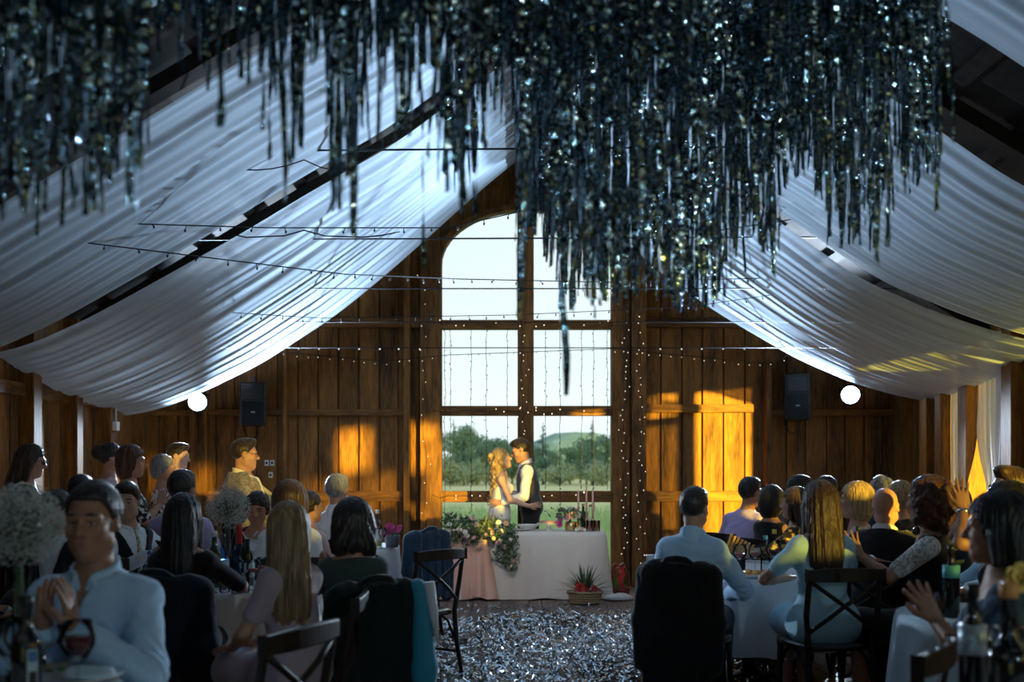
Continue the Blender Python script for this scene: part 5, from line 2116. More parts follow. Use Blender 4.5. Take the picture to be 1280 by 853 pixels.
# the couple
GROOM = person('groom in a dark waistcoat and white shirt kissing the bride behind the head table', (X(663, 11.9), 11.92, 0), 90, 'stand', k=1.03, lean=9, head=(0, 20, 4),
               armL=((-0.20, 0.34, 1.02), (-0.5, -0.8, -0.6), (0.3, 1, 0.1), (0.7, 0.2, -0.3), 25), armR=((0.16, 0.36, 1.06), (0.6, -0.8, -0.5), (-0.4, 1, 0.1), (-1, 0.2, 0), 25),
               top=('vest', WSH, GREYV), bottom=BLK, hair=('short', H_DARK), sk=SKIN, h=0.0065)
BRIDE = person('bride with long blond curls and bare arms kissing the groom behind the head table', (X(620, 11.85), 11.86, 0), -90, 'stand', sex='f', k=0.955, lean=5, head=(0, -14, 0),
               armR=((0.27, 0.36, 1.06), (0.5, -0.9, -0.9), (-0.25, 1, 0.12), (-0.9, 0, 0.2), 22), armL=((-0.16, 0.36, 1.12), (-0.5, -0.8, -0.6), (0.3, 1, 0.1), (0.7, 0, 0), 25),
               top=('bridal', IVORY), hair=('ringlets', H_BLOND), sk=SKIN_PALE, h=0.0065)
for i_, px_, yt_ in ((GROOM, 650.5, None), (BRIDE, 627, None)):
    hw = wpt(i_, i_['hc'])
    i_['o'].location.x += X(px_, hw.y) - hw.x

P_ = {}
N6, N7 = 0.006, 0.0072
# left half of the hall
P_['L1'] = put('dark-haired man in a light blue shirt clapping at the near left table', 116, 609, 3.35, 174, top=('shirt', BSH), bottom=NAVY, hair=('receding', H_DARK), sk=SKIN_TAN, h=0.0055, features=True, head=(6, 2, 0), lean=3,
               folds=0.008, armL=((-0.07, 0.27, 0.92), (-1, -0.3, -0.8), (0.05, 0.25, 1), (1, 0.1, 0), 16), armR=((0.03, 0.27, 0.92), (1, -0.3, -0.8), (-0.15, 0.25, 1), (-1, 0.1, 0), 16))
P_['L16'] = put('woman with long fair hair in a dusty pink dress sitting sideways', 360, 633, 4.4, 58, sex='f', top=('dress', PINK, 0.62, 0.95), hair=('long', H_DKBLOND, 0.40, 1.05), h=N6, head=(-40, 4, 0), lean=7,
                armL='lap', armR=((0.10, 0.36, 0.72), (0.9, -0.6, -0.4), (-0.3, 1, -0.2), (0, -0.2, -1), 25))
P_['L17'] = put('woman with dark wavy hair in a dark green top, her back turned', 440, 627, 4.85, 28, sex='f', top=('dress', DGREEN, 0.9, 1.0), hair=('wavy', H_BLACK, 0.10, 1.12), h=N6, lean=6, head=(-12, 2, 0),
                armL=((-0.10, 0.27, 0.99), (-1, -0.3, -0.8), (0.05, 0.3, 1), (1, 0.1, 0), 14), armR=((-0.02, 0.28, 0.98), (1, -0.2, -0.7), (-0.15, 0.3, 1), (-1, 0.1, 0), 14))
P_['L9'] = put('man in a dark waistcoat and striped tie raising a wide glass', 161, 606, 6.5, -100, top=('vest', WSH, BLK, 0, None, STRIPE), bottom=BLK, hair=('short', H_DARK), sk=SKIN, h=N7, features=True, head=(-52, 6, 0),
               armL='table', armR=((0.12, 0.36, 0.93), (0.9, -0.4, -0.7), (-0.4, 0.8, 0.35), (-0.8, 0.3, 0), 55))
P_['L9']['o'].rotation_euler.z = R(-118)
P_['L3'] = put('dark-haired man in a suit looking down beside the big flower ball', 70, 616, 5.9, 150, top=('suit', WSH, BLK), bottom=BLK, hair=('short', H_BLACK), sk=SKIN_TAN, h=N7, features=True, head=(5, 12, 0))
P_['L4'] = put('person with dark hair seen from behind next to the big flower ball', 31, 610, 6.7, 40, sex='f', top=('blouse', BLK), bottom=BLK, hair=('bob', H_BLACK), h=0.0095)
P_['L4b'] = put('person with a round dark crown half hidden behind the man in the blue shirt', 101, 597, 7.1, 10, top=('suit', WSH, BLK), bottom=BLK, hair=('short', H_BLACK), h=0.0095)
P_['L2'] = put('standing woman with long brown hair, dark glasses and a white lace top', 40, 553, 7.6, -75, 'stand', sex='f', top=('dress', LACE, 0.5, 1.0), hair=('long', H_BROWN, 0.26), h=N7, glasses='dark', head=(0, 12, 0), features=True, armL='down', armR='down')
P_['L5'] = put('standing woman with a curly dark updo in a pale rose top', 139, 552, 8.6, -62, 'stand', sex='f', top=('dress', ROSE, 0.9, 1.0), hair=('updo', H_DARK, 0.2, 1.1), h=N7, armL='crossed', armR='crossed')
P_['L6'] = put('standing woman with a dark bob in a dark floral blouse clapping', 165, 555, 7.7, -72, 'stand', sex='f', top=('dress', FLORAL, 0.95, 1.0), hair=('bob', H_RED, 0.2, 0.98), h=N7, features=True, head=(-10, 3, 0),
               armL=((-0.06, 0.27, 1.27), (-1, -0.2, -0.8), (0.05, 0.25, 1), (1, 0, 0), 12), armR=((0.02, 0.27, 1.26), (1, -0.2, -0.8), (-0.1, 0.25, 1), (-1, 0, 0), 12))
P_['L7'] = put('standing woman with short grey hair in a black and white print blouse', 206, 567, 8.25, -62, 'stand', sex='f', top=('dress', MONO, 0.95, 1.0), hair=('fluffy', H_GREY, 0.2, 0.98), h=N7, armL='down', armR='down')
P_['L8'] = put('young man with short dark hair standing by the back wall under the left lamp', 223, 552, 9.7, -80, 'stand', top=('shirt', BSH), bottom=NAVY, hair=('flat', H_DARK), sk=SKIN_PALE, h=N7, head=(-6, 8, 0), armL='down', armR='down', features=True)
P_['L10'] = put('man with dark hair and a lilac sleeve at the left table', 228, 591, 7.1, -10, top=('shirt', PURP), bottom=BLK, hair=('short', H_BLACK), h=0.0085, armL='lap', armR='lap')
P_['L10b'] = put('woman with long straight black hair seen from behind at the left table', 231, 622, 5.15, -5, sex='f', top=('dress', BLK, 0.9, 1.0), hair=('long', H_BLACK, 0.34, 1.02), h=N7, armL='table', armR='table')
P_['L11'] = put('stout man with glasses in a tan checked jacket standing with a hand on his hip', 306, 546, 8.0, -62, 'stand', top=('open_suit', CREAM, TAN, 0, (0.085, 0.20, 0.0, 0.03), YTIE), bottom=cloth('beige_trousers', (0.30, 0.25, 0.18)), hair=('flat', H_DARK), sk=SKIN, h=0.0065, stout=0.95,
                glasses='clear', features=True, head=(-8, 3, 0), armL='hip', armR='hip', lean=0)
P_['L12'] = put('woman with short dark hair looking down at the left table below the tan jacket', 321, 618, 7.05, -150, sex='f', top=('suit', WSH, BLK), bottom=BLK, hair=('fluffy', H_DARK, 0.2, 1.0), sk=SKIN, h=N7, features=True, head=(-25, 16, 0))
P_['L13'] = put('woman with fluffy brown hair seen from behind, next to the small dark updo', 362, 604, 6.42, 15, sex='f', top=('blouse', WSH), bottom=BLK, hair=('bob', H_BROWN, 0.2, 1.12), h=N7)
P_['L14'] = put('woman with a small dark updo between the fluffy brown head and the white shirt', 388, 617, 7.2, -40, sex='f', top=('blouse', ROSE), bottom=BLK, hair=('updo', H_DARK), h=N7)
P_['L15'] = put('man with cropped grey hair in a white shirt seen from behind', 422, 596, 8.1, -20, top=('shirt', WSH), bottom=BLK, hair=('short', H_GREY), h=N7, lean=8, armL='table', armR='lap')
# right half of the hall
P_['R1'] = put('dark-haired man in a light blue shirt sitting with his back turned', 868, 613, 5.9, -24, top=('shirt', BSH), bottom=NAVY, hair=('short', H_DARK), sk=SKIN_TAN, h=N6, head=(-8, 4, 0), lean=8, folds=0.008,
               armL='lap', armR=((0.17, 0.36, 0.72), (0.9, -0.6, -0.5), (-0.1, 1, -0.1), (0, 0, -1), 20))
P_['R2'] = put('man in a lilac shirt leaning forward against the sunlit boards', 938, 600, 8.9, -52, top=('tee', PURP, None, 0.75), bottom=BLK, hair=('short', H_BLACK), sk=SKIN_TAN, h=N7, lean=22, armL='lap', armR='lap')
P_['R3'] = put('dark-haired woman with an earring turned to her right in front of the lilac shirt', 966, 610, 8.1, -55, sex='f', top=('dress', BLK, 0.0, 1.0), hair=('bob', H_BLACK, 0.2, 1.02), sk=SKIN, h=N7, head=(0, 4, 0), features=True, armL='table', armR='table')
P_['R4'] = put('woman with wavy hair in a gold flecked top at the right table', 993, 612, 7.42, 60, sex='f', top=('blouse', GOLDP), bottom=BLK, hair=('wavy', H_BROWN, 0.12, 1.0), h=N7, armL='table', armR='table')
P_['R5'] = put('man with a smooth dark crown behind the gold flecked woman', 1000, 597, 8.6, -70, top=('suit', WSH, BLK), bottom=BLK, hair=('short', H_BLACK), h=0.0085)
P_['R5b'] = put('small dark head behind the long brown hair near the right speaker', 1031, 597, 9.6, 90, top=('suit', WSH, BLK), bottom=BLK, hair=('crop', H_BLACK), h=0.0095)
P_['R6'] = put('woman with long straight brown hair in a pale blue top on the cross-back chair', 1024, 605, 5.75, 8, sex='f', top=('dress', BTEE, 0.62, 1.0), hair=('long', H_BROWN, 0.33, 1.03), sk=SKIN, h=N6, lean=6, head=(-6, 4, 0),
               armL=((-0.10, 0.30, 0.80), (-1, -0.35, -0.25), (0.7, 0.7, 0.0), (0, 0, -1), 20), armR='table')
P_['R7'] = put('blond woman with a straight bob looking left at the right table', 1069, 606, 7.0, 70, sex='f', top=('blouse', ROSE), bottom=BLK, hair=('bob', H_BLOND, 0.2, 1.02), sk=SKIN, h=N7, features=True, armL='table', armR='table')
P_['R8'] = put('person with curly grey hair near the back right corner', 1098, 598, 9.3, 60, top=('suit', WSH, NAVY), bottom=BLK, hair=('curly', H_GREY, 0.2, 0.80), h=N7)
P_['R8b'] = put('person with short fair hair behind the bald man', 1123, 604, 7.9, 40, sex='f', top=('blouse', BLK), bottom=BLK, hair=('fluffy', H_BLOND, 0.2, 0.95), h=0.0085)
P_['R9'] = put('bald man in a dark suit with a white collar turned away at the right', 1107, 612, 6.15, -32, top=('suit', WSH, BLK), bottom=BLK, hair=('bald', H_BLACK), sk=SKIN, h=N7, lean=8, stout=0.2)
P_['R10'] = put('woman with curly auburn hair and lace sleeves clapping towards the couple', 1158, 600, 5.7, 62, sex='f', top=('dress', BLK, 0.0, 1.0), hair=('curly', H_RED, 0.2, 0.98), sk=SKIN, h=N6, head=(-22, 2, 0), lean=5,
                armL=((-0.09, 0.40, 0.92), (-1, -0.2, -0.9), (-0.05, 0.45, 0.9), (1, 0.1, 0), 12, 12), armR=((0.03, 0.38, 0.90), (1, -0.2, -0.8), (-0.25, 0.85, 0.35), (-0.9, 0.2, 0.2), 12, 12))
P_['R13'] = put('woman with black hair raising her clapping hands beside the white curtain', 1256, 606, 5.15, 68, sex='f', top=('dress', NAVY, 0.0, 1.0), hair=('long', H_BLACK, 0.25), sk=SKIN_TAN, h=N6, lean=3,
                armL=((-0.06, 0.24, 1.25), (-1, 0.1, -0.9), (-0.05, 0.1, 1), (1, 0.2, 0), 10, 12), armR=((0.01, 0.22, 1.24), (1, 0.1, -0.8), (0.1, 0.25, 1), (-1, 0.2, 0), 10, 12))
P_['R12'] = put('man with brown hair and dark sunglasses at the right edge by the curtain', 1262, 586, 6.5, 86, top=('shirt', BTEE), bottom=BLK, hair=('flat', H_BROWN), sk=SKIN, h=N7, glasses='dark', stout=0.2)
P_['R11'] = put('dark-haired person half hidden behind the auburn curls', 1192, 612, 7.3, 60, sex='f', top=('blouse', NAVY), bottom=BLK, hair=('bob', H_DARK), h=0.0085)
P_['R14'] = put('woman with straight black hair in a navy patterned dress clapping', 1246, 621, 3.55, 72, sex='f', top=('dress', DENIM, 0.95, 1.0), hair=('long', H_BLACK, 0.13, 1.05), sk=SKIN_TAN, h=0.0055, head=(-8, 2, 0), lean=4,
                armL=((-0.07, 0.26, 0.93), (-1, -0.2, -0.9), (0.0, 0.5, 0.85), (1, 0.1, 0), 14, 10), armR=((0.02, 0.26, 0.92), (1, -0.2, -0.8), (-0.1, 0.5, 0.85), (-1, 0.1, 0), 14, 10))
# lace sleeves over the shoulders of the auburn-haired woman
i_ = P_['R10']
for nm in 'LR':
    a_ = i_['arms'][nm]
    g_ = Vol(np.minimum(a_['S'], a_['E']) - 0.1, np.maximum(a_['S'], a_['E']) + 0.1, 0.007)
    pe_ = a_['S'] + (a_['E'] - a_['S']) * 0.75
    g_.add(rc(a_['S'] + V3(0, 0, 0.005), pe_, 0.062, 0.050), 0)
    Vq, Qq = g_.mesh()
    link('lace_sleeve', np_mesh('lace_sleeve', Vq * i_['k'], Qq), LACE, i_['o'], True)
# ------------------------------------------------------------------ chairs
CH_WOOD = wood('dark_chair_wood', (0.005, 0.0025, 0.0018), (0.020, 0.009, 0.005), 'z', 0.5, 10)
SEAT_M = mat('chair_seat', (0.020, 0.010, 0.006), 0.22, coat=0.4)


def make_chair(name='cross_back_chair'):
    """Cross-back chair facing +Y, seat 0.46 m, back along -Y."""
    t = thing(name, '', 'chair')
    hw, bk = 0.205, -0.20
    sp_ = MB()
    prof = []
    for i in range(28):
        a = 2 * PI * i / 28
        c, s = math.cos(a), math.sin(a)
        e_ = 0.55
        prof.append((0.225 * abs(c) ** e_ * (1 if c > 0 else -1) * (1.0 if s > 0 else 0.94), 0.215 * abs(s) ** e_ * (1 if s > 0 else -1)))
    vs = [(x, y, 0.428) for x, y in prof] + [(x, y, 0.452) for x, y in prof] + [(x * 0.9, y * 0.9, 0.460) for x, y in prof] + [(x * 0.5, y * 0.5, 0.452) for x, y in prof]
    fs = [tuple(reversed(range(28)))]
    for r in range(3):
        for i in range(28):
            j = (i + 1) % 28
            fs.append((r * 28 + i, r * 28 + j, (r + 1) * 28 + j, (r + 1) * 28 + i))
    fs.append(tuple(84 + i for i in range(28)))
    sp_.add(vs, fs).build('seat', SEAT_M, t, True)
    for s in (-1, 1):
        MB().tube([(s * 0.185, 0.175, 0.43), (s * 0.19, 0.18, 0.2), (s * 0.20, 0.195, 0.0)], [0.019, 0.018, 0.014], 10).build('leg', CH_WOOD, t, True)
        MB().tube([(s * 0.195, -0.26, 0.0), (s * 0.185, -0.215, 0.25), (s * 0.185, -0.195, 0.45), (s * hw, -0.215, 0.62), (s * hw, -0.25, 0.80), (s * hw, -0.262, 0.86)], [0.014, 0.017, 0.018, 0.017, 0.016, 0.015], 10).build('leg', CH_WOOD, t, True)
        # bent brackets under the seat
        MB().tube([(s * 0.19, 0.18, 0.24), (s * 0.165, 0.172, 0.36), (s * 0.11, 0.165, 0.415), (0, 0.162, 0.428)], 0.011, 8).build('bracket', CH_WOOD, t, True)
        MB().tube([(s * 0.19, 0.175, 0.24), (s * 0.188, 0.13, 0.37), (s * 0.187, 0.0, 0.425), (s * 0.186, -0.13, 0.37), (s * 0.186, -0.205, 0.24)], 0.011, 8).build('bracket', CH_WOOD, t, True)
        MB().tube([(s * 0.19, 0.18, 0.15), (s * 0.19, -0.22, 0.17)], 0.010, 8).build('stretcher', CH_WOOD, t, True)
        # crossing bars of the back
        MB().tube([(s * 0.20, -0.205, 0.52), (s * 0.09, -0.242, 0.61), (0, -0.252 - 0.008 * s, 0.675), (-s * 0.10, -0.262, 0.745), (-s * 0.20, -0.258, 0.815)], 0.0125, 8).build('cross_bar', CH_WOOD, t, True)
    tr = MB()
    n = 12
    vs, fs = [], []
    for i in range(n + 1):
        u = -1 + 2 * i / n
        x = u * 0.225
        y = -0.262 - 0.035 * (1 - u * u)
        zt = 0.878 + 0.012 * (1 - u * u)
        for dy, z in ((-0.014, 0.815), (0.014, 0.815), (0.014, zt), (-0.014, zt)):
            vs.append((x, y + dy, z))
    for i in range(n):
        a, b = 4 * i, 4 * i + 4
        for q in range(4):
            q2 = (q + 1) % 4
            fs.append((a + q, b + q, b + q2, a + q2))
    fs += [(3, 2, 1, 0), (4 * n, 4 * n + 1, 4 * n + 2, 4 * n + 3)]
    tr.add(vs, fs).build('top_rail', CH_WOOD, t, bevel=0.006)
    return t


CHAIR0 = make_chair()
first = [True]


def chair(x, y, face, label, group='cross-back chairs'):
    if first[0]:
        first[0] = False
        c = CHAIR0
        c.location = (x, y, 0)
        c.rotation_euler = (0, 0, R(face))
        c['label'] = label
        c['group'] = group
        return c
    return dup(CHAIR0, (x, y, 0), R(face), label, group)


def behind(px, Y, face, label):
    """Chair whose back rail shows at px, Y."""
    a = R(face)
    return chair(X(px, Y) - math.sin(a) * 0.26, Y + math.cos(a) * 0.26, face, label)


behind(551, 6.75, 46, 'empty cross-back chair standing at the edge of the foil confetti')
C2 = behind(533, 8.55, 50, 'cross-back chair carrying a navy jacket, before the left end of the head table')
behind(377, 3.42, 68, 'cross-back chair whose rail stands in front of the pink dress')
behind(1168, 3.05, 55, 'dark chair back at the bottom edge in front of the small round table')
WHO = {'L1': 'man in the light blue shirt clapping', 'L16': 'woman in the dusty pink dress', 'L17': 'woman in the dark green top', 'L9': 'man raising the wide glass', 'L3': 'man beside the big flower ball',
       'L4': 'dark-haired person next to the big flower ball', 'L4b': 'person with the round dark crown', 'L10': 'man with the lilac sleeve on the left', 'L10b': 'woman with long straight black hair',
       'L12': 'woman with short dark hair looking down', 'L13': 'woman with fluffy brown hair', 'L14': 'woman with the small dark updo', 'L15': 'man with cropped grey hair', 'R1': 'man with his back turned by the aisle',
       'R2': 'man in the lilac shirt', 'R3': 'woman with the earring', 'R4': 'gold flecked woman', 'R5': 'man with the smooth dark crown', 'R5b': 'small dark head', 'R6': 'woman in the pale blue top', 'R7': 'blond woman',
       'R8': 'person with curly grey hair', 'R8b': 'person with short fair hair', 'R9': 'bald man', 'R10': 'woman with auburn curls', 'R13': 'woman raising her hands by the curtain', 'R12': 'man with sunglasses', 'R11': 'person behind the auburn curls', 'R14': 'woman in the navy patterned dress'}
PCH = {}
for key, i_ in P_.items():
    if i_['pose'] == 'sit':
        a = i_['o'].rotation_euler.z
        b = i_['o'].location
        fa_ = {'L1': 222, 'L16': 96}.get(key, math.degrees(a))
        PCH[key] = chair(b.x, b.y, fa_, 'cross-back chair under the ' + WHO[key])


# ------------------------------------------------------------------ jackets hung over chair backs
def jacket(ch, m, label, seed, long=0.0, wide=1.0, sleeves=True):
    """A jacket hung over the back of a chair, in the frame of that chair."""
    g = Vol((-0.36, -0.42, 0.12), (0.36, -0.10, 1.0), 0.0085)
    g.add(rc((-0.15 * wide, -0.275, 0.872), (0.15 * wide, -0.275, 0.872), 0.040, 0.040), 0)
    g.add(el((-0.19 * wide, -0.275, 0.845), (0.075, 0.055, 0.065)), 0.04)
    g.add(el((0.19 * wide, -0.275, 0.845), (0.075, 0.055, 0.065)), 0.04)
    bt = 0.34 - long
    for i in range(9):
        u = -1 + 0.25 * i
        g.add(rc((u * 0.20 * wide, -0.300, 0.86), (u * (0.21 + 0.05 * long) * wide, -0.325 - 0.01 * (i % 2), bt + 0.015 * math.sin(i * 2.3 + seed)), 0.026, 0.020), 0.03)
        g.add(rc((u * 0.19 * wide, -0.255, 0.86), (u * 0.20 * wide, -0.205 + 0.012 * (i % 2), 0.56 + 0.02 * math.sin(i * 1.7 + seed)), 0.022, 0.015), 0.03)
    if sleeves:
        for s in (-1, 1):
            g.add(rc((s * 0.235 * wide, -0.27, 0.83), (s * 0.275 * wide, -0.285, 0.58), 0.052, 0.046), 0.04)
            g.add(rc((s * 0.275 * wide, -0.285, 0.58), (s * 0.262 * wide, -0.295, 0.33), 0.046, 0.040), 0.03)

    def f(D, P):
        return (D + 0.006 * wob(P * np.array([1, 1, 0.25]), 45, seed) + 0.003 * wob(P, 60, seed + 2)).astype(np.float32)
    g.apply(f)
    Vq, Qq = g.mesh()
    o = link('jacket', np_mesh('jacket', Vq, Qq), m, smooth=True)
    o.location = ch.location
    o.rotation_euler = ch.rotation_euler
    # collar rolled along the rail
    MB().tube([(-0.09, -0.30, 0.90), (-0.05, -0.325, 0.925), (0, -0.33, 0.93), (0.05, -0.325, 0.925), (0.09, -0.30, 0.90)], [0.012, 0.018, 0.02, 0.018, 0.012], 8).build('jacket_collar', m, o, True)
    return tag(o, label, 'jacket', 'jackets over chair backs')


BLKG = cloth('black_green_wool', (0.007, 0.011, 0.011))
DNAVY = cloth('dark_navy_wool', (0.006, 0.010, 0.018))
LIT_TEAL = cloth('lit_side_wool', (0.03, 0.22, 0.34), rough=0.6)
NAVY2 = cloth('navy_jacket_wool', (0.02, 0.045, 0.085))
jacket(C2, NAVY2, 'navy jacket over the chair before the left end of the head table', 1, 0.0, 0.9)
jacket(PCH['R1'], BLK, 'black jacket over the chair of the man sitting by the aisle', 2, 0.20, 0.80)
jacket(PCH['L10b'], DNAVY, 'dark jacket over the chair of the woman with straight black hair', 3, 0.02, 0.95)
J4 = jacket(PCH['L17'], BLKG, 'dark jacket, lit side coloured teal, over the chair of the woman in dark green', 4, 0.06, 0.80)
lm = cloth('pale_lining_silk', (0.55, 0.56, 0.58), rough=0.5)
tg = Vol((0.10, -0.46, 0.05), (0.36, -0.16, 1.0), 0.008)  # light on the jacket's right side, built as a teal strip
tg.add(rc((0.195, -0.305, 0.87), (0.215, -0.33, 0.50), 0.045, 0.055), 0)
tg.add(rc((0.215, -0.33, 0.50), (0.225, -0.34, 0.16), 0.055, 0.065), 0.04)
tg.apply(lambda D, P: (D + 0.007 * wob(P * np.array([1, 1, 0.25]), 45, 3)).astype(np.float32))
Vq, Qq = tg.mesh()
link('lit_side', np_mesh('lit_side', Vq, Qq), LIT_TEAL, J4, True)['label'] = 'teal strip standing for light on the jacket side'
MB().tube([(0.235, -0.335, 0.90), (0.255, -0.345, 0.76), (0.270, -0.36, 0.62)], [0.030, 0.024, 0.006], 10).build('pale_lining', lm, J4, True)['label'] = 'pale grey lining'

# ------------------------------------------------------------------ tables
LINEN = mat('white_linen', (0.72, 0.73, 0.74), 0.85, bump=0.12, bscale=300, sheen=0.2, col2=(0.78, 0.79, 0.80), scale=4)
LINEN_B = mat('pale_blue_linen', (0.46, 0.60, 0.68), 0.85, bump=0.12, bscale=300, sheen=0.2, col2=(0.54, 0.68, 0.76), scale=4)
TABLE_M = mat('table_underside', (0.10, 0.07, 0.05), 0.7)


def round_table(cx, cy, r, drop, label, clabel, m, seed, folds=11, zt=0.745):
    t = thing('round_table', label, 'table', (cx, cy, 0), 0, 'round guest tables')
    MB().lathe([(0.001, zt - 0.035), (r * 0.97, zt - 0.035), (r * 0.98, zt - 0.02), (r * 0.98, zt - 0.006), (0.001, zt - 0.006)], n=48).build('tabletop', TABLE_M, t, True)
    MB().lathe([(0.22, 0.0), (0.22, 0.02), (0.05, 0.05), (0.045, zt - 0.04)], n=20).build('pedestal', BLACK_METAL, t, True)
    nv, nd = 180, 26
    g = np.random.default_rng(seed)
    V, Q = [(0, 0, zt)], []
    ph = g.uniform(0, 6.3, 4)
    rings = []
    for i in range(nd):
        u = i / (nd - 1)
        row = []
        for j in range(nv):
            th = 2 * PI * j / nv
            if i < 5:
                rr = r * (0.3 + 0.7 * i / 4.0)
                z = zt + 0.0012 * math.sin(9 * th + i)
                if i == 4:
                    rr, z = r + 0.004, zt - 0.002
            else:
                d = (i - 4) / (nd - 5)
                w_ = (math.sin(folds * th + ph[0] + 0.8 * math.sin(2 * th + ph[1])) + 0.5 * math.sin(folds * 1.7 * th + ph[2]))
                w_ = math.copysign(abs(w_) ** 0.8, w_)
                rr = r + 0.010 + d * 0.045 + 0.040 * w_ * d ** 0.8
                z = zt - 0.004 - d * (drop + 0.02 * math.sin(3 * th + ph[3]))
            row.append(len(V))
            V.append((rr * math.cos(th), rr * math.sin(th), z))
        rings.append(row)
    for a, b in zip(rings[:-1], rings[1:]):
        for j in range(nv):
            j2 = (j + 1) % nv
            Q.append((a[j], b[j], b[j2], a[j2]))
    F = [tuple(q) for q in Q] + [(0, rings[0][j], rings[0][(j + 1) % nv]) for j in range(nv)]
    o = MB().add(V, F).build('tablecloth', m, smooth=True, loc=(cx, cy, 0))
    tag(o, clabel, 'tablecloth', 'round tablecloths')
    return t


round_table(-1.85, 6.0, 0.68, 0.50, 'round table crowded with bottles on the left', 'white cloth under the bottles of the crowded left table', LINEN, 1)
round_table(1.62, 6.85, 0.72, 0.45, 'round table with goblets on the right, behind the pale blue top', 'white cloth under the goblets of the right table', LINEN, 2, 12)
round_table(2.28, 4.62, 0.47, 0.66, 'small round table in front of the auburn curls', 'pale blue cloth hanging in deep folds from the small round table', LINEN_B, 3, 9)
round_table(-1.62, 2.5, 0.80, 0.40, 'round table in the bottom left corner, before the clapping man', 'white cloth of the table in the bottom left corner', LINEN, 4)
round_table(1.72, 2.2, 0.72, 0.40, 'round table below the bottom right corner', 'white cloth of the table below the bottom right corner', LINEN, 5)
round_table(-1.52, 9.0, 0.50, 0.66, 'small round table by the back wall left of the head table', 'white cloth of the small table left of the head table', LINEN, 6, 9)

# head table
hx0, hx1, hy0, hy1, hz = X(553, 11.0), X(757, 11.0), 11.0, 11.62, 0.745
t = thing('head_table', 'long head table in front of the arched window', 'table', ((hx0 + hx1) / 2, (hy0 + hy1) / 2, 0))
w2, d2 = (hx1 - hx0) / 2, (hy1 - hy0) / 2
MB().box((-w2, -d2, hz - 0.03), (w2, d2, hz - 0.004)).build('tabletop', TABLE_M, t, bevel=0.004)
for sx in (-1, 1):
    for sy in (-1, 1):
        MB().box((sx * (w2 - 0.08) - 0.025, sy * (d2 - 0.08) - 0.025, 0), (sx * (w2 - 0.08) + 0.025, sy * (d2 - 0.08) + 0.025, hz - 0.03)).build('leg', TABLE_M, t)


def skirt_cloth(x0, x1, y0, y1, zt, drop, m, label, seed, off=0.0, flare=0.05, folds=24, amp=0.012, sides=(1, 1, 1, 1), name='tablecloth'):
    """Cloth over a rectangular top, hanging in folds around it."""
    g = np.random.default_rng(seed)
    per = []
    n = 50
    cr = 0.03
    corners = [(x0, y0), (x1, y0), (x1, y1), (x0, y1)]
    for k_ in range(4):
        a, b = Vector(corners[k_]), Vector(corners[(k_ + 1) % 4])
        m_ = n if k_ % 2 == 0 else 18
        for i in range(m_):
            per.append((a.lerp(b, i / m_), k_, i / m_))
    cx, cy = (x0 + x1) / 2, (y0 + y1) / 2
    nv = len(per)
    rows = []
    V = []
    rows_n = 22
    ph = g.uniform(0, 6.3, 5)
    for i in range(rows_n):
        row = []
        for j, (p, k_, u) in enumerate(per):
            nrm = [Vector((0, -1)), Vector((1, 0)), Vector((0, 1)), Vector((-1, 0))][k_]
            e_ = min(u, 1 - u) * 2
            if i < 3:
                q = Vector((cx, cy)).lerp(p, (0.0, 0.6, 1.0)[i])
                z = zt + off
            else:
                d = (i - 2) / (rows_n - 3)
                s = j / nv * folds * 2 * PI
                w_ = math.sin(s + ph[0] + 1.5 * math.sin(s * 0.21 + ph[1])) + 0.6 * math.sin(s * 0.47 + ph[2])
                co_ = max(0, 1 - e_ * 3.0)
                dirn = nrm + (p - Vector((cx, cy))).normalized() * co_ * 0.8
                q = p + dirn.normalized() * (0.008 + off + flare * d * (0.4 + 1.2 * co_) + amp * w_ * d ** 0.7)
                z = zt + off - 0.003 - d * drop * (1 - 0.02 * math.sin(s * 0.3 + ph[3]))
            row.append(len(V))
            V.append((q.x, q.y, max(z, 0.006)))
        rows.append(row)
    F = []
    for a, b in zip(rows[:-1], rows[1:]):
        for j in range(nv):
            j2 = (j + 1) % nv
            if sides[per[j][1]] or rows.index(a) < 2:
                F.append((a[j], b[j], b[j2], a[j2]))
    o = MB().add(V, F).build(name, m, smooth=True)
    return tag(o, label, 'tablecloth')


CREAML = mat('cream_satin', (0.66, 0.62, 0.58), 0.55, col2=(0.72, 0.68, 0.63), scale=3, bump=0.1, bscale=200)
PEACH = mat('peach_satin', (0.74, 0.42, 0.32), 0.45, col2=(0.80, 0.50, 0.40), scale=3, bump=0.1, bscale=200)
skirt_cloth(hx0, hx1, hy0, hy1, hz, 0.735, CREAML, 'cream tablecloth hanging to the floor around the head table', 3)
skirt_cloth(hx0 - 0.012, X(606, 11.0), hy0 - 0.01, hy1 + 0.01, hz, 0.73, PEACH, 'peach satin cloth over the left third of the head table', 8, 0.014, 0.085, 16, 0.014, name='table_runner')
# a tail of the cream cloth lying on the floor at the right
tl = Vol((X(757, 10.9) - 0.05, 10.75, 0.0), (X(757, 10.9) + 0.5, 11.2, 0.16), 0.01)
tl.add(el((X(772, 10.9), 10.98, 0.02), (0.16, 0.11, 0.055)), 0)
tl.add(el((X(781, 10.9), 11.0, 0.02), (0.09, 0.08, 0.035)), 0.05)
tl.apply(lambda D, P: np.maximum(D + 0.008 * wob(P, 40, 4), 0.003 - P[:, 2]).astype(np.float32))
Vq, Qq = tl.mesh()
tag(link('cloth_tail', np_mesh('cloth_tail', Vq, Qq), CREAML, smooth=True), 'crumpled tail of cream cloth on the floor right of the head table', 'cloth')

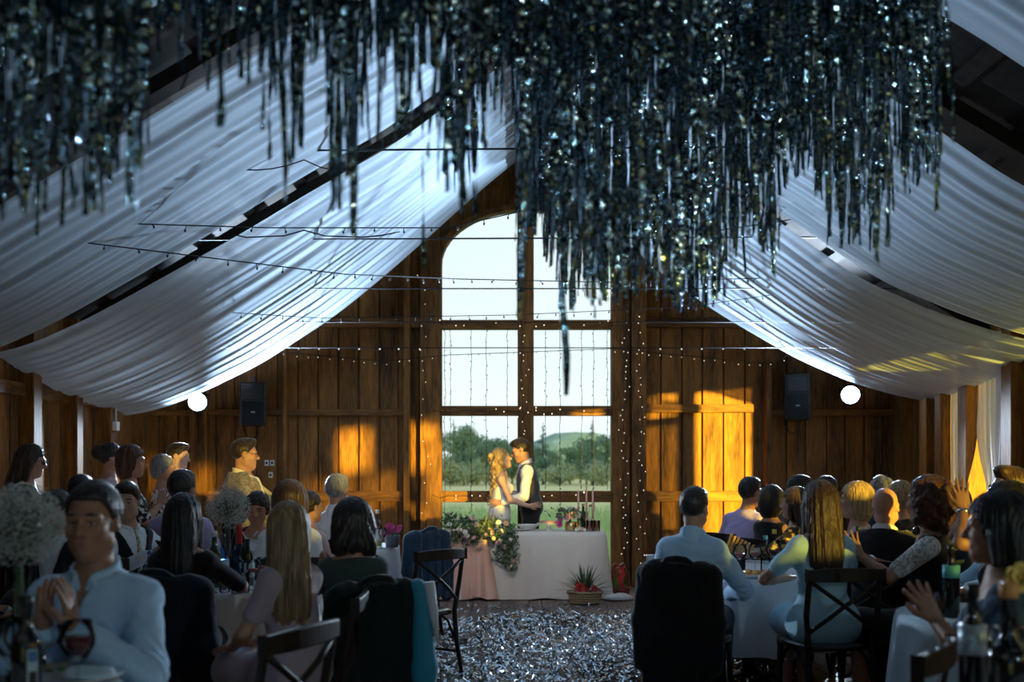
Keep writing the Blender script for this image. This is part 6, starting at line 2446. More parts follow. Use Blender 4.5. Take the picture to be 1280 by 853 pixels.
# ------------------------------------------------------------------ flowers
LEAF_D = mat('dark_leaf', (0.035, 0.075, 0.035), 0.6, col2=(0.09, 0.15, 0.075), scale=30)
LEAF_G = mat('grey_green_leaf', (0.12, 0.17, 0.11), 0.7, col2=(0.24, 0.29, 0.19), scale=30)
STEM_M = mat('green_stem', (0.06, 0.10, 0.04), 0.7)


def petal_mat(nm, c, d):
    return mat('petals_' + nm, c, 0.7, col2=d, scale=30, sheen=0.3)


PET = {'cream': petal_mat('cream', (0.72, 0.62, 0.44), (0.80, 0.74, 0.60)), 'blush': petal_mat('blush', (0.72, 0.36, 0.32), (0.80, 0.52, 0.46)), 'mauve': petal_mat('mauve', (0.30, 0.14, 0.24), (0.46, 0.26, 0.36)),
       'magenta': petal_mat('magenta', (0.55, 0.03, 0.22), (0.75, 0.10, 0.36)), 'red': petal_mat('red', (0.45, 0.02, 0.02), (0.65, 0.06, 0.05)), 'yellow': petal_mat('yellow', (0.85, 0.55, 0.08), (0.92, 0.70, 0.20)), 'white': petal_mat('white', (0.78, 0.78, 0.74), (0.85, 0.85, 0.82))}
BLOOM = {}
for nm, m in PET.items():
    mb = MB()
    g = np.random.default_rng(3)
    for ring, (cnt, tilt, r) in enumerate(((5, 0.25, 0.45), (6, 0.7, 0.75), (7, 1.15, 1.0))):
        for i in range(cnt):
            a = 2 * PI * (i + 0.5 * ring) / cnt + g.normal() * 0.1
            M = Matrix.Rotation(a, 3, 'Z')
            vs = []
            for u in (-1, -0.5, 0, 0.5, 1):
                for v_ in (0, 0.4, 0.8, 1.0):
                    w_ = 0.42 * math.sin(PI * (0.15 + 0.62 * v_)) * u
                    out_ = r * v_ * math.sin(tilt) + 0.12 * (1 - u * u) * v_ * 0.5
                    up = r * v_ * math.cos(tilt) + 0.10 * v_ * v_ - 0.1 * u * u * v_
                    vs.append(M @ Vector((out_ + 0.05, w_, up - 0.1)))
            fs = [(i2 * 4 + j, i2 * 4 + j + 1, i2 * 4 + j + 5, i2 * 4 + j + 4) for i2 in range(4) for j in range(3)]
            mb.add(vs, fs)
    mb.ball((0, 0, 0.1), 0.16, 8, 6)
    me = bpy.data.meshes.new('bloom_' + nm)
    me.from_pydata(mb.v, [], mb.f)
    me.materials.append(m)
    me.polygons.foreach_set('use_smooth', [True] * len(me.polygons))
    BLOOM[nm] = me


def blooms(parent, items):
    """items: (kind, location, radius, direction)."""
    for nm, p, r, d in items:
        o = bpy.data.objects.new('flower', BLOOM[nm])
        COL.objects.link(o)
        o.parent = parent
        o.location = p
        o.scale = (r, r, r)
        o.rotation_euler = Vector(d).to_track_quat('Z', 'Y').to_euler()


def leaf_cloud(pts, size, g, spread):
    V, Fq = [], []
    for c in pts:
        c = Vector(c) + Vector(g.normal(size=3) * spread)
        u = Vector(g.normal(size=3)).normalized()
        v_ = u.cross(Vector(g.normal(size=3))).normalized()
        w_ = u.cross(v_)
        s = size * g.uniform(0.6, 1.3)
        b0 = len(V)
        V += [c - u * s, c + v_ * s * 0.38 + w_ * s * 0.12, c + u * s, c - v_ * s * 0.38 + w_ * s * 0.12]
        Fq.append((b0, b0 + 1, b0 + 2, b0 + 3))
    return V, Fq


# garland over the front left half of the head table
g = np.random.default_rng(17)
gy = hy0 - 0.02
t = thing('flower_garland', 'thick flower garland lying over the front edge of the head table', 'garland', (X(605, gy), gy, hz))
path = [(556, 655), (575, 655), (595, 662), (615, 660), (632, 662), (645, 672)]
core, low = [], []
for i in range(1500):
    k_ = g.uniform(0, len(path) - 1.001)
    j = int(k_)
    px = path[j][0] + (path[j + 1][0] - path[j][0]) * (k_ - j)
    py = path[j][1] + (path[j + 1][1] - path[j][1]) * (k_ - j)
    hang = 10 + 8 * math.sin(px * 0.09 + 1) + (20 if px > 622 else 0) + (8 if 580 < px < 600 else 0)
    yy = py - 12 + g.random() ** 1.1 * (12 + hang + 6)
    z = Z(yy, gy) - hz
    dep = g.uniform(-0.10, 0.10) if z > 0.02 else g.uniform(-0.14, -0.02)
    core.append((X(px, gy) - t.location.x + g.normal() * 0.02, dep, z))
V_, F_ = leaf_cloud(core, 0.028, g, 0.015)
MB().add(V_, F_).build('foliage', LEAF_D, t)
V_, F_ = leaf_cloud([c for c in core if g.random() < 0.45], 0.022, g, 0.028)
MB().add(V_, F_).build('foliage', LEAF_G, t)['label'] = 'grey green leaves'
it = []
for i in range(46):
    c = core[g.integers(len(core))]
    it.append((('cream', 'mauve', 'blush', 'cream', 'white')[g.integers(5)], (c[0], c[1] - 0.05, c[2] + 0.012), g.uniform(0.016, 0.030), (g.normal() * 0.5, -1, 0.7 + g.normal() * 0.3)))
blooms(t, it)

GOLD = mat('gold_metal', (0.72, 0.50, 0.20), 0.25, 1.0)
CERAM = mat('white_ceramic', (0.78, 0.78, 0.76), 0.25)
CLEAR = glassy('clear_glass', (0.94, 0.97, 0.98), 0.22, 0.05)
BLUEG = glassy('blue_glass', (0.45, 0.72, 0.95), 0.25, 0.05)
GREENG = mat('green_bottle_glass', (0.012, 0.035, 0.010), 0.08, coat=0.5)
DARKG = mat('dark_bottle_glass', (0.006, 0.008, 0.010), 0.08, coat=0.5)
WINE = mat('red_wine', (0.10, 0.004, 0.010), 0.1)
ROSEW = mat('rose_drink', (0.45, 0.10, 0.10), 0.15)
WATER = glassy('water', (0.86, 0.93, 0.97), 0.2, 0.03)
WAXP = mat('pink_wax', (0.80, 0.42, 0.38), 0.5)
WAXR = mat('red_wax', (0.60, 0.03, 0.02), 0.4)
BLACKCAP = mat('black_cap', (0.01, 0.01, 0.01), 0.4)
BLUECAP = mat('blue_cap', (0.03, 0.22, 0.60), 0.4)
YELCAP = mat('yellow_cap', (0.80, 0.62, 0.10), 0.4)
ORCAP = mat('orange_cap', (0.65, 0.28, 0.08), 0.5)
LABEL_W = mat('paper_label', (0.62, 0.66, 0.62), 0.7, col2=(0.30, 0.42, 0.40), scale=60, lo=0.55, hi=0.6)
LABEL_B = mat('blue_label', (0.05, 0.16, 0.35), 0.6)
LABEL_S = mat('silver_label', (0.45, 0.55, 0.62), 0.35, 0.4)

# bouquet in a gold vase
t = thing('vase', 'small gold vase holding a pink bouquet on the head table', 'vase', (X(714, 11.2), 11.2, hz))
MB().lathe([(0.001, 0.0), (0.062, 0.0), (0.068, 0.01), (0.070, 0.07), (0.066, 0.105), (0.060, 0.105), (0.060, 0.02), (0.001, 0.02)], n=24).build('vase_body', GOLD, t, True)
t2 = thing('bouquet', 'bouquet of blush roses and dark mauve blooms in the gold vase', 'flowers', (X(712, 11.2), 11.2, hz + 0.10))
V_, F_ = leaf_cloud([(g.normal() * 0.08 - 0.02, g.normal() * 0.05, 0.06 + g.random() * 0.10) for _ in range(170)], 0.026, g, 0.01)
MB().add(V_, F_).build('foliage', LEAF_D, t2)
it = [('blush', (0.03, -0.04, 0.07), 0.048, (0.1, -1, 0.5)), ('blush', (-0.03, -0.05, 0.05), 0.042, (-0.2, -1, 0.3)), ('cream', (0.08, -0.03, 0.08), 0.042, (0.5, -0.8, 0.5)), ('blush', (0.06, 0.0, 0.13), 0.042, (0.2, -0.5, 1)),
      ('mauve', (-0.10, -0.03, 0.03), 0.042, (-0.6, -0.8, 0.2)), ('mauve', (-0.07, 0, 0.12), 0.036, (-0.4, -0.4, 1)), ('magenta', (-0.11, -0.04, -0.02), 0.04, (-0.5, -1, 0)), ('cream', (0.0, 0.0, 0.15), 0.038, (0, -0.4, 1)), ('mauve', (-0.13, 0.0, 0.07), 0.032, (-1, -0.5, 0.5))]
blooms(t2, it)
MB().tube([(0, 0, -0.08), (0, 0, 0.08)], 0.02, 6).build('stems', STEM_M, t2, True)


# ------------------------------------------------------------------ tableware
def bottle(px, ybase, Y, hgt, r, label, m, cap=None, lab=None, zt=0.747, group='bottles on the tables', neck=0.30, labz=(0.18, 0.48), fill=None):
    t = thing('bottle', label, 'bottle', (X(px, Y), Y, zt), 0, group)
    h = hgt
    n0 = 1 - neck
    pr = [(0.001, 0), (r * 0.93, 0), (r, 0.01), (r, h * (n0 - 0.12)), (r * 0.93, h * (n0 - 0.06)), (r * 0.62, h * n0), (r * 0.40, h * (n0 + 0.06)), (r * 0.36, h * 0.955), (r * 0.42, h * 0.96), (r * 0.42, h), (0.001, h)]
    MB().lathe(pr, n=20).build('bottle_body', m, t, True)
    if cap is not None:
        MB().lathe([(r * 0.40, h * 0.90), (r * 0.46, h * 0.90), (r * 0.46, h * 1.005), (0.001, h * 1.008)], n=16).build('cap', cap, t, True)
    if lab is not None:
        MB().lathe([(r * 1.012, h * labz[0]), (r * 1.012, h * labz[1])], n=20).build('paper_label', lab, t, True)
    if fill is not None:
        MB().lathe([(0.001, 0.006), (r * 0.9, 0.008), (r * 0.92, h * 0.45), (0.001, h * 0.45)], n=18).build('drink', fill, t, True)
    return t


def goblet(px, Y, label, hgt=0.20, r=0.042, drink=None, m=None, zt=0.747, level=0.45, group='stemmed glasses on the tables', x=None):
    t = thing('wine_glass', label, 'glass', (X(px, Y) if x is None else x, Y, zt), 0, group)
    h = hgt
    b0 = h * 0.48
    pr = [(0.001, 0.0), (r * 0.85, 0.0), (r * 0.80, 0.004), (0.006, 0.010), (0.0045, 0.02), (0.0045, b0 - 0.012), (0.010, b0)]
    bow = [(r * 0.62, b0 + (h - b0) * 0.14), (r * 0.95, b0 + (h - b0) * 0.42), (r * 0.98, b0 + (h - b0) * 0.6), (r * 0.80, h), (r * 0.77, h), (r * 0.94, b0 + (h - b0) * 0.58), (r * 0.90, b0 + (h - b0) * 0.42), (r * 0.55, b0 + (h - b0) * 0.16), (0.001, b0 + 0.006)]
    MB().lathe(pr + bow, n=22).build('glass_body', m or CLEAR, t, True)
    if drink is not None:
        zl = b0 + (h - b0) * level
        MB().lathe([(0.001, b0 + 0.008), (r * 0.53, b0 + (h - b0) * 0.17), (r * 0.86, min(zl, b0 + (h - b0) * 0.42)), (r * 0.89, zl), (0.001, zl)], n=20).build('drink', drink, t, True)
    return t


def tumbler(px, Y, label, hgt=0.11, r=0.036, drink=None, zt=0.747, m=None):
    t = thing('tumbler', label, 'glass', (X(px, Y), Y, zt), 0, 'tumblers on the tables')
    MB().lathe([(0.001, 0.0), (r * 0.82, 0.0), (r, hgt), (r * 0.94, hgt), (r * 0.78, 0.012), (0.001, 0.012)], n=20).build('glass_body', m or CLEAR, t, True)
    if drink is not None:
        MB().lathe([(0.001, 0.014), (r * 0.76, 0.014), (r * 0.88, hgt * 0.6), (0.001, hgt * 0.6)], n=18).build('drink', drink, t, True)
    return t


def plate(px, Y, r, label, zt=0.747, food=None, n_food=14, seed=1):
    t = thing('plate', label, 'plate', (X(px, Y), Y, zt), 0, 'plates on the tables')
    MB().lathe([(0.001, 0.0), (r * 0.6, 0.0), (r * 0.68, 0.006), (r, 0.018), (r * 0.99, 0.022), (r * 0.66, 0.011), (0.001, 0.008)], n=36).build('dish', CERAM, t, True)
    if food:
        g = np.random.default_rng(seed)
        for i in range(n_food):
            a, q = g.uniform(0, 6.3), r * 0.5 * math.sqrt(g.random())
            s = g.uniform(0.012, 0.026)
            MB().ball((0, 0, 0), s, 8, 6, (1.2, 0.9, 0.7)).build('food', food[i % len(food)], t, True, loc=(q * math.cos(a), q * math.sin(a), 0.016 + s * 0.6))
    return t


FOODS = [mat('roast_food', (0.30, 0.13, 0.04), 0.5), mat('salad_leaf', (0.12, 0.20, 0.05), 0.5), mat('bread_food', (0.55, 0.36, 0.16), 0.7)]
FRUIT = [mat('fruit_yellow', (0.85, 0.50, 0.10), 0.4), mat('fruit_red', (0.60, 0.08, 0.05), 0.35), mat('fruit_orange', (0.85, 0.30, 0.05), 0.4)]

# head table ware
plate(648, 11.25, 0.13, 'white plate on the head table just right of the garland')
t = thing('bowl', 'white bowl on the head table in front of the groom', 'bowl', (X(660, 11.35), 11.35, hz + 0.002))
MB().lathe([(0.001, 0.0), (0.06, 0.0), (0.13, 0.06), (0.135, 0.065), (0.125, 0.06), (0.055, 0.01), (0.001, 0.008)], n=30).build('bowl_body', CERAM, t, True)
t = thing('cake_stand', 'white footed cake stand on the head table left of the gold vase', 'cake stand', (X(686, 11.25), 11.25, hz + 0.002))
MB().lathe([(0.001, 0.0), (0.07, 0.0), (0.03, 0.02), (0.025, 0.055), (0.03, 0.068), (0.135, 0.075), (0.14, 0.085), (0.001, 0.083)], n=30).build('stand_body', CERAM, t, True)
MB().lathe([(0.001, 0.085), (0.095, 0.085), (0.10, 0.09), (0.10, 0.105), (0.09, 0.112), (0.001, 0.114)], n=26).build('cake', mat('cake_crust', (0.50, 0.24, 0.12), 0.7, col2=(0.66, 0.40, 0.25), scale=40), t, True)
for px, y0, Y, nm in ((723, 614, 11.25, 'left'), (733, 606, 11.3, 'middle'), (741, 612, 11.2, 'right')):
    t = thing('taper_candle', 'tall pink taper candle on the head table, the %s of three' % nm, 'candle', (X(px, Y), Y, hz + 0.002), 0, 'tall pink candles')
    zt_ = Z(y0, Y) - hz
    MB().lathe([(0.001, 0), (0.032, 0), (0.032, 0.006), (0.010, 0.016), (0.010, 0.10), (0.019, 0.115), (0.019, 0.135), (0.001, 0.135)], n=18).build('candlestick', GOLD, t, True)
    MB().lathe([(0.0125, 0.125), (0.0095, zt_), (0.001, zt_ + 0.003)], n=12).build('wax', WAXP, t, True)
    MB().tube([(0, 0, zt_), (0.001, 0, zt_ + 0.015)], 0.0012, 5).build('wick', BLACKCAP, t)
for px, Y, nm in ((737, 11.12, 'left'), (746, 11.15, 'right')):
    t = thing('jar_candle', 'red candle in a glass jar on the head table, the %s one' % nm, 'candle', (X(px, Y), Y, hz + 0.002), 0, 'red jar candles')
    MB().lathe([(0.001, 0), (0.036, 0), (0.038, 0.12), (0.036, 0.12), (0.034, 0.008), (0.001, 0.008)], n=20).build('jar', CLEAR, t, True)
    MB().lathe([(0.001, 0.009), (0.033, 0.009), (0.033, 0.095), (0.001, 0.095)], n=18).build('wax', WAXR, t, True)
bottle(729, 0, 11.4, 0.30, 0.036, 'dark bottle between the pink candles on the head table', DARKG, GOLD, zt=hz + 0.002)
bottle(738, 0, 11.45, 0.29, 0.036, 'pale bottle behind the red candles on the head table', CLEAR, GOLD, LABEL_W, zt=hz + 0.002)
goblet(726, 11.1, 'empty glass on the head table at the foot of the pink candles', zt=hz + 0.002, hgt=0.14)
t = thing('rose_sprig', 'small white rose sprig lying by the gold vase on the head table', 'flowers', (X(727, 11.06), 11.06, hz + 0.002))
MB().tube([(-0.06, 0, 0.008), (0.05, 0.02, 0.012)], 0.004, 6).build('stem', STEM_M, t, True)
blooms(t, [('white', (-0.05, -0.01, 0.025), 0.025, (-0.5, -0.8, 0.4)), ('blush', (0.0, -0.02, 0.03), 0.022, (0, -1, 0.6)), ('white', (0.03, -0.01, 0.02), 0.02, (0.4, -1, 0.5))])

# basket under the head table, gift basket beside it
WICK = mat('pale_wicker', (0.42, 0.30, 0.17), 0.8, col2=(0.60, 0.46, 0.28), scale=50, bump=0.8, bscale=90)
WICKD = mat('dark_wicker', (0.16, 0.05, 0.03), 0.8, col2=(0.28, 0.10, 0.05), scale=50, bump=0.8, bscale=90)


def basket(x, y, r, h, m, name, label, sy=0.7):
    t = thing(name, label, 'basket', (x, y, 0.0), 0)
    mb = MB()
    mb.lathe([(0.001, 0.006), (r * 0.78, 0.006), (r * 0.96, h * 0.96), (r * 0.92, h * 0.96), (r * 0.74, 0.02), (0.001, 0.02)], n=36, sy=sy)
    mb.build('basket_body', m, t, True)
    for j in range(5):
        z = 0.02 + (h - 0.03) * j / 4
        rr = r * (0.79 + 0.18 * (z / h))
        pts = [(rr * math.cos(a) * (1 + 0.012 * math.cos(18 * a + j * PI)), sy * rr * math.sin(a) * (1 + 0.012 * math.cos(18 * a + j * PI)), z) for a in np.linspace(0, 2 * PI, 73)]
        MB().tube(pts, h * 0.075, 6).build('woven_band', m, t, True)
    up = MB()
    MB().tube([(r * math.cos(a), sy * r * math.sin(a), h + 0.006 * math.sin(20 * a)) for a in np.linspace(0, 2 * PI, 61)], 0.011, 8).build('rim_band', m, t, True)
    return t


bx, by = X(731, 10.72), 10.66
basket(bx, by, 0.185, 0.13, WICK, 'wicker_basket', 'pale wicker basket on the floor under the right end of the head table')
t = thing('flower_arrangement', 'dark spiky leaves with red blooms standing in the pale wicker basket', 'flowers', (bx, by, 0.02))
V_, F_ = [], []
for i in range(110):
    a, el_ = g.uniform(0, 6.3), g.uniform(0.15, 1.2)
    ln = g.uniform(0.22, 0.44)
    d = Vector((math.cos(a) * math.cos(el_), 0.4 * math.sin(a) * math.cos(el_), math.sin(el_)))
    s = d.cross(Vector((0, 0, 1))).normalized() * 0.013
    b0 = len(V_)
    o_ = Vector((0, 0, 0.08))
    mid = o_ + d * ln * 0.55
    V_ += [o_ - s * 0.4, o_ + s * 0.4, mid + s, mid - s, o_ + d * ln + Vector((0, 0, -0.05 * math.cos(el_)))]
    F_ += [(b0, b0 + 1, b0 + 2, b0 + 3), (b0 + 3, b0 + 2, b0 + 4)]
MB().add(V_, F_).build('foliage', LEAF_D, t)
blooms(t, [('red', (-0.06, -0.08, 0.16), 0.055, (-0.2, -1, 0.4)), ('red', (0.0, -0.09, 0.13), 0.04, (0.1, -1, 0.3)), ('red', (0.09, -0.08, 0.15), 0.038, (0.3, -1, 0.4)), ('mauve', (0.13, -0.05, 0.13), 0.03, (0.5, -1, 0.3))])
gx, gy_ = X(774, 11.15), 11.15
t = basket(gx, gy_, 0.125, 0.12, WICKD, 'gift_basket', 'small dark gift basket with a red ribbon right of the head table', 0.8)
MB().tube([(0.122 * math.cos(a), 0.0, 0.11 + 0.26 * math.sin(a)) for a in np.linspace(0, PI, 20)], 0.010, 8).build('handle', WICKD, t, True)
RIB = mat('red_ribbon', (0.62, 0.02, 0.02), 0.4, sheen=0.3)
rb = MB()
for k_, (dx, s_) in enumerate(((-0.085, 1), (0.06, -1))):
    pts = [Vector((0, -0.02, 0.37)), Vector((dx * 0.7, -0.05, 0.40)), Vector((dx, -0.05, 0.36)), Vector((dx * 0.6, -0.04, 0.33)), Vector((0, -0.02, 0.355))]
    for a, b in zip(pts[:-1], pts[1:]):
        rb.add([a + Vector((0, 0.02, 0)), b + Vector((0, 0.02, 0)), b - Vector((0, 0.025, 0)), a - Vector((0, 0.025, 0))], [(0, 1, 2, 3)])
rb.build('ribbon_bow', RIB, t, solid=0.003)
tv = MB()
pts = [Vector((0.01, -0.03, 0.35)), Vector((0.03, -0.07, 0.28)), Vector((0.00, -0.085, 0.20)), Vector((0.035, -0.09, 0.13)), Vector((0.02, -0.10, 0.09))]
for a, b in zip(pts[:-1], pts[1:]):
    tv.add([a + Vector((0.028, 0, 0)), b + Vector((0.028, 0, 0)), b - Vector((0.028, 0, 0)), a - Vector((0.028, 0, 0))], [(0, 1, 2, 3)])
tv.build('ribbon_tail', RIB, t, solid=0.003)
t2 = thing('small_plant', 'small green plant sitting in the gift basket', 'plant', (gx, gy_, 0.025))
V_, F_ = leaf_cloud([(g.normal() * 0.05, g.normal() * 0.04, 0.10 + g.random() * 0.07) for _ in range(60)], 0.03, g, 0.01)
MB().add(V_, F_).build('foliage', mat('fresh_leaf', (0.06, 0.22, 0.03), 0.5), t2)
MB().tube([(0, 0, 0.0), (0, 0, 0.11)], 0.012, 6).build('stem', STEM_M, t2, True)

# white cup on a thin rod beside the aisle
cx_, cy_ = X(814, 7.6), 7.6
t = thing('cup_stand', 'thin floor rod carrying a white paper cup beside the aisle', 'stand', (cx_, cy_, 0))
zc = Z(712, 7.6)
MB().lathe([(0.001, 0), (0.09, 0), (0.09, 0.008), (0.008, 0.014), (0.006, zc)], n=18).build('rod', BLACK_METAL, t, True)
MB().lathe([(0.001, 0.0), (0.030, 0.0), (0.042, 0.105), (0.044, 0.108), (0.039, 0.105), (0.027, 0.006), (0.001, 0.006)], (0, 0, zc), n=22).build('cup', CERAM, t, True)
MB().tube([(0.015, 0, zc + 0.02), (0.022, 0.005, zc + 0.16)], 0.003, 6).build('straw', BLACKCAP, t)


# ------------------------------------------------------------------ baby's breath balls in tall vases
BB = mat('small_white_blossom', (0.46, 0.46, 0.43), 0.8)
BBS = mat('fine_green_twig', (0.10, 0.12, 0.08), 0.8)


def flower_ball(px, py, Y, r, label, vlabel, n, zt=0.747, seed=1):
    g = np.random.default_rng(seed)
    x, zc = X(px, Y), Z(py, Y)
    t = thing('flower_ball', label, 'flowers', (x, Y, zc), 0, 'balls of tiny white blossoms')
    V, Fq = [], []
    tw = MB()
    for i in range(n):
        d = Vector(g.normal(size=3)).normalized()
        q = d * r * (0.35 + 0.68 * g.random() ** 0.45)
        s = g.uniform(0.0020, 0.0040)
        u = Vector(g.normal(size=3)).normalized() * s
        v_ = u.cross(Vector(g.normal(size=3))).normalized() * s
        w_ = u.cross(v_).normalized() * s
        b0 = len(V)
        V += [q + u, q - u, q + v_, q - v_, q + w_, q - w_]
        Fq += [(b0, b0 + 2, b0 + 4), (b0 + 2, b0 + 1, b0 + 4), (b0 + 1, b0 + 3, b0 + 4), (b0 + 3, b0, b0 + 4), (b0 + 2, b0, b0 + 5), (b0 + 1, b0 + 2, b0 + 5), (b0 + 3, b0 + 1, b0 + 5), (b0, b0 + 3, b0 + 5)]
        if i % 12 == 0:
            tw.tube([(0, 0, -r * 0.3), tuple(q * 0.6), tuple(q)], [0.0014, 0.001, 0.0007], 4, False)
    o = MB().add(V, Fq).build('blossoms', BB, t)
    o['kind'] = 'stuff'
    o = tw.build('twigs', BBS, t)
    o['kind'] = 'stuff'
    MB().tube([(0, 0, -r * 0.2), (0, 0, -(zc - zt) * 0.55)], 0.012, 8).build('stems', STEM_M, t, True)
    v = thing('vase', vlabel, 'vase', (x, Y, zt), 0, 'tall glass vases')
    hv = zc - zt - r * 0.75
    MB().lathe([(0.001, 0.0), (0.055, 0.0), (0.05, 0.01), (0.022, 0.04), (0.020, hv * 0.7), (0.045, hv), (0.042, hv), (0.017, hv * 0.7), (0.018, 0.05), (0.001, 0.045)], n=22).build('vase_body', CLEAR, v, True)


flower_ball(285, 634, 6.05, 0.135, 'ball of tiny white blossoms above the crowded left table', 'tall glass vase under the flower ball of the crowded left table', 2600, seed=1)
flower_ball(24, 656, 3.05, 0.128, 'big dim ball of tiny white blossoms at the left edge', 'tall glass vase under the big dim flower ball', 4200, seed=2)

# crowded left table
bottle(268, 0, 5.75, 0.32, 0.037, 'dark green wine bottle with a pale neck on the crowded left table', GREENG, LABEL_W, LABEL_W)
bottle(235, 0, 5.60, 0.27, 0.033, 'clear bottle with an orange cork on the left table', CLEAR, ORCAP, None, fill=WATER)
bottle(279, 0, 5.95, 0.29, 0.033, 'light blue water bottle close beside the vase', BLUEG, CLEAR, LABEL_S)
bottle(296, 0, 5.70, 0.24, 0.040, 'light blue water carafe with wide shoulders on the left table', BLUEG, None, None, fill=WATER)
bottle(309, 0, 5.85, 0.27, 0.042, 'green bottle with sloping shoulders beside the red candle', GREENG, None, LABEL_W, neck=0.5)
bottle(187, 0, 5.85, 0.20, 0.030, 'small bottle with a blue label at the left side of the left table', CLEAR, BLUECAP, LABEL_B, fill=WATER)
goblet(213, 5.5, 'big red wine glass at the front of the left table, left of the orange cork', 0.21, 0.052, WINE)
goblet(262, 5.46, 'big red wine glass at the front of the left table, under the green bottle', 0.20, 0.050, WINE)
goblet(246, 5.85, 'small empty glass behind the orange cork on the left table', 0.16, 0.034)
goblet(317, 5.6, 'red drink glass beside the green sloping bottle', 0.17, 0.040, ROSEW)
goblet(328, 5.75, 'red drink glass at the right end of the left table', 0.17, 0.040, ROSEW)
tumbler(281, 5.52, 'golden drink in a tumbler at the front of the left table', drink=mat('golden_drink', (0.70, 0.45, 0.12), 0.2))
tumbler(296, 5.46, 'tumbler with golden drink under the blue carafe', drink=bpy.data.materials['golden_drink'])
tumbler(305, 5.50, 'clear tumbler on the front edge of the left table', drink=WATER)
tumbler(197, 5.60, 'clear tumbler beside the blue label bottle', drink=WATER)
plate(313, 6.20, 0.12, 'white plate of food behind the green bottles on the left table', food=FOODS, seed=3)
plate(222, 5.75, 0.12, 'white plate of food at the left side of the left table', food=FOODS, seed=4)
plate(258, 6.25, 0.12, 'white plate of food behind the dark green bottle', food=FRUIT, seed=5)
t = thing('red_candle', 'thick red candle on the left table', 'candle', (X(299, 6.05), 6.05, 0.747))
MB().lathe([(0.001, 0), (0.045, 0), (0.045, 0.008), (0.012, 0.02), (0.012, 0.20), (0.024, 0.215), (0.024, 0.23), (0.001, 0.23)], n=18).build('candlestick', BLACK_METAL, t, True)
MB().lathe([(0.019, 0.225), (0.018, 0.345), (0.001, 0.347)], n=16).build('wax', WAXR, t, True)
MB().tube([(0, 0, 0.345), (0.001, 0, 0.358)], 0.0015, 5).build('wick', BLACKCAP, t)

# small table left of the head table
bottle(472, 0, 8.75, 0.33, 0.037, 'wine bottle with a cream cap left of the head table', CLEAR, mat('cream_cap', (0.75, 0.70, 0.55), 0.4), LABEL_W, fill=mat('white_wine', (0.55, 0.50, 0.18), 0.1))
goblet(478, 8.62, 'empty glass beside the white wine bottle', 0.18, 0.036)
zz = 0.747
t = thing('flower_pot', 'grey pot standing on the small table left of the head table', 'pot', (X(490, 8.8), 8.8, zz))
MB().lathe([(0.001, 0), (0.055, 0), (0.068, 0.10), (0.072, 0.105), (0.062, 0.10), (0.05, 0.01), (0.001, 0.01)], n=24).build('pot_body', mat('grey_glaze', (0.20, 0.22, 0.26), 0.35), t, True)
t = thing('pink_flowers', 'cluster of magenta flowers in the grey pot', 'flowers', (X(488, 8.8), 8.8, zz + 0.06))
V_, F_ = leaf_cloud([(g.normal() * 0.06, g.normal() * 0.05, 0.05 + g.random() * 0.06) for _ in range(80)], 0.022, g, 0.01)
MB().add(V_, F_).build('foliage', LEAF_D, t)
blooms(t, [('magenta', (g.normal() * 0.055, -0.03 - abs(g.normal()) * 0.03, 0.06 + g.random() * 0.07), g.uniform(0.020, 0.034), (g.normal() * 0.5, -1, 0.6)) for _ in range(14)])

# right table
goblet(925, 6.38, 'cut goblet with pink drink, left of a pair on the right table', 0.20, 0.046, ROSEW)
goblet(944, 6.42, 'cut goblet with pink drink, right of a pair on the right table', 0.20, 0.046, ROSEW)
goblet(967, 6.35, 'large red wine glass in front of the capped bottles on the right table', 0.23, 0.052, WINE)
bottle(957, 0, 6.45, 0.25, 0.032, 'clear water bottle with a blue cap on the right table', CLEAR, BLUECAP, None, fill=WATER)
bottle(968, 0, 6.62, 0.28, 0.032, 'clear bottle with a yellow cap on the right table', CLEAR, YELCAP, None, fill=WATER)
tumbler(913, 6.55, 'tumbler with a bluish drink on the right table', drink=WATER, m=BLUEG)
plate(934, 6.28, 0.13, 'white plate with fruit in front of the cut goblets', food=FRUIT, seed=7)
plate(962, 6.28, 0.12, 'white plate with scraps beside the large red wine glass', food=FOODS, n_food=8, seed=8)
t = thing('bread_sticks', 'fan of golden bread sticks standing in a dark box on the right table', 'bread', (X(905, 6.75), 6.75, 0.747))
for i in range(7):
    MB().tube([(0.015 * i - 0.02, 0, 0.03), (0.015 * i + 0.05 + 0.01 * i, -0.01, 0.17 + 0.012 * (6 - i))], 0.009, 8).build('bread_stick', FRUIT[0], t, True)
t = thing('bread_box', 'dark box holding the bread sticks on the right table', 'box', (X(907, 6.75), 6.75, 0.747))
bb = MB().box((-0.10, -0.06, 0), (0.12, 0.06, 0.01))
for lo_, hi_ in (((-0.10, -0.06, 0), (0.12, -0.05, 0.12)), ((-0.10, 0.05, 0), (0.12, 0.06, 0.12)), ((-0.10, -0.06, 0), (-0.09, 0.06, 0.12)), ((0.11, -0.06, 0), (0.12, 0.06, 0.12))):
    bb.box(lo_, hi_)
bb.build('box_body', BLACK_PLASTIC, t)
tumbler(1063, 6.55, 'white patterned tumbler on the right side of the right table', 0.12, 0.038, m=mat('patterned_cup', (0.75, 0.75, 0.75), 0.3, col2=(0.05, 0.05, 0.06), scale=30, lo=0.45, hi=0.5))
bottle(1073, 0, 6.65, 0.30, 0.037, 'dark wine bottle on the right side of the right table', DARKG, BLACKCAP, None)
bottle(1081, 0, 6.42, 0.15, 0.034, 'squat clear bottle with a pale label on the right side of the right table', CLEAR, None, LABEL_W)
goblet(1066, 6.85, 'empty tall glass in front of the blond woman', 0.22, 0.040)
plate(1070, 6.38, 0.10, 'white plate on the right edge of the right table', food=FRUIT, n_food=6, seed=9)
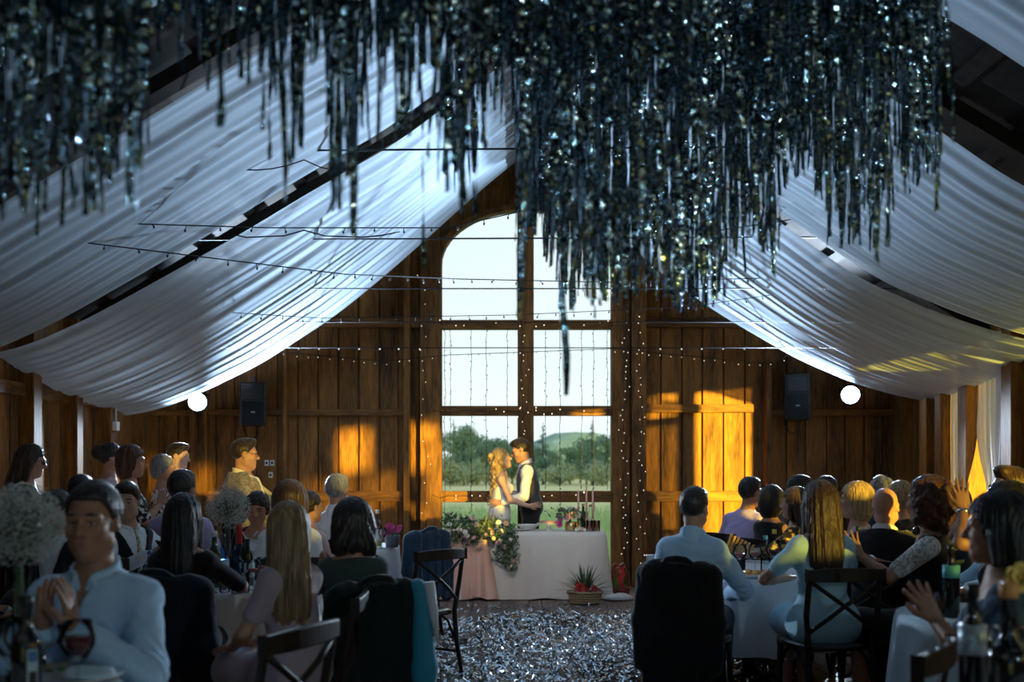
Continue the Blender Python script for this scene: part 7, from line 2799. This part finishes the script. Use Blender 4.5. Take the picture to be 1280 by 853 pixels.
goblet(1085, 6.72, 'glass with pink drink beside the dark wine bottle', 0.19, 0.040, ROSEW)

# small round table, right
bottle(1189, 0, 4.55, 0.33, 0.037, 'dark wine bottle with a teal label on the small round table', DARKG, BLACKCAP, mat('teal_label', (0.10, 0.45, 0.48), 0.5), labz=(0.55, 0.72))
tumbler(1171, 4.45, 'dark drink in a tumbler on the small round table', 0.13, 0.04, drink=mat('dark_drink', (0.01, 0.006, 0.004), 0.15))
# near right table
t = bottle(1261, 0, 2.62, 0.37, 0.052, 'big carafe with bright shoulders at the bottom right corner', DARKG, ORCAP, None, neck=0.42)
MB().lathe([(0.0525, 0.20), (0.052, 0.215), (0.040, 0.255)], n=22).build('shoulder_band', CLEAR, t, True)
bottle(1216, 0, 2.78, 0.35, 0.037, 'slim dark bottle with a silver label left of the bright carafe', DARKG, BLACKCAP, LABEL_S, labz=(0.45, 0.68))
t = thing('bud_vase', 'slim vase holding a yellow flower at the right edge', 'vase', (X(1276, 2.66), 2.66, 0.747))
MB().lathe([(0.001, 0), (0.035, 0), (0.03, 0.08), (0.012, 0.20), (0.018, 0.24), (0.015, 0.24), (0.009, 0.20), (0.001, 0.06)], n=18).build('vase_body', CLEAR, t, True)
t = thing('yellow_flower', 'yellow flower in the slim vase at the right edge', 'flowers', (X(1276, 2.66), 2.66, 0.80))
MB().tube([(0, 0, 0), (0, 0, 0.30)], 0.004, 6).build('stem', STEM_M, t, True)
blooms(t, [('yellow', (0, -0.01, 0.325), 0.042, (-0.5, -1, 0.5)), ('yellow', (0.035, -0.01, 0.29), 0.03, (0.6, -1, 0.2))])

# near left table
bottle(33, 0, 2.72, 0.325, 0.040, 'dark wine bottle with a blue and white label in the bottom left corner', DARKG, BLACKCAP, None)
t = thing('label_sheet', '', '')
bpy.data.objects.remove(t)
bt_ = [o for o in bpy.data.objects if o.get('label', '').startswith('dark wine bottle with a blue and white')][0]
lbm = MB()
for (a0, a1, z0, z1, m_) in ((-62, -20, 0.03, 0.185, LABEL_S), (-58, -24, 0.15, 0.18, LABEL_B), (-56, -26, 0.075, 0.125, BLACKCAP), (-54, -28, 0.045, 0.06, LABEL_B)):
    rr_ = 0.0405 + 0.0003 * (m_ is not LABEL_S)
    vs = []
    for i in range(9):
        a = R(a0 + (a1 - a0) * i / 8)
        vs += [(rr_ * math.cos(a), rr_ * math.sin(a), z0), (rr_ * math.cos(a), rr_ * math.sin(a), z1)]
    MB().add(vs, [(2 * i, 2 * i + 2, 2 * i + 3, 2 * i + 1) for i in range(8)]).build('paper_label', m_, bt_)
goblet(97, 2.88, 'big wine glass with dark wine in front of the clapping man in blue', 0.235, 0.050, WINE, level=0.62)
plate(92, 3.05, 0.15, 'large white plate in front of the clapping man in blue', zt=0.775)
plate(92, 3.05, 0.13, 'white plate under the large one before the clapping man in blue', zt=0.750)
plate(62, 3.16, 0.12, 'plate of roast food beside the dark bottle on the near left table', zt=0.750, food=FOODS, n_food=26, seed=12)
goblet(12, 2.9, 'tall empty glass at the left edge of the near left table', 0.24, 0.042)
goblet(22, 3.1, 'empty glass behind the dark bottle at the left edge', 0.20, 0.042)
goblet(84, 3.25, 'small glass under the hands of the clapping man in blue', 0.17, 0.038, ROSEW)
tumbler(4, 2.75, 'tumbler in the very bottom left corner', drink=WATER)
t = thing('napkin', 'folded white napkin on the large plate', 'napkin', (X(112, 2.98), 2.98, 0.797))
nk = Vol((-0.09, -0.07, -0.01), (0.09, 0.07, 0.05), 0.005)
nk.add(rc((-0.05, 0, 0.012), (0.05, 0.01, 0.012), 0.022, 0.014), 0)
nk.add(el((0.0, 0.0, 0.008), (0.07, 0.045, 0.012)), 0.02)
nk.apply(lambda D, P: np.maximum(D + 0.004 * wob(P, 60, 3), -P[:, 2]).astype(np.float32))
Vq, Qq = nk.mesh()
link('folded_cloth', np_mesh('folded_cloth', Vq, Qq), LINEN_B, t, True)

# glass in the raised hand of the man with the striped tie
i_ = P_['L9']
i_['face'] = math.degrees(i_['o'].rotation_euler.z)
i_['loc'] = i_['o'].location.copy()
a_ = i_['arms']['R']
hand_c = np.mean([(bbox(p)[0] + bbox(p)[1]) / 2 for _, p in a_['hand']], axis=0) * i_['k']
hp = wpt(i_, hand_c)
t = thing('coupe_glass', 'wide glass with a pale pink drink held up by the man with the striped tie', 'glass', (hp.x, hp.y, hp.z - 0.02))
MB().lathe([(0.001, -0.10), (0.032, -0.10), (0.03, -0.096), (0.005, -0.09), (0.0045, 0.03), (0.03, 0.045), (0.058, 0.09), (0.055, 0.09), (0.027, 0.048), (0.001, 0.04)], n=22).build('glass_body', CLEAR, t, True)
MB().lathe([(0.001, 0.042), (0.026, 0.05), (0.050, 0.083), (0.001, 0.083)], n=20).build('drink', mat('pink_drink', (0.62, 0.40, 0.52), 0.2), t, True)


# watches and bracelets on the raised wrists
def wristband(key, nm, m, name, label, r=0.031, dial=None):
    i_ = P_[key]
    a_ = i_['arms'][nm]
    k_ = i_['k']
    ax = unit(a_['W'] - a_['E'])
    c = (a_['W'] - ax * 0.025) * k_
    M = Vector(ax).to_track_quat('Z', 'Y').to_matrix()
    t = thing(name, label, 'watch' if dial else 'bracelet', wpt(i_, c))
    t.rotation_euler = (0, 0, R(i_['face']))
    mb = MB().lathe([(r * k_, -0.010), (r * k_ + 0.003, -0.006), (r * k_ + 0.003, 0.006), (r * k_, 0.010)], n=20, M=M.to_4x4())
    mb.build('strap', m, t, True)
    if dial:
        dv = M @ Vector((0, -(r * k_ + 0.004), 0))
        M2 = dv.normalized().to_track_quat('Z', 'Y').to_matrix().to_4x4()
        MB().lathe([(0.001, -0.003), (0.016, -0.003), (0.017, 0.002), (0.014, 0.004), (0.001, 0.004)], tuple(dv), 18, M2).build('dial', dial, t, True)


SILV = mat('silver_metal', (0.75, 0.76, 0.78), 0.2, 1.0)
wristband('R13', 'L', SILV, 'wrist_watch', 'silver watch on the raised wrist beside the white curtain', dial=SILV)
wristband('R10', 'R', SILV, 'bracelet', 'silver bracelet on the wrist of the woman with auburn curls')
wristband('L1', 'R', SILV, 'wrist_watch', 'silver watch on the wrist of the clapping man in blue', r=0.034, dial=SILV)

# wall sockets and a junction box
SOCK = mat('white_plastic', (0.80, 0.80, 0.78), 0.4)
for px, py, nm in ((333, 579, 'left one of the pair'), (340, 579, 'right one of the pair'), (338, 594, 'lower single one')):
    t = thing('power_socket', 'small white wall socket beside the tan jacket, the ' + nm, 'socket', (X(px, YB - 0.02), YB + 0.008, Z(py, YB)), 0, 'wall sockets')
    MB().box((-0.026, -0.022, -0.036), (0.026, 0.0, 0.036)).build('plate_body', SOCK, t, bevel=0.004)
    MB().lathe([(0.001, 0), (0.015, 0), (0.015, 0.004), (0.001, 0.004)], (0, -0.024, 0), 16, Matrix.Rotation(R(90), 4, 'X')).build('outlet', BLACKCAP, t, True)
t = thing('mounted_junction_box', 'small white junction box on the left wall under the drape', 'box', (XL + 0.14, 10.95, Z(533, 10.95)))
MB().box((0, -0.045, -0.05), (0.05, 0.045, 0.05)).build('box_body', SOCK, t, bevel=0.006)
MB().tube([(0.025, 0, 0.05), (0.025, 0, 0.5)], 0.007, 6).build('cable', SOCK, t, True)

# tidy up unused prototypes
for o in list(bpy.data.objects):
    if o.type == 'EMPTY' and not o.children and o.parent is None and not o.get('kind'):
        bpy.data.objects.remove(o)
